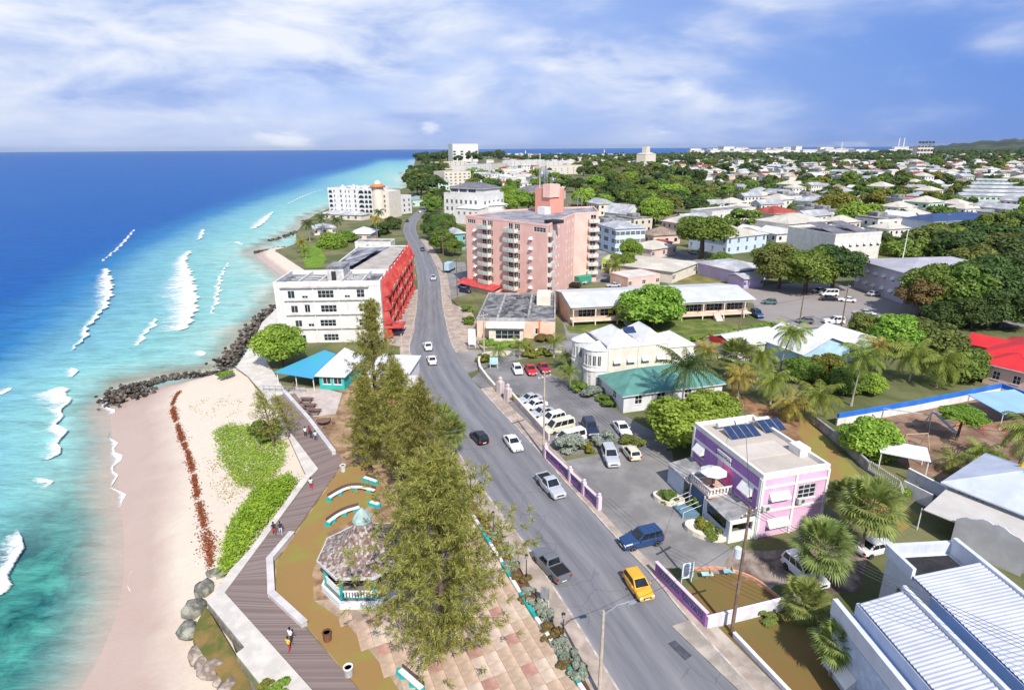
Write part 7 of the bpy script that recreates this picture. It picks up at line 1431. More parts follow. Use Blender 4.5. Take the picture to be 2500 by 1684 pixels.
PG = leafmat('palm_green', (0.12, 0.185, 0.028), (0.33, 0.38, 0.08), 0.38, 0.12, 0.8); PY = leafmat('palm_yellow', (0.20, 0.18, 0.03), (0.44, 0.36, 0.08), 0.3, 0.1, 0.8); PD = leafmat('palm_dark', (0.045, 0.085, 0.022), (0.13, 0.18, 0.05), 0.25, 0.1, 0.8)
PF = leafmat('fan_green', (0.11, 0.16, 0.045), (0.34, 0.38, 0.12), 0.3, 0.1, 0.8)
PALM = dict(coco=[feather_crown(3, 22, 4.2, 1.5, 0.95, mat=PG), feather_crown(8, 20, 4.0, 1.7, 0.95, mat=PG)], date=[feather_crown(5, 34, 4.6, 1.1, 0.62, lw=0.07, mat=PD)], ycoco=[feather_crown(13, 20, 3.6, 1.4, 0.9, mat=PY)], fan=[fan_crown(2, 46, 1.2, 1.15, PF), fan_crown(6, 40, 1.25, 1.2, PF)], small=[feather_crown(21, 16, 2.4, 1.2, 0.6, mat=PG, nl=12)], ysmall=[feather_crown(23, 16, 2.4, 1.2, 0.6, mat=PY, nl=12)], dark=[feather_crown(31, 18, 4.0, 1.5, 0.95, mat=PD)])
DEADP = leafmat('dead_frond', (0.16, 0.10, 0.05), (0.30, 0.20, 0.10), 0.2); skirt_me = feather_crown(41, 9, 1.6, 0.6, 0.3, nl=8, mat=DEADP, lowest=-1.5)
def palm(base, hh, kind, label, sc=1.0, lean=(0, 0), seed=0, group=None, r=0.16, z=0.0, skirt=False):
    g = at(*base) if len(base) == 2 else Vector(base); t = thing('palm_tree', label, 'palm', (g.x, g.y, z), 0, group); mes = PALM[kind]; pts = []; rd = []
    for i in range(7): s = i / 6; pts.append((lean[0] * s * s, lean[1] * s * s, hh * s)); rd.append(r * (1.35 - 0.55 * min(1, s * 2.2)))
    MB().tube(pts, rd, 8).build('trunk', PBARK, t, smooth=True); c_ = ob('crown', mes[seed % len(mes)], t, pts[-1], rnd.uniform(0, 6.28), (sc, sc, sc))
    if skirt: ob('dead_fronds', skirt_me, t, (pts[-1][0], pts[-1][1], hh - 0.3), rnd.random() * 6, (sc, sc, sc))
    return t
# ---- feathery casuarinas
CASL = leafmat('casuarina_needles', (0.14, 0.155, 0.035), (0.52, 0.49, 0.15), 0.42, 0.06, 0.9); CASD = leafmat('casuarina_dark', (0.018, 0.035, 0.012), (0.06, 0.08, 0.025), 0.2, 0.1, 0.3)
def casuarina_mesh(seed, hh, Rr, nbr, ntuft, nneed, mat, z0=0.15, nl=0.75, nw=0.035, sparse=0.0, lean=(0, 0)):
    rng = np.random.default_rng(seed); Ps = []; Dr = []; br = []
    for k in range(nbr):
        s = z0 + (1 - z0) * (k + rng.random()) / nbr; az = k * 2.399 + rng.normal() * 0.4; sh = min(1, (1 - s) * 2.1 + 0.10) * min(1, 0.55 + (s - z0) * 2.2) * rng.uniform(0.55, 1.12); L = Rr * sh; el = rng.uniform(0.15, 0.75) + 0.45 * s
        o = np.array([lean[0] * s * s, lean[1] * s * s, hh * s * 0.93]); d = np.array([math.cos(az) * math.cos(el), math.sin(az) * math.cos(el), math.sin(el)]); e = o + d * L; br.append((o, e))
        for j in range(ntuft):
            u = 0.22 + 0.82 * (j + rng.random()) / ntuft; c_ = o + d * L * u + rng.normal(size=3) * 0.055 * Rr * (0.6 + u); c_[2] -= 0.10 * L * u * u
            m_ = nneed; tw = d * 0.7 + rng.normal(size=3) * 0.6; tw[2] += 0.15; tw /= np.linalg.norm(tw); dd = tw * 0.8 + rng.normal(size=(m_, 3)) * 0.5; Ps.append(c_[None] + tw * rng.uniform(0, nl * 1.25, (m_, 1)) + rng.normal(size=(m_, 3)) * 0.05); Dr.append(dd)
    P = np.concatenate(Ps); D_ = np.concatenate(Dr); D_ /= np.linalg.norm(D_, axis=1, keepdims=True); n = len(P); l = (nl * rng.uniform(0.55, 1.25, n))[:, None]; sdv = np.cross(D_, rng.normal(size=(n, 3))); sdv /= np.maximum(np.linalg.norm(sdv, axis=1, keepdims=True), 1e-6); w_ = nw * rng.uniform(.7, 1.4, n)[:, None]
    mid = P + D_ * l * 0.55; tip = P + D_ * l; tip[:, 2] -= 0.16 * l[:, 0]; V = np.stack([P, mid - sdv * w_, tip, mid + sdv * w_], 1).reshape(-1, 3)
    me = npmesh('crown', V, np.arange(4 * n).reshape(-1, 4), mat); tk = MB(); tk.tube([(lean[0] * s * s, lean[1] * s * s, hh * s) for s in (0, .3, .6, .95)], [0.028 * hh * 0.6 + .05, 0.02 * hh * 0.6 + .04, 0.012 * hh * .6 + .03, 0.02], 8)
    for o, e in br[::1 if nbr < 80 else 2]: m_ = (o + e) / 2; tk.tube([o, m_ + np.array([0, 0, -0.02 * hh * .1]), e], [0.05, 0.035, 0.01], 4, cap=False)
    return me, tk.mesh('trunk', BARK, True)
def casuarina(base, meshes, label, sc=1.0, rz=0.0, z=0.0, group=None):
    g = at(*base) if len(base) == 2 else Vector(base); t = thing('casuarina_tree', label, 'tree', (g.x, g.y, z), rz, group); ob('crown', meshes[0], t, (0, 0, 0), 0, (sc, sc, sc)); ob('trunk', meshes[1], t, (0, 0, 0), 0, (sc, sc, sc)); return t
casN = casuarina_mesh(11, 18.5, 7.0, 130, 14, 32, CASL, 0.08, 0.50, 0.029)
casM = casuarina_mesh(12, 17.0, 4.4, 84, 11, 30, CASL, 0.12, 0.50, 0.030)
casT = casuarina_mesh(14, 22.0, 4.0, 90, 11, 28, CASL, 0.10, 0.50, 0.030, lean=(0.4, 0))
casS = casuarina_mesh(15, 8.0, 2.6, 34, 8, 8, CASL, 0.15, 0.6, 0.03, lean=(-1.2, 0.3))
casuarina((1085, 1590), casN, 'largest feathery casuarina beside the bandstand', 1.0, 0.3)
casuarina((1040, 1270), casM, 'feathery casuarina between the plaza and the pavement', 1.0, 1.1); casuarina((985, 1170), casM, 'feathery casuarina on the brown earth behind the curved benches', 0.95, 2.6)
casuarina((925, 1085), casT, 'tallest slender casuarina before the white apartment block', 1.0, 0.2); casuarina((905, 1150), casM, 'narrow casuarina beside the tallest one', 0.78, 4.0)
casuarina((1110, 1360), casM, 'smaller casuarina overhanging the planter edge', 0.62, 5.0)
casuarina((668, 1085), casS, 'thin bare-limbed casuarina sapling leaning over the sand', 1.0, 0.0); casuarina((707, 1068), casS, 'thin casuarina sapling beside the boardwalk edge', 0.85, 0.6)
# ---- trees standing near
tree((690, 893), height(at(690, 893), 782), 5.6, 'bright', 'round bright green tree beside the beach bar', 'near', 1, 0.85)
tree((1668, 1085), 8.2, 6.3, 'bright', 'broad leafy tree before the teal roof', 'near', 2, 0.72); tree((1730, 1050), 6.8, 4.6, 'bright', 'leafy tree adjoining the broad one behind the purple building', 'near', 3, 0.8)
tree((2125, 1110), 5.6, 4.3, 'bright', 'round bushy tree on the playground', 'near', 4, 0.85); tree((2335, 1075), 5.4, 3.2, 'bright', 'small umbrella tree over the play bars', 'near', 5, 0.5)
tree((1595, 800), 11, 8.2, 'bright', 'spreading tree before the long shop building', 'near', 6, 0.75); tree((1545, 800), 7, 4.6, 'mid', 'smaller tree beside the spreading shop tree', 'near', 7, 0.8)
tree((2195, 860), 8.5, 6.4, 'bright', 'dense bright tree behind the tall coconut palm', 'near', 8, 0.8); tree((2275, 870), 8.2, 6.4, 'olive', 'dense olive tree beside the red-roofed house', 'near', 9, 0.85); tree((2350, 925), 6, 4.8, 'mid', 'bushy tree at the corner of the red-roofed house', 'near', 10, 0.8); tree((2010, 930), 5.6, 4.2, 'yellow', 'yellowish bushy tree by the pale blue cottage', 'near', 11, 0.8); tree((2060, 955), 4.8, 3.8, 'mid', 'low bushy tree under the tall coconut palm', 'near', 12, 0.8); tree((2120, 960), 4.2, 3.0, 'bright', 'small bright tree against the blue playground wall', 'near', 13, 0.8); tree((1960, 930), 5, 3.6, 'mid', 'bushy tree at the cottage corner', 'near', 14, 0.8)
tree((2110, 830), 6.5, 4.2, 'olive', 'light-leaved tree beside the white twin roofs', 'near', 15, 0.85)
tree((1712, 632), 17.5, 11.5, 'mid', 'large spreading tree over the far yard', 'near', 1, 0.62, trunk=0.9)
big = [((1900, 705), 16, 10.5, 'olive'), ((1965, 715), 17.5, 11.5, 'mid'), ((2030, 712), 17, 10.5, 'dark'), ((1880, 680), 14, 8, 'mid')]
for i, (p, hh, r, k) in enumerate(big): tree(p, hh * 0.85, r * 0.8, k, ['tall olive tree at the edge of the bare car park', 'large mid-green tree behind the parked white van', 'large dark tree beside the lilac building', 'tree behind the tall olive car park tree'][i], 'near', 2 + i, 0.85)
big2 = [((2240, 775), 14, 8, 'rust'), ((2265, 772), 18, 11, 'mid'), ((2330, 778), 19, 12, 'mid'), ((2395, 770), 21, 12, 'dark'), ((2470, 760), 22, 13, 'dark'), ((2440, 800), 14, 10, 'dark'), ((2545, 780), 20, 14, 'dark'), ((2370, 800), 12, 8, 'dark'), ((2300, 795), 9, 7, 'dark'), ((2360, 650), 18, 13, 'mid'), ((2440, 660), 20, 14, 'olive'), ((2500, 690), 22, 15, 'dark'), ((2420, 590), 18, 13, 'mid'), ((2490, 590), 20, 15, 'dark'), ((2480, 640), 17, 14, 'olive')]
ds = 'russet tree half hiding the lilac building|mid-green tree beside the russet one|broad mid-green tree before the white curved gables|dark tree with a pale bare limb|tallest dark tree behind the red-roofed house|low dark tree over the shaded road|dark tree at the edge of the shaded road bend|small dark tree under the tall ones by the road|low dark tree at the car park corner|tree beyond the lilac building|olive tree beyond the lilac building|broad dark tree at the wood edge|tree beside the hall with the blue roof|dark tree behind the hall with the blue roof|olive tree in the wood before the hall'.split('|')
for i, (p, hh, r, k) in enumerate(big2): tree(p, hh * 0.74, r * 0.72, k, ds[i], 'near', 3 + i % 9, 0.85, group='trees of the dark wood')
for i, (p, hh, r, k, lb) in enumerate([((1078, 618), 10, 6, 'mid', 'roadside tree before the pink hotel'), ((1098, 600), 11, 6.5, 'olive', 'tall roadside tree beside the hotel wall'), ((1062, 585), 10, 6.5, 'dark', 'dark tree on the inside of the road bend'), ((1085, 570), 11, 7, 'mid', 'tree in the clump by the road bend'), ((1058, 556), 9, 6, 'dark', 'dark tree where the road bends'), ((1110, 625), 7, 4, 'mid', 'bush-like tree by the hotel corner'), ((812, 604), 7.5, 7.5, 'bright', 'round dense tree above the small cove'), ((850, 590), 6, 5, 'mid', 'tree beside the pink-walled house on the point'), ((930, 572), 7, 6, 'dark', 'dark tree below the white arcaded hotel'), ((960, 560), 7, 5, 'dark', 'dark tree at the roadside beyond the apartment block'), ((905, 578), 6, 5, 'dark', 'dark tree beside the yellow palm'), ((1560, 525), 0, 0, '', '')]):
    if lb: tree(p, hh, r, k, lb, 'near' if i < 7 else 'mid', 4 + i % 7, 0.85)
for i, (p, hh, r, k, lb) in enumerate([((1225, 528), 16, 10, 'bright', 'bright tree behind the hotel roof'), ((1262, 522), 17, 10, 'bright', 'bright tree beside the hotel lift tower'), ((1290, 515), 14, 9, 'mid', 'tree left of the antenna tower'), ((1240, 500), 15, 10, 'bright', 'bright tree behind the white office block'), ((1595, 560), 17, 9.5, 'bright', 'pale flowering tree by the grey gabled house'), ((1540, 640), 9, 5, 'bright', 'small tree before the light blue office'), ((1525, 668), 8, 5, 'mid', 'garden tree beside the green wall'), ((2095, 560), 16, 14, 'bright', 'broad bright tree before the hall with the blue roof'), ((2040, 530), 17, 15, 'yellow', 'broad yellow-green tree among the roofs'), ((2150, 620), 9, 7, 'olive', 'tree at the parched field edge'), ((2240, 640), 8, 4, 'mid', 'slim tree in the parched field'), ((1760, 655), 6, 4, 'mid', 'small tree beside the lilac bungalow')]):
    tree(p, hh, r, k, lb, 'near', 1 + i % 8, 0.85)
# ---- palms
for p, hh, k, sc, ln, lb in (((1660, 1030), 9.0, 'date', 1.15, (0.3, 0), 'large dark date palm rising over the teal roof'), ((2078, 990), height(at(2078, 990), 868), 'coco', 1.05, (0.7, 0), 'tall coconut palm with hanging fronds beside the playground'), ((1902, 915), 8.2, 'coco', 0.95, (1.4, 0), 'leaning coconut palm before the pale blue cottage'), ((1846, 940), 5.8, 'coco', 0.9, (0.2, 0), 'palm beside the silver cars'), ((1800, 975), 4.2, 'ycoco', 0.9, (0, 0), 'yellowing palm behind the purple building'), ((1790, 940), 5.4, 'fan', 1.7, (0, 0), 'fan palm behind the leafy trees'), ((1880, 985), 4.0, 'coco', 0.9, (0, 0), 'short coconut palm by the dirt yard'), ((1925, 1030), 3.0, 'ycoco', 0.9, (0, 0), 'yellow palm behind the purple building parapet'), ((1985, 1030), 4.4, 'coco', 0.95, (0.3, 0), 'coconut palm at the end of the grey wall'), ((2220, 930), 5.2, 'coco', 1.1, (-0.6, 0), 'coconut palm behind the blue playground wall'), ((2285, 945), 4.6, 'coco', 1.15, (0.5, 0), 'broad coconut palm beside the red-roofed house'), ((2130, 905), 5.0, 'ycoco', 1.0, (0.3, 0), 'yellow-fronded palm beneath the tall coconut palm'), ((1722, 895), 3.6, 'ycoco', 0.9, (0, 0), 'yellow palm at the cream building corner'), ((2480, 1160), 6.0, 'coco', 1.0, (0.5, 0), 'coconut palm overhanging the playschool roof'), ((2395, 1145), 2.4, 'coco', 0.7, (0, 0), 'short palm behind the playschool'), ((2320, 1150), 1.6, 'small', 1.0, (0, 0), 'low palm clump by the play lawn edge')):
    palm(p, hh, k, lb, sc, ln)
for p, hh, sc, lb, s in (((1990, 1432), 4.6, 1.35, 'dense fan palm beside the white SUV', 0), ((2100, 1352), 5.6, 1.5, 'taller fan palm by the purple building side wall', 1), ((2050, 1290), 4.0, 1.1, 'fan palm close against the purple building', 0), ((2028, 1648), 3.2, 0.95, 'fan palm with forked white trunks on the brown lawn', 1), ((2075, 1655), 3.0, 0.85, 'second stem of the forked fan palm on the brown lawn', 0), ((1955, 1500), 1.6, 1.0, 'dark low palm at the end of the white wall', 1), ((1098, 1118), 4.2, 1.15, 'fan palm on the pavement edge', 0), ((1078, 1098), 4.6, 1.1, 'second fan palm on the pavement edge', 1)): palm(p, hh, 'fan', lb, sc, (0.2, 0), s, skirt=True)
for p, hh, k, lb in (((1218, 888), 3.0, 'small', 'small palm beside the teal corner sign'), ((1268, 874), 3.2, 'small', 'small palm behind the white hatchback'), ((1352, 872), 3.4, 'small', 'small palm at the side-street wall'), ((1382, 905), 3.2, 'small', 'small palm beside the dark red saloon'), ((1392, 950), 3.6, 'small', 'small palm below the rounded bays')): palm(p, hh, k, lb, 1.0)
for p, hh, k, sc, lb in (((757, 590), 8.5, 'dark', 1.0, 'dark coconut palm at the end of the point'), ((790, 578), 9.5, 'dark', 1.0, 'dark coconut palm beside the point cottage'), ((826, 580), 8.5, 'dark', 1.0, 'dark coconut palm nearest the pink-walled house'), ((737, 618), 4.5, 'ycoco', 0.9, 'yellowing palm on the cove grass'), ((747, 630), 3.0, 'small', 1.2, 'young palm on the cove grass'), ((922, 585), 9.5, 'ycoco', 0.95, 'tall yellow palm by the road wall'), ((928, 560), 9, 'dark', 0.9, 'dark palm below the arcaded hotel'), ((1500, 680), 4.5, 'coco', 0.8, 'palm in the garden beside the green wall'), ((1240, 545), 8, 'dark', 0.9, 'dark palm behind the hotel')): palm(p, hh, k, lb, sc)
# ---- shrubs and hedges
k = 0
bed_mid = A([(1402, 1645), (1378, 1612), (1358, 1582), (1337, 1545), (1318, 1512), (1300, 1480), (1282, 1450), (1262, 1415), (1245, 1385), (1222, 1348), (1200, 1310), (1180, 1272)])
for i, p in enumerate(bed_mid): shrub((p.x + 0.35, p.y, 0), rnd.uniform(0.75, 1.15), rnd.uniform(1.0, 1.5), 'silver' if i % 4 != 3 else 'rust', 'silver-leaved shrub in the roadside flower bed' if i % 4 != 3 else 'dark red shrub in the roadside flower bed', i % 4, 'shrubs in the roadside flower bed')
for i, p in enumerate([bed_mid[0].lerp(bed_mid[1], .5), bed_mid[2].lerp(bed_mid[3], .5), bed_mid[5].lerp(bed_mid[6], .4)]): shrub((p.x - 0.4, p.y, 0), 0.7, 0.8, 'rust', 'dark red shrub in the roadside flower bed', i, 'shrubs in the roadside flower bed')
for p, r, hh, kd, lb in (((1385, 1100), 2.6, 2.8, 'silver', 'large silver shrub at the end of the white wall'), ((1480, 1085), 2.0, 2.2, 'silver', 'silver shrub beside the navy SUV'), ((1435, 1100), 1.6, 1.3, 'yellow', 'yellow shrub between two silver ones'), ((1545, 1085), 2.0, 1.6, 'yellow', 'yellow-green shrub beside the cream hatchback'), ((1253, 975), 1.2, 1.0, 'yellow', 'bright yellow bush at the gate pillar'), ((1180, 880), 2.0, 1.6, 'yellow', 'yellow-green bush in the corner planter'), ((1300, 868), 2.4, 2.0, 'yellow', 'yellow-green hedge bush behind the red cars'), ((1330, 868), 2.2, 1.9, 'yellow', 'yellow-green hedge bush beside the side street'), ((1412, 955), 2.4, 2.0, 'mid', 'dark green bush under the rounded bays'), ((1445, 965), 2.4, 1.8, 'silver', 'pale bush below the annex wall'), ((1480, 985), 2.4, 1.7, 'mid', 'low bush along the annex wall'), ((1632, 1222), 1.5, 1.5, 'mid', 'shrub filling the round planter'), ((1712, 1290), 1.4, 1.7, 'yellow', 'yellow-green shrub in the half-round planter'), ((1742, 1308), 1.4, 1.6, 'mid', 'green shrub in the half-round planter'), ((1700, 1245), 1.2, 2.2, 'mid', 'shrub between the two planters'), ((1195, 842), 2.0, 1.5, 'bright', 'hedge bush before the office glass front'), ((1222, 845), 2.2, 1.6, 'bright', 'hedge bush under the office windows'), ((1250, 846), 2.2, 1.5, 'bright', 'hedge bush at the end of the office hedge'), ((1275, 846), 1.9, 1.4, 'yellow', 'yellowish bush by the office steps'), ((1330, 832), 2.6, 1.8, 'rust', 'brown dry bush at the office corner'), ((1145, 790), 2.4, 2.2, 'mid', 'bush along the office side wall'), ((1140, 760), 2.2, 2.0, 'mid', 'bush behind the office side wall'), ((1010, 1010), 1.6, 1.3, 'yellow', 'yellow bush by the kiosk'), ((1870, 1510), 1.2, 0.8, 'olive', 'weeds under the white wall'), ((1330, 1015), 0, 0, '', ''), ((640, 1065), 2.8, 3.2, 'mid', 'dark bushy shrub over the beach vines'), ((560, 915), 1.5, 0.9, 'bright', 'clipped shrub in the sea-wall bed'), ((540, 917), 1.3, 0.8, 'bright', 'second clipped shrub in the sea-wall bed'), ((680, 1690), 1.3, 1.2, 'bright', 'green shrub at the foot of the concrete landing'), ((655, 1684), 0.9, 0.8, 'yellow', 'small yellow shrub by the concrete landing'), ((2260, 1180), 1.5, 1.2, 'mid', 'bush behind the playschool gate'), ((2205, 1215), 1.0, 1.8, 'bright', 'vine on the short pickets')):
    if lb: shrub(p, r, hh, kd, lb, k % 5); k += 1
hedge = resample(A([(1640, 838), (1720, 828), (1840, 805), (1880, 795)]), 2.4)
for i, p in enumerate(hedge): shrub(p, 1.6, 1.2, 'bright', 'clipped hedge bush along the shop lawn', i % 5, 'hedge along the shop lawn')

# ---- beach vegetation, seaweed, rocks
from mathutils.bvhtree import BVHTree
def bvh(o): me = o.data; return BVHTree.FromPolygons([v.co[:] for v in me.vertices], [p.vertices[:] for p in me.polygons])
BB = bvh(main_beach)
def gz(x, y, default=-0.7): h_ = BB.ray_cast(Vector((x, y, 5)), Vector((0, 0, -1))); return h_[0].z if h_[0] is not None else default
def vines(poly_px, dens, size, mat, label, z=-0.6, hgt=0.3, seed=1, thin=0.0):
    pl = A(poly_px, z); rng = np.random.default_rng(seed); xs = [p.x for p in pl]; ys = [p.y for p in pl]; P = []
    ar = abs(sum(pl[i].x * pl[(i + 1) % len(pl)].y - pl[(i + 1) % len(pl)].x * pl[i].y for i in range(len(pl)))) / 2; n = int(ar * dens); k = 0
    ph = rng.uniform(0, 6, 4)
    while len(P) < n and k < n * 30:
        k += 1; x, y = rng.uniform(min(xs), max(xs)), rng.uniform(min(ys), max(ys))
        if not inside((x, y), pl): continue
        m_ = 0.5 + 0.25 * (math.sin(x * 1.3 + ph[0]) + math.sin(y * 1.1 + ph[1]) * math.sin(x * .6 + ph[2]))
        if m_ < thin * rng.uniform(0.6, 1.4): continue
        x += rng.normal() * 0.35; y += rng.normal() * 0.45; P.append((x, y, gz(x, y) + hgt * rng.random() * (0.4 + m_)))
    P = np.array(P); Nn = rng.normal(size=(len(P), 3)) * 0.5 + np.array([0, 0, 1]); V, Fc = leaf_quads(P, Nn, size, rng, 0.5); o = ob('ground_cover', npmesh('ground_cover', V, Fc, mat)); tag(o, label, 'ground cover', kind='stuff')
VB = leafmat('vine_leaf', (0.16, 0.28, 0.02), (0.36, 0.50, 0.05), 0.3, 0.0, 0.5); VO = leafmat('vine_dry', (0.26, 0.17, 0.04), (0.38, 0.30, 0.07), 0.2, 0.0, 0.5)
vines([(520, 1045), (560, 1030), (620, 1040), (700, 1090), (690, 1140), (640, 1190), (580, 1180), (545, 1120)], 85, 0.13, VB, 'bright green beach vine spreading over the sand', hgt=0.35, thin=0.1)
vines([(545, 1120), (580, 1180), (660, 1200), (700, 1170), (660, 1150)], 22, 0.11, VO, 'yellowing beach vine between the green patches', hgt=0.2)
vines([(700, 1165), (725, 1185), (690, 1235), (600, 1350), (555, 1400), (535, 1385), (560, 1290), (620, 1200)], 130, 0.16, VB, 'thick leafy beach shrub below the ledge', hgt=0.9, seed=3)
vines([(500, 1100), (540, 1110), (590, 1200), (560, 1260), (520, 1180)], 9, 0.12, VO, 'sparse vine runners on the sand', hgt=0.1, seed=5, thin=0.3); vines([(460, 970), (600, 960), (590, 1010), (470, 1010)], 3, 0.12, VO, 'sparse beach grass behind the groyne', hgt=0.15, seed=6, thin=0.4)
vines([(740, 600), (775, 600), (795, 630), (780, 655), (745, 655), (735, 625)], 0, 0.1, VB, '', seed=7) if False else None
sheet('lawn', A([(738, 600), (775, 598), (797, 630), (785, 652), (748, 655), (735, 625)]), 0.03, M('cove_grass', (0.14, 0.24, 0.02), 0.97, 0.2, 0.3, 0.4, 8), 'bright grass patch above the small cove')
def wrack(line_px, w_, n, label, seed):
    ln = smooth_line(A(line_px, -1.4), 2); rng = np.random.default_rng(seed); L = resample(ln, 0.2); P = []
    for _ in range(n):
        p = L[rng.integers(len(L))]; s = p.y
        if math.sin(s * 1.9) + math.sin(s * 0.83 + 1) + 0.5 * math.sin(s * 5.3) < -1.0 + 1.6 * (rng.random() - 0.5) and s > 58: continue
        wj = w_ * (0.6 + 0.3 * math.sin(p.y * 0.7) + 0.5 * (p.y < 62)); x = p.x + rng.normal() * wj * (0.5 if rng.random() < 0.8 else 1.3); y = p.y + rng.normal() * 0.3; P.append((x, y, gz(x, y, -1.4) + 0.02 + 0.10 * rng.random()))
    P = np.array(P); V, Fc = leaf_quads(P, rng.normal(size=(len(P), 3)) * 0.6 + np.array([0, 0, 1]), 0.12, rng, 0.55); o = ob('seaweed', npmesh('seaweed', V, Fc, leafmat('sargassum', (0.14, 0.032, 0.014), (0.32, 0.09, 0.035), 0.05, 0.0, 1.5))); tag(o, label, 'seaweed', kind='stuff')
wrack([(436, 950), (418, 975), (425, 1010), (442, 1060), (465, 1120), (478, 1190), (495, 1270), (512, 1340), (515, 1385)], 0.42, 7000, 'red-brown line of seaweed washed up along the beach', 4)
ROCK = M('dark_wet_rock', (0.05, 0.042, 0.038), 0.8, 0.5, 0.7, 0.8, 5, col2=(0.20, 0.165, 0.135)); ROCKG = M('lichen_rock', (0.20, 0.19, 0.165), 0.95, 0.4, 1.0, 0.8, 5, col2=(0.33, 0.33, 0.27)); ROCKB = M('tan_rock', (0.34, 0.25, 0.20), 0.95, 0.4, 1.0, 0.8, 5, col2=(0.46, 0.40, 0.34))
_bm = bmesh.new(); bmesh.ops.create_icosphere(_bm, subdivisions=2, radius=1); ICO_V = np.array([v.co[:] for v in _bm.verts]); ICO_F = [tuple(v.index for v in f.verts) for f in _bm.faces]; _bm.free()
_bm = bmesh.new(); bmesh.ops.create_icosphere(_bm, subdivisions=1, radius=1); ICO1_V = np.array([v.co[:] for v in _bm.verts]); ICO1_F = np.array([tuple(v.index for v in f.verts) for f in _bm.faces]); _bm.free()
def rock_verts(rng, sc, base=None):
    V = (ICO_V if base is None else base).copy(); f = rng.normal(size=(4, 3)) * 1.6; V = V * (1 + 0.13 * np.sin(V @ f[0] * 2) + 0.11 * np.sin(V @ f[1] * 3) + 0.16 * np.sign(V @ f[2]) * 0.5)[:, None]; return V * np.array(sc)
def groyne(line_px, z, n, w_, sz, label, seed, mat=ROCK, jz=0.4):
    rng = np.random.default_rng(seed); L = resample(smooth_line(A(line_px, z), 1), 0.3); VV = []; FF = []; o = 0
    for _ in range(n):
        p = L[rng.integers(len(L))]; s = rng.uniform(*sz); V = rock_verts(rng, (s, s * rng.uniform(.6, 1), s * rng.uniform(.5, .8)), ICO1_V); a = rng.uniform(0, 6.28); V = V @ np.array([[math.cos(a), math.sin(a), 0], [-math.sin(a), math.cos(a), 0], [0, 0, 1]]); V += np.array([p.x + rng.normal() * w_, p.y + rng.normal() * w_, z + rng.uniform(-.3, jz)]); VV.append(V); FF.append(ICO1_F + o); o += len(V)
    ob_ = ob('rock_groyne', npmesh('rock_groyne', np.concatenate(VV), np.concatenate(FF), mat)); tag(ob_, label, 'rocks', kind='stuff')
groyne([(268, 985), (290, 960), (320, 945), (345, 965)], -2.6, 260, 1.0, (0.22, 0.58), 'head of dark boulders at the end of the groyne', 3, jz=0.9); groyne([(350, 938), (420, 918), (510, 912), (560, 905)], -2.4, 170, 0.5, (0.25, 0.55), 'thin arm of dark boulders reaching to the sea wall', 4)
groyne([(545, 895), (590, 845), (630, 790), (678, 752)], -2.2, 420, 1.1, (0.28, 0.7), 'dark boulder revetment along the sea wall', 5, jz=1.2); groyne([(625, 616), (650, 612), (690, 605)], -2.6, 120, 0.8, (0.4, 0.9), 'low dark rocks at the small cove', 6); groyne([(655, 588), (690, 580), (725, 565)], -2.7, 110, 0.8, (0.4, 0.9), 'dark rocks below the palms', 7); groyne([(670, 612), (700, 630), (735, 655), (752, 668)], -1.6, 160, 0.6, (0.3, 0.6), 'red-brown rocks edging the cove sand', 8, ROCKB)
for i, (p, s, m_, lb) in enumerate((((522, 1395), (1.0, 0.8, 1.0), ROCKG, 'grey lichened boulder by the seaweed end'), ((498, 1432), (1.3, 1.1, 1.2), ROCKG, 'large pale grey boulder below the ledge corner'), ((475, 1480), (1.3, 1.4, 1.2), ROCKG, 'broad lichened boulder beside the terrace'), ((462, 1530), (1.1, 1.3, 0.9), ROCKG, 'dark grey boulder at the terrace tip'), ((545, 1398), (1.0, 0.9, 0.7), ROCKG, 'boulder tucked under the leafy beach shrub'), ((478, 1590), (1.0, 1.4, 0.8), ROCKB, 'tan boulder at the near terrace wall'), ((515, 1630), (1.2, 1.3, 0.9), ROCKB, 'rough tan boulder in the terrace wall'), ((560, 1672), (1.3, 1.3, 0.9), ROCKB, 'tan boulder near the concrete landing'), ((620, 1700), (1.3, 1.2, 0.9), ROCKB, 'pale tan boulder below the concrete landing'), ((540, 1655), (0.8, 0.9, 0.7), ROCKB, 'small tan boulder between two larger ones'), ((497, 1612), (0.8, 0.9, 0.7), ROCKB, 'small rough boulder by the grass terrace'))):
    g = at(p[0], p[1], -1.0); o = ob('boulder', npmesh('boulder', rock_verts(np.random.default_rng(20 + i), tuple(0.8 * q for q in s)), np.array(ICO_F), m_), None, (g.x, g.y, -1.25), i * 1.3); tag(o, lb, 'boulder')
# ------------------------------------------------------------------ middle-distance buildings
OCC = []  # circles already taken on the ground
for o in list(C.objects):
    if o.parent is None and o.get('category') in ('building', 'hotel', 'house', 'bar', 'tree', 'car', 'suv', 'van', 'shrub'):
        r = {'building': 16, 'hotel': 30, 'house': 12, 'tree': 4, 'bar': 10}.get(o['category'], 3)
        OCC.append((o.location.x + (8 if o['category'] in ('building', 'hotel') else 0), o.location.y + (8 if o['category'] in ('building', 'hotel') else 0), r))
def occ(p, r): OCC.append((p[0], p[1], r))
LILW = M('lilac_grey_render', (0.52, 0.50, 0.62), 0.85, 0.06, 0.3, streak=0.15); PALEB = M('pale_blue_render', (0.56, 0.66, 0.82), 0.8, 0.06, 0.3); BUFF = M('buff_render', (0.62, 0.55, 0.46), 0.85, 0.08, 0.3); ROSEW = M('pale_rose_render', (0.70, 0.52, 0.46), 0.85, 0.08, 0.3); LIME = M('lime_render', (0.42, 0.55, 0.10), 0.8, 0.1, 0.4)
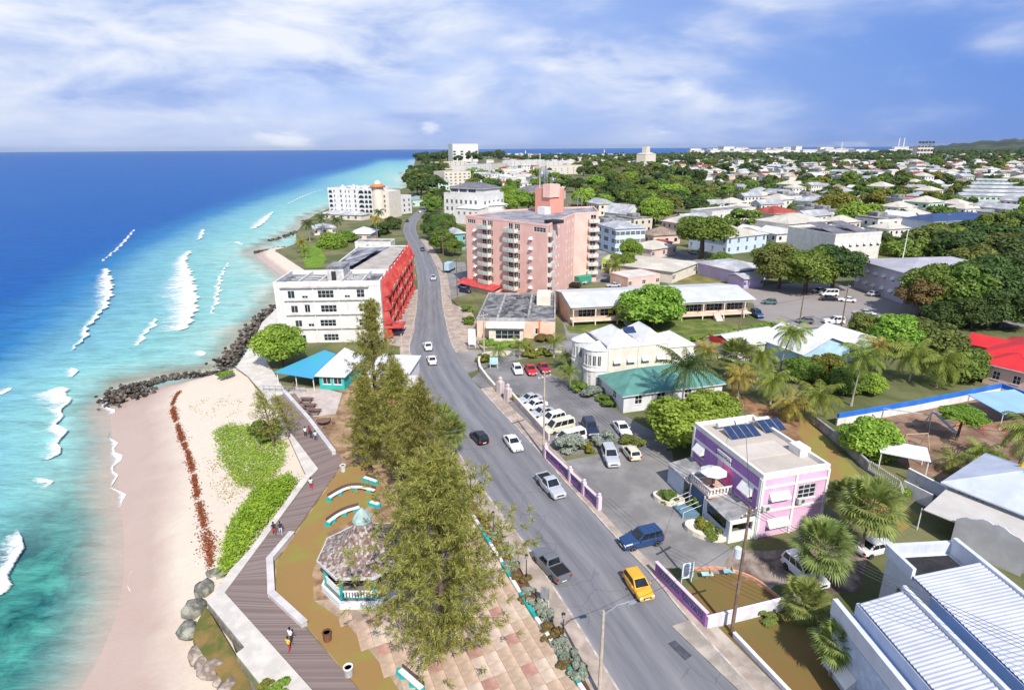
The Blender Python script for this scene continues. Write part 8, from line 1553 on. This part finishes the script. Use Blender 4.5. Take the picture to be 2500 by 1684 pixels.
SLATE = M('slate_roof', (0.17, 0.16, 0.19), 0.8, 0.2, 0.3); TILE = M('orange_tile', (0.62, 0.20, 0.07), 0.8, 0.15, 0.4); RUST = M('rusty_red_tin', (0.34, 0.07, 0.05), 0.75, 0.3, 0.3); GREYT = M('grey_tin', (0.40, 0.41, 0.44), 0.6, 0.2, 0.2, col2=(0.55, 0.55, 0.57)); BROWNT = M('brown_tin', (0.30, 0.22, 0.17), 0.75, 0.25, 0.3); BUFFT = M('buff_tin', (0.54, 0.50, 0.43), 0.7, 0.12, 0.2); BLUET = M('blue_tin', (0.04, 0.075, 0.17), 0.45, 0.1, 0.3); MINT = M('mint_render', (0.52, 0.66, 0.58), 0.8, 0.08, 0.3)
# arcaded white hotel on the shore with an orange dome
b = Bld('seaside_hotel', 'white six-storey arcaded hotel with orange-domed corner tower on the shore', 'hotel', at(806, 530), at(912, 534)); w = b.w; h = height(b.p, 462); st = h / 6; D = 22
ops = [];
for f in range(6):
    z = f * st + 0.5; ops += [(w * 0.06, z, 2.6, st * 0.66, 'a'), (w * 0.15, z + 0.4, 0.9, 1.6, 'p'), (w * 0.30, z + 0.4, 1.2, 1.6, 'p'), (w * 0.41, z + 0.4, 0.9, 1.4, 'p'), (w * 0.49, z + 0.4, 0.9, 1.4, 'p'), (w * 0.62, z + 0.3, 1.2, 1.8, 'p'), (w * 0.76, z, 4.0, st * 0.7, 'a'), (w * 0.87, z, 2.2, st * 0.7, 'a'), (w * 0.955, z, 2.2, st * 0.7, 'a')]
b.walls(rect(w, D), 0, h, WHITE, {0: ops, 1: [(5, f * st + 0.8, 1.6, 1.7, 'p') for f in range(6)] + [(11, f * st + 0.8, 1.6, 1.7, 'p') for f in range(6)]}, fr=WHITE); b.flat(rect(w, D), h, 0.9, 0.3, GREYROOF, WHITE)
for x, hh in ((w * 0.35, 2.0), (w * 0.6, 2.4), (w * 0.68, 1.8), (w * 0.85, 2.2)):
    mb = MB(); mb.add([(x - 2.2, 0.2, h + 0.9), (x + 2.2, 0.2, h + 0.9), (x + 1.2, 0.2, h + hh), (x, 0.2, h + hh + 0.9), (x - 1.2, 0.2, h + hh), (x - 2.2, 0.6, h + 0.9), (x + 2.2, 0.6, h + 0.9), (x + 1.2, 0.6, h + hh), (x, 0.6, h + hh + 0.9), (x - 1.2, 0.6, h + hh)], [(0, 1, 2, 3, 4), (9, 8, 7, 6, 5)] + [(i, 5 + i, 5 + (i + 1) % 5, (i + 1) % 5) for i in range(5)]); mb.build('curved_gable', WHITE, b.r)
tw = MB(); tw.lathe([(3.4, 0), (3.4, h + 1.5)], 16); b_t = tw.build('corner_tower', CREAM, b.r, (w + 2.2, 3.6, 0)); MB().lathe([(4.6, h + 1.5), (4.8, h + 2.0), (3.0, h + 3.2), (2.0, h + 3.3)], 16).build('dome_skirt', TILE, b_t); MB().lathe([(2.0, h + 3.3), (1.9, h + 4.2), (1.0, h + 5.0), (0.1, h + 5.6)], 14).build('dome', WHITE, b_t)
b.walls(rect(9, 14, w + 0.1, 4), 0, h - 1.0, CREAM, {0: [(6, f * st + 0.8, 1.2, 1.7, 'p') for f in range(1, 5)]}, 'tower_wing'); occ(b.p + Vector((14, 12, 0)), 26)
b.walls(rect(w * 0.9, 9, 2, -11), 0, 3.2, CREAM, {0: row(5, 4, w * 0.9 - 4, 0.8, 1.6, 1.6)}, 'lodge_wall'); b.hip(2, 2 + w * 0.9, -11, -2, 3.2, 1.8, 0.6, GREYT, 'lodge_roof')
def mid(name, label, cat, pp, qq, hgt, depth, wall, roof, ops0=(), ops1=(), ops3=(), kind='hip', rise=2.0, ph=0.6, z=0.0):
    b = Bld(name, label, cat, at(*pp), at(*qq)); w = b.w; b.walls(rect(w, depth), 0, hgt, wall, {0: [(x * w, z_, a, c_, s) for x, z_, a, c_, s in ops0], 1: [(x * depth, z_, a, c_, s) for x, z_, a, c_, s in ops1], 3: [(x * depth, z_, a, c_, s) for x, z_, a, c_, s in ops3]})
    if kind == 'hip': b.hip(0, w, 0, depth, hgt, rise, 0.6, roof)
    elif kind == 'flat': b.flat(rect(w, depth), hgt, ph, 0.3, roof, wall)
    else: b.gable(0, w, 0, depth, hgt, rise, 0.5, roof, kind, wall)
    c_ = b.p + Vector((math.cos(b.a) * w / 2 - math.sin(b.a) * depth / 2, math.sin(b.a) * w / 2 + math.cos(b.a) * depth / 2, 0)); occ(c_, 0.55 * max(w, depth)); return b
def grid(nx, zs, w, h, s='p', x0=0.07, x1=0.93): return [(x0 + (x1 - x0) * i / max(1, nx - 1), z, w, h, s) for z in zs for i in range(nx)]
mid('guest_house', 'low white block beside the domed hotel', 'building', (946, 528), (1006, 520), 11, 16, WHITE, GREYROOF, grid(3, (1.5, 4.6, 7.8), 1.6, 1.6, 'p', 0.5, 0.9), kind='flat')
b = mid('office_block', 'white four-storey office with dark mansard gallery', 'building', (1086, 538), (1182, 545), 15.5, 20, WHITE, GREYROOF, grid(7, (2, 6, 10), 1.6, 2.2, 'p', 0.08, 0.8), grid(5, (2, 6, 10), 1.6, 2.0, 'p'), kind='flat', ph=0.4)
b.walls(rect(b.w - 4, 15, 3, 2.5), 15.5, 18.6, WHITE, {0: [(3 + 6.2 * i, 16.2, 5.2, 1.8, 's') for i in range(int((b.w - 6) / 6.2))]}, 'gallery_wall'); b.hip(3, b.w - 1, 2.5, 17.5, 18.6, 3.0, 0.9, SLATE, 'gallery_roof')
b.walls(rect(16, 9, b.w * 0.55, -9.2), 0, 8.5, WHITE, {0: row(4, 2, 14, 5.2, 1.4, 1.6)}, 'front_wing'); b.shed([(b.w * 0.55 - 0.4, -9.6), (b.w * 0.55 + 16.4, -9.6), (b.w * 0.55 + 16.4, 0), (b.w * 0.55 - 0.4, 0)], [8.6, 8.6, 9.4, 9.4], WT, 'front_wing_roof')
mid('hall', 'long white hall with hoods behind the pink hotel', 'building', (1182, 545), (1238, 540), 9.5, 14, WHITE, WT, grid(5, (5.5,), 1.2, 1.5, 'p^'), rise=2.6)
b = mid('office_block', 'light blue three-storey office with open galleries', 'building', (1500, 622), (1572, 618), 10.2, 17, PALEB, GREYT, grid(6, (1.0, 4.3, 7.4), 2.0, 1.5, 's'), ops3=grid(3, (1.0, 4.3, 7.4), 4.2, 1.7, 's'), rise=1.8)
mid('house', 'grey gabled house behind the forest edge tree', 'house', (1530, 560), (1562, 556), 7.5, 16, WHITE, GREYT, grid(2, (1.5, 4.6), 1.3, 1.8, 'p'), kind='y', rise=4.5)
mid('bungalow', 'bungalow with buff hip roof near the spreading tree', 'house', (1590, 632), (1650, 622), 3.6, 12, ROSEW, BUFFT, grid(3, (1.0,), 1.5, 1.5, 'h')); mid('bungalow', 'lime-walled flat bungalow by the hotel yard', 'house', (1468, 660), (1580, 668), 3.6, 10, LIME, BUFFT, grid(3, (1.0,), 1.5, 1.4, 'h'), kind='flat', ph=0.3)
mid('shed', 'red-fronted store with grey roof beyond the bungalow', 'building', (1582, 625), (1640, 612), 3.4, 9, M('store_blue', (0.16, 0.24, 0.32), 0.8), RUST, rise=0.8, kind='x'); mid('house', 'long cream house with pale hip roof behind the shops', 'house', (1640, 692), (1700, 668), 3.8, 22, CREAM, BUFFT, grid(2, (1.0,), 2.4, 1.4, 's'), rise=1.7)
mid('house', 'low house with a pale flat roof behind the spreading shop tree', 'house', (1532, 705), (1610, 695), 3.2, 9, ROSEW, M('pale_tin', (0.62, 0.58, 0.55), 0.7, 0.1, 0.3), grid(3, (0.9,), 1.3, 1.2, 'h'), kind='flat', ph=0.2)
b = mid('lilac_building', 'long lilac-grey building with hooded windows and curved gables', 'building', (2084, 700), (2204, 742), 8.2, 30, LILW, M('lilac_roof', (0.40, 0.39, 0.44), 0.7, 0.1, 0.2), grid(6, (1.6, 5.0), 1.2, 1.2, 'p^', 0.08, 0.92), (), kind='hip', rise=2.2)
for k in range(6):
    y = 2 + k * 4.8; mb = MB(); n = 10; pts = [(y + 4.6 * i / n, 8.1 + 2.1 * math.sin(PI * i / n) ** 0.6) for i in range(n + 1)]; x = b.w + 0.3
    mb.add([(x, p[0], 8.0) for p in pts] + [(x, p[0], p[1]) for p in pts] + [(x + 0.4, p[0], 8.0) for p in pts] + [(x + 0.4, p[0], p[1]) for p in pts], [f for i in range(n) for f in ((i, i + 1, n + 2 + i, n + 1 + i), (2 * n + 3 + i, 2 * n + 2 + i, 3 * n + 3 + i, 3 * n + 4 + i), (n + 1 + i, n + 2 + i, 3 * n + 4 + i, 3 * n + 3 + i))]); mb.build('curved_gable', WHITE, b.r)
mid('house', 'lilac bungalow before the large car park trees', 'house', (1790, 692), (1868, 682), 4.0, 16, M('lilac_render', (0.50, 0.42, 0.66), 0.85, 0.08, 0.3), GREYT, grid(3, (1.0,), 1.4, 1.4, 'h'), rise=1.8); mid('house', 'small lilac lean-to house beside the lilac bungalow', 'house', (1815, 705), (1862, 700), 3.0, 7, M('lilac_render', (0.50, 0.42, 0.66)), GREYT, grid(2, (0.9,), 1.0, 1.1, 'p'), kind='x', rise=0.9)
b = mid('white_building', 'white flat-roofed building with hooded windows and dark rooflights', 'building', (2030, 640), (2142, 632), 9.5, 24, WHITE, GREYROOF, grid(6, (5.2,), 1.1, 1.5, 'p^', 0.2, 0.95), kind='flat'); b.shed([(3, 4), (10, 4), (10, 18), (3, 18)], [9.7, 9.7, 12.2, 12.2], SLATE, 'rooflight'); b.shed([(14, 5), (20, 5), (20, 18), (14, 18)], [9.7, 9.7, 12.2, 12.2], SLATE, 'rooflight')
mid('villa', 'white two-storey villa with buff hip roof behind the spreading tree', 'house', (1772, 622), (1868, 610), 6.6, 20, PALEB, BUFFT, grid(5, (1.0, 4.2), 1.3, 1.6, 'h'), ops3=grid(4, (1.0, 4.2), 1.2, 1.5, 'h'), rise=2.6); mid('school_block', 'long white two-storey block with small dark windows', 'building', (1735, 560), (1840, 548), 8.5, 14, WHITE, GREYROOF, grid(7, (2.0, 5.4), 1.4, 1.5, 'p'), kind='flat')
mid('villa', 'cream galleried villa with rust red roof', 'house', (1885, 562), (1942, 556), 8.0, 15, CREAM, RUST, grid(3, (1.2, 4.8), 3.0, 1.8, 's'), rise=3.0); mid('villa', 'cream villa with pale pyramid roof', 'house', (1920, 585), (2015, 576), 7.0, 18, CREAM, BUFFT, grid(5, (1.0, 4.2), 1.3, 1.5, 'p'), rise=3.2); mid('villa', 'gabled white villa beside the rust-roofed one', 'house', (1980, 520), (2040, 514), 7.0, 16, WHITE, GREYT, grid(4, (1.0, 4.2), 1.5, 1.5, 'p'), rise=2.5)
b = mid('hall', 'white hall with dark blue roof and tall windows', 'building', (2268, 590), (2425, 580), 8.5, 15, M('hall_white', (0.66, 0.68, 0.74), 0.85, 0.05, 0.3), BLUET, grid(7, (3.0,), 1.4, 2.6, 'p', 0.06, 0.9), ops3=grid(2, (3.0,), 1.4, 2.6, 'p'), rise=2.6); mid('chapel', 'small white chapel with steep roof beside the blue-roofed hall', 'building', (2205, 572), (2246, 568), 6.0, 14, WHITE, WT, grid(1, (2.0,), 1.6, 2.0, 'p', 0.5, 0.5), kind='y', rise=4.0)
mid('house', 'pink-walled house with white roof by the palms on the point', 'house', (852, 590), (905, 590), 3.6, 13, ROSEW, WT, grid(3, (1.0,), 2.2, 1.6, 's'), rise=2.2); mid('house', 'cream cottage at the palm-lined point', 'house', (768, 575), (820, 572), 3.4, 10, CREAM, GREYT, grid(3, (1.0,), 1.6, 1.4, 'h'), rise=1.8); mid('house', 'white flat house with black doors behind the apartment block', 'house', (868, 612), (955, 612), 3.4, 8, WHITE, GREYROOF, [(0.35, 0.2, 1.2, 2.2, 'd'), (0.6, 0.8, 4.0, 1.4, 's')], kind='flat', ph=0.3); mid('house', 'teal-roofed white shop by the far road', 'building', (1008, 505), (1046, 503), 5, 14, MINT, M('grey_green_tin', (0.25, 0.33, 0.32), 0.7, 0.1, 0.3), grid(3, (1.0,), 1.5, 1.6), rise=2.2); mid('house', 'teal-fronted house behind the hotel forecourt', 'house', (1112, 612), (1136, 610), 7, 10, M('teal_house', (0.16, 0.45, 0.42), 0.8), GREYT, grid(2, (1, 4), 1.4, 1.6), rise=1.6)
mid('tower_block', 'white modern block crowning the headland', 'building', (1106, 396), (1168, 395), height(at(1106, 396), 352), 40, WHITE, GREYROOF, grid(4, (12, 20, 28), 9, 5, 's'), kind='flat'); mid('tower_block', 'cream tower block rising over the far trees', 'building', (2236, 388), (2274, 388), height(at(2236, 388), 357), 60, CREAM, GREYROOF, grid(5, (10, 22, 34, 46), 8, 7, 's'), kind='flat')
for i, (pp, qq, hh, lb) in enumerate((((1072, 415), (1140, 412), 14, 'terraced pale apartment block below the headland'), ((1135, 425), (1200, 420), 13, 'white apartment terrace beside the pale one'), ((1190, 418), (1240, 413), 11, 'far white stepped block inland of the headland'), ((1250, 412), (1330, 408), 15, 'white block with dark glazing beyond the hotel'), ((1335, 428), (1420, 424), 13, 'long white slab block beyond the antenna tower'), ((1335, 410), (1400, 407), 12, 'far white block behind the slab'), ((1086, 455), (1150, 452), 15, 'white rooftop block behind the white office'))):
    mid('apartment_block', lb, 'building', pp, qq, hh, 24, WHITE if i % 2 else CREAM, GREYROOF, grid(6, tuple(np.arange(1.5, hh - 2, 3.4)), 2.6, 1.6, 's'), kind='flat')
mid('house', 'large slate-roofed villa behind the antenna tower', 'house', (1283, 492), (1380, 486), 7, 20, CREAM, SLATE, grid(5, (1.2, 4.2), 1.6, 1.5), rise=4.5); mid('house', 'blue-roofed white house among the far palms', 'house', (1660, 440), (1712, 437), 7, 18, WHITE, M('blue_grey_tin', (0.28, 0.42, 0.50), 0.6, 0.1, 0.3), grid(4, (1.2, 4.2), 1.6, 1.5), rise=3.0)
for i in range(5): mid('housing_block', ['pale blue-green terrace block, first of five parallel rows', 'pale terrace block, second of five parallel rows', 'pale terrace block, third of five parallel rows', 'pale terrace block, fourth of five parallel rows', 'pale terrace block, last of five parallel rows'][i], 'building', (2340 + 10 * i, 500 - 11 * i), (2520 + 6 * i, 504 - 11 * i), 6.5, 12, MINT, GREYT, grid(12, (1.2, 4.0), 2.0, 1.3), kind='x', rise=1.6)

# ------------------------------------------------------------------ far town: prototypes copied house by house
def house_proto(w, d, h, wall, roof, kind, rise, floors):
    wm = MB(); poly = rect(w, d, -w / 2, -d / 2); n = max(2, int(w / 3.2)); st = h / floors
    for i in range(4):
        L = w if i % 2 == 0 else d; k = max(2, int(L / 3.2)); facade(wm, poly[i], poly[(i + 1) % 4], 0, h, [((j + 0.5) * L / k, f * st + 0.9, 1.3, min(1.4, st - 1.5), 'p') for j in range(k) for f in range(floors)])
    wm.add([(p[0], p[1], h - 0.02) for p in poly], [(0, 1, 2, 3)]); core = MB().box(-w / 2 + 0.22, w / 2 - 0.22, -d / 2 + 0.22, d / 2 - 0.22, 0, h - 0.1)
    rm = MB(); o = 0.55; X, Y = w / 2 + o, d / 2 + o
    if kind == 'hip': r0 = max(0.0, X - Y); rm.add([(-X, -Y, h), (X, -Y, h), (X, Y, h), (-X, Y, h), (-r0, 0, h + rise), (r0, 0, h + rise)], [(0, 1, 5, 4), (1, 2, 5), (2, 3, 4, 5), (3, 0, 4), (3, 2, 1, 0)])
    elif kind == 'gable': rm.add([(-X, -Y, h), (X, -Y, h), (X, Y, h), (-X, Y, h), (-X, 0, h + rise), (X, 0, h + rise)], [(0, 1, 5, 4), (2, 3, 4, 5), (3, 0, 4), (1, 2, 5), (3, 2, 1, 0)])
    else: rm.box(-w / 2 - 0.1, w / 2 + 0.1, -d / 2 - 0.1, d / 2 + 0.1, h, h + 0.5); rm.box(-w * 0.2, w * 0.1, -d * 0.1, d * 0.3, h + 0.51, h + 2.2)
    return wm.mesh('wall', wall), core.mesh('interior', GLASS), rm.mesh('roof', roof)
HK = []
for wn, wall in (('white', WHITE), ('cream', CREAM), ('pale rose', ROSEW), ('buff', BUFF), ('pale blue', PALEB), ('mint', MINT)):
    for rn, roof, kind, rise, dims, fl in (('pale grey hipped', GREYT, 'hip', 2.4, (13, 10, 3.6), 1), ('white gabled', WT, 'gable', 2.2, (11, 8, 3.4), 1), ('grey gabled', GREYT, 'gable', 2.4, (16, 9, 6.4), 2), ('rusty red', RUST, 'gable', 2.2, (10, 8, 3.4), 1), ('buff hipped', BUFFT, 'hip', 2.8, (14, 12, 6.6), 2), ('flat', GREYROOF, 'flat', 0, (15, 12, 7.0), 2), ('brown hipped', BROWNT, 'hip', 2.6, (12, 10, 3.6), 1)):
        HK.append((wn, rn, wall, roof, kind, rise, dims, fl))
pro = {}
def house(x, y, k, sc, rz):
    wn, rn, wall, roof, kind, rise, dims, fl = HK[k]
    if k not in pro: pro[k] = house_proto(*dims, wall, roof, kind, rise, fl)
    zone = 'on the headland side of town' if x < 250 else ('in the near inland streets' if y < 620 else ('in the far inland streets' if y < 1300 else 'at the far edge of town'))
    t = thing('house', '%s %s house with a %s roof %s' % (wn, 'two-storey' if fl == 2 else 'single-storey', rn if rn != 'flat' else 'flat grey', zone), 'house', (x, y, 0), rz, '%s houses with %s roofs %s' % (wn, rn, zone)); t.scale = (sc, sc, sc)
    for n_, me in zip(('wall', 'interior', 'roof'), pro[k]): ob(n_, me, t)
forest = A([(1375, 415), (1500, 402), (1640, 425), (1725, 450), (1730, 520), (1660, 545), (1600, 560), (1470, 520), (1395, 480)])
wood2 = A([(2200, 640), (2260, 560), (2380, 600), (2500, 560), (2700, 580), (2700, 800), (2250, 790)]); head = A([(1018, 378), (1240, 376), (1240, 386), (1180, 398), (1090, 400), (1060, 440), (1075, 475), (1010, 480), (1000, 455), (1010, 400)])
fieldp = A([(2140, 620), (2300, 600), (2330, 640), (2150, 655)]); lots = [A([(1790, 700), (1960, 690), (2100, 700), (2260, 745), (2400, 790), (1850, 790)]), A([(1390, 690), (1560, 690), (1560, 650), (1470, 610), (1400, 620)]), A([(1560, 640), (1640, 700), (1780, 690), (1700, 620), (1600, 600), (1540, 610)])]
def free(x, y, r): return all((x - a) ** 2 + (y - b_) ** 2 > (r + c_) ** 2 * 0.8 for a, b_, c_ in OCC)
rg = random.Random(42); nh = 0; tries = 0
AZ = R(22)
while nh < 285 and tries < 30000:
    tries += 1; u = rg.uniform(1030, 2560); v = 380 + 215 * rg.random() ** 1.25; p = at(u, v)
    if u < 1460 and v > 470: continue
    if inside(p, forest) or inside(p, wood2) or inside(p, head) or inside(p, fieldp) or any(inside(p, q) for q in lots) or not inside(p, land_poly): continue
    sc = rg.uniform(0.85, 1.25) * (1 + 0.35 * max(0, (450 - v) / 70)); r = 8 * sc
    if not free(p.x, p.y, r): continue
    k = rg.choice((0, 1, 2, 3, 4, 5, 6)) if rg.random() < 0.55 else rg.randrange(len(HK)); 
    if HK[k][1] == 'rusty red' and rg.random() < 0.5: k = rg.choice((0, 1, 4, 7, 8, 11))
    house(p.x, p.y, k, sc, AZ + rg.choice((0, PI / 2)) + rg.uniform(-.12, .12)); OCC.append((p.x, p.y, r * 0.8)); nh += 1
# the rest of the far roofs, too many to count, as one
VV = []; FF = []; MI = []; k = 0; got = 0; fm = MB()
while got < 620 and k < 30000:
    k += 1; u = rg.uniform(1180, 2600); v = 379.5 + 62 * rg.random() ** 1.3; p = at(u, v); sc = rg.uniform(0.9, 1.5) * max(1, p.y / 1900)
    if not free(p.x, p.y, 4 * sc) or inside(p, forest) or inside(p, head): continue
    w, d, h = rg.uniform(8, 18) * sc, rg.uniform(7, 11) * sc, rg.uniform(3, 6.5) * min(sc, 2); T = Matrix.Translation((p.x, p.y, 0)) @ Matrix.Rotation(AZ + rg.choice((0, PI / 2)), 4, 'Z'); fm.box(-w / 2, w / 2, -d / 2, d / 2, 0, h, rg.choice((0, 0, 0, 1, 2)), T); X, Y, e = w / 2 + 0.5, d / 2 + 0.5, rg.uniform(1.2, 2.6)
    fm.add([(-X, -Y, h), (X, -Y, h), (X, Y, h), (-X, Y, h), (-X, 0, h + e), (X, 0, h + e)], [(0, 1, 5, 4), (2, 3, 4, 5), (3, 0, 4), (1, 2, 5)], rg.choice((3, 3, 4, 4, 5, 6)), T); OCC.append((p.x, p.y, 5 * sc)); got += 1
tag(fm.build('far_houses', [WHITE, CREAM, ROSEW, WT, GREYT, BUFFT, RUST]), 'spread of small pale-roofed houses reaching to the far edge of town', 'houses', kind='stuff')
# far white port and town blocks on the horizon
for i in range(70):
    u = 1690 + 560 * rg.random(); v = rg.uniform(372.5, 378) if u > 1780 else rg.uniform(374.5, 378); p = at(u, v); sc = p.y / 1000; w, d, h = rg.uniform(8, 26) * sc, rg.uniform(10, 18) * sc, rg.uniform(3, 8) * sc * (1.5 if rg.random() < 0.12 else 1)
    h = min(h, 55)
    t = thing('town_block', rg.choice(('pale low block in the distant harbour town', 'white low block in the distant harbour town', 'cream block in the distant harbour town')), 'building', (p.x, p.y, 0), rg.uniform(-.3, .3)); t['group'] = t['label'].split(' in ')[0] + 's of the distant harbour town'
    wl_ = CREAM if 'cream' in t['label'] else WHITE; MB().box(-w / 2, w / 2, -d / 2, d / 2, 0, h).build('wall', wl_, t); MB().box(-w / 2 - 1, w / 2 + 1, -d / 2 - 1, d / 2 + 1, h, h + 2).build('roof', WT, t)
for u, v, hh, lb in ((1283, 380, 26, 'thin white mast beyond the far trees'), (1475, 382, 30, 'white water tower mast beyond the far trees'), (2052, 376, 60, 'far lattice mast over the harbour town'), (2190, 375, 80, 'far power station chimney'), (2202, 375, 80, 'second far power station chimney')):
    p = at(u, v); o = MB().tube([(0, 0, 0), (0, 0, hh)], [p.y * 0.0011, p.y * 0.0007], 8).build('mast', TRIM, None, (p.x, p.y, 0)); tag(o, lb, 'mast')
b = mid('church', 'far cream church with square tower above the trees', 'building', (1575, 402), (1600, 401), 24, 26, CREAM, BUFFT, rise=6); b.box('tower', b.w * 0.1, b.w * 0.45, 2, 14, 0, 42, CREAM)
# ------------------------------------------------------------------ trees of the town, each its own
def ftree(x, y, hh, r, kind, label, group, seed, q='far'):
    me = crown_proto(kind, q, seed); fl = rg.uniform(0.72, 0.95); t = thing('tree', label, 'tree', (x, y, 0), rg.uniform(0, 6.28), group); cz = hh - r * fl * 0.9; ob('crown', me, t, (0, 0, cz), 0, (r, r, r * fl)); ob('trunk', FT, t, (0, 0, 0), 0, (r * 0.12, r * 0.12, cz))
FT = MB().tube([(0, 0, 0), (0.05, 0, 0.5), (0, 0, 1.0)], [0.55, 0.4, 0.3], 6).mesh('trunk', BARK)
cnt = 0
def fill(poly, n, rmin, rmax, kinds, label, group, q='far', sep=0.62, hk=1.45):
    global cnt
    xs = [p.x for p in poly]; ys = [p.y for p in poly]; loc = []; k = 0; got = 0
    while got < n and k < n * 80:
        k += 1; x, y = rg.uniform(min(xs), max(xs)), rg.uniform(min(ys), max(ys))
        if not inside((x, y), poly): continue
        r = rg.uniform(rmin, rmax)
        if any((x - a) ** 2 + (y - b_) ** 2 < ((r + c_) * sep) ** 2 for a, b_, c_ in loc) or not free(x, y, r * 0.35): continue
        loc.append((x, y, r)); kd = rg.choice(kinds); ftree(x, y, r * hk * rg.uniform(.9, 1.15), r, kd, label % {'bright': 'bright green', 'mid': 'mid-green', 'dark': 'dark green', 'olive': 'olive', 'yellow': 'yellow-green', 'rust': 'russet', 'silver': 'silver'}[kd], group, rg.randrange(1, 6), q); got += 1; cnt += 1
    return loc
fill(A([(1375, 475), (1470, 450), (1640, 450), (1725, 470), (1730, 522), (1660, 545), (1600, 562), (1480, 540), (1395, 505)]), 46, 8, 12, ('mid', 'mid', 'olive', 'bright', 'dark'), '%s tree in the thick wood behind the hotel', 'trees of the thick wood', 'mid')
fill(A([(1375, 418), (1500, 403), (1640, 425), (1725, 450), (1640, 449), (1470, 449)]), 30, 10, 14, ('mid', 'dark', 'olive'), '%s tree at the back of the thick wood', 'trees at the back of the thick wood')
fill(A([(1008, 482), (998, 455), (1010, 416), (1040, 402), (1095, 404), (1062, 440), (1078, 475)]), 34, 10, 14, ('dark', 'dark', 'olive'), '%s tree on the wooded headland', 'trees on the headland', sep=0.5); fill(A([(1020, 385), (1230, 384), (1240, 391), (1180, 400), (1090, 402), (1016, 402)]), 34, 16, 24, ('dark',), '%s tree at the end of the headland', 'trees at the end of the headland', sep=0.5)
fill(A([(1040, 480), (1080, 478), (1085, 525), (1050, 540), (1046, 520)]), 8, 6, 8, ('dark', 'mid'), '%s tree lining the far road', 'trees lining the far road')
fill(A([(1140, 430), (1400, 425), (1400, 480), (1210, 500), (1140, 470)]), 20, 7, 10, ('mid', 'bright', 'dark'), '%s tree in the gardens behind the white office', 'trees in the gardens behind the white office')
fill(wood2, 24, 7, 10, ('dark', 'mid', 'dark', 'olive'), '%s tree in the dark eastern wood', 'trees of the eastern wood', 'mid')
fill(A([(1730, 460), (2560, 440), (2560, 600), (2250, 560), (2150, 620), (1730, 600)]), 80, 5, 9, ('mid', 'dark', 'olive', 'mid', 'yellow'), '%s garden tree in the near inland streets', 'garden trees in the near inland streets', sep=0.7)
fill(A([(1420, 398), (2560, 398), (2560, 440), (1730, 460)]), 54, 9, 14, ('dark', 'mid', 'dark', 'olive', 'mid'), '%s tree in the far inland streets', 'trees in the far inland streets', sep=0.7)
# beyond that the trees read as one mass
def wood_mass(poly, n, rmin, rmax, label, seed):
    rng = np.random.default_rng(seed); xs = [p.x for p in poly]; ys = [p.y for p in poly]; VV = []; FF = []; o = 0; k = 0; got = 0
    base = [crown_mesh('tmp', 240, 0.26, LG['dark'], s, 8) for s in (1, 2, 3)]; bv = [np.array([v.co[:] for v in m.vertices]) for m in base]; bf = [np.array([p.vertices[:] for p in m.polygons]) for m in base]
    while got < n and k < n * 40:
        k += 1; x, y = rng.uniform(min(xs), max(xs)), rng.uniform(min(ys), max(ys))
        if not inside((x, y), poly) or not free(x, y, 4): continue
        r = rng.uniform(rmin, rmax); i = rng.integers(3); VV.append(bv[i] * r * np.array([1, 1, .75]) + np.array([x, y, r * 0.55])); FF.append(bf[i] + o); o += len(bv[i]); got += 1
    ob_ = ob('woodland', npmesh('woodland', np.concatenate(VV), np.concatenate(FF), leafmat('leaf_mass', (0.045, 0.085, 0.025), (0.15, 0.20, 0.055), 0.25, 0.0, 0.02))); tag(ob_, label, 'woodland', kind='stuff')
    for m in base: bpy.data.meshes.remove(m)
wood_mass(A([(1240, 385.5), (1700, 379), (2560, 378.5), (2700, 398), (1420, 398), (1240, 394)]), 1000, 9, 16, 'far belt of trees merging into one dark line', 2); wood_mass(A([(1420, 398), (2600, 398), (2700, 470), (1750, 470)]), 420, 5, 10, 'low scrub and small trees between the far houses', 3); wood_mass(A([(1730, 470), (2600, 470), (2700, 600), (2150, 640), (1740, 610)]), 240, 3, 6, 'garden scrub between the near inland houses', 4); wood_mass(A([(2180, 376), (2700, 376), (2800, 381), (2100, 381)]), 300, 12, 22, 'far dark tree belt below the hills', 5)
print('trees', cnt, 'houses', nh)
# ------------------------------------------------------------------ sea air
hz = MB().box(-37000, 37000, -37000, 37000, SEA_Z - 2.6, 150).build('haze', [], None); tag(hz, 'thin blue sea haze over the whole coast', 'haze', kind='stuff')
hm = bpy.data.materials.new('haze'); hm.use_nodes = True; t = hm.node_tree; t.nodes.clear(); pv = N('ShaderNodeVolumePrincipled', t); pv.inputs['Color'].default_value = (0.72, 0.84, 1, 1); pv.inputs['Density'].default_value = 2e-5; pv.inputs['Anisotropy'].default_value = 0.3; mo = N('ShaderNodeOutputMaterial', t); Lk(pv.outputs[0], mo.inputs['Volume'], t)
hz.data.materials.clear(); hz.data.materials.append(hm)
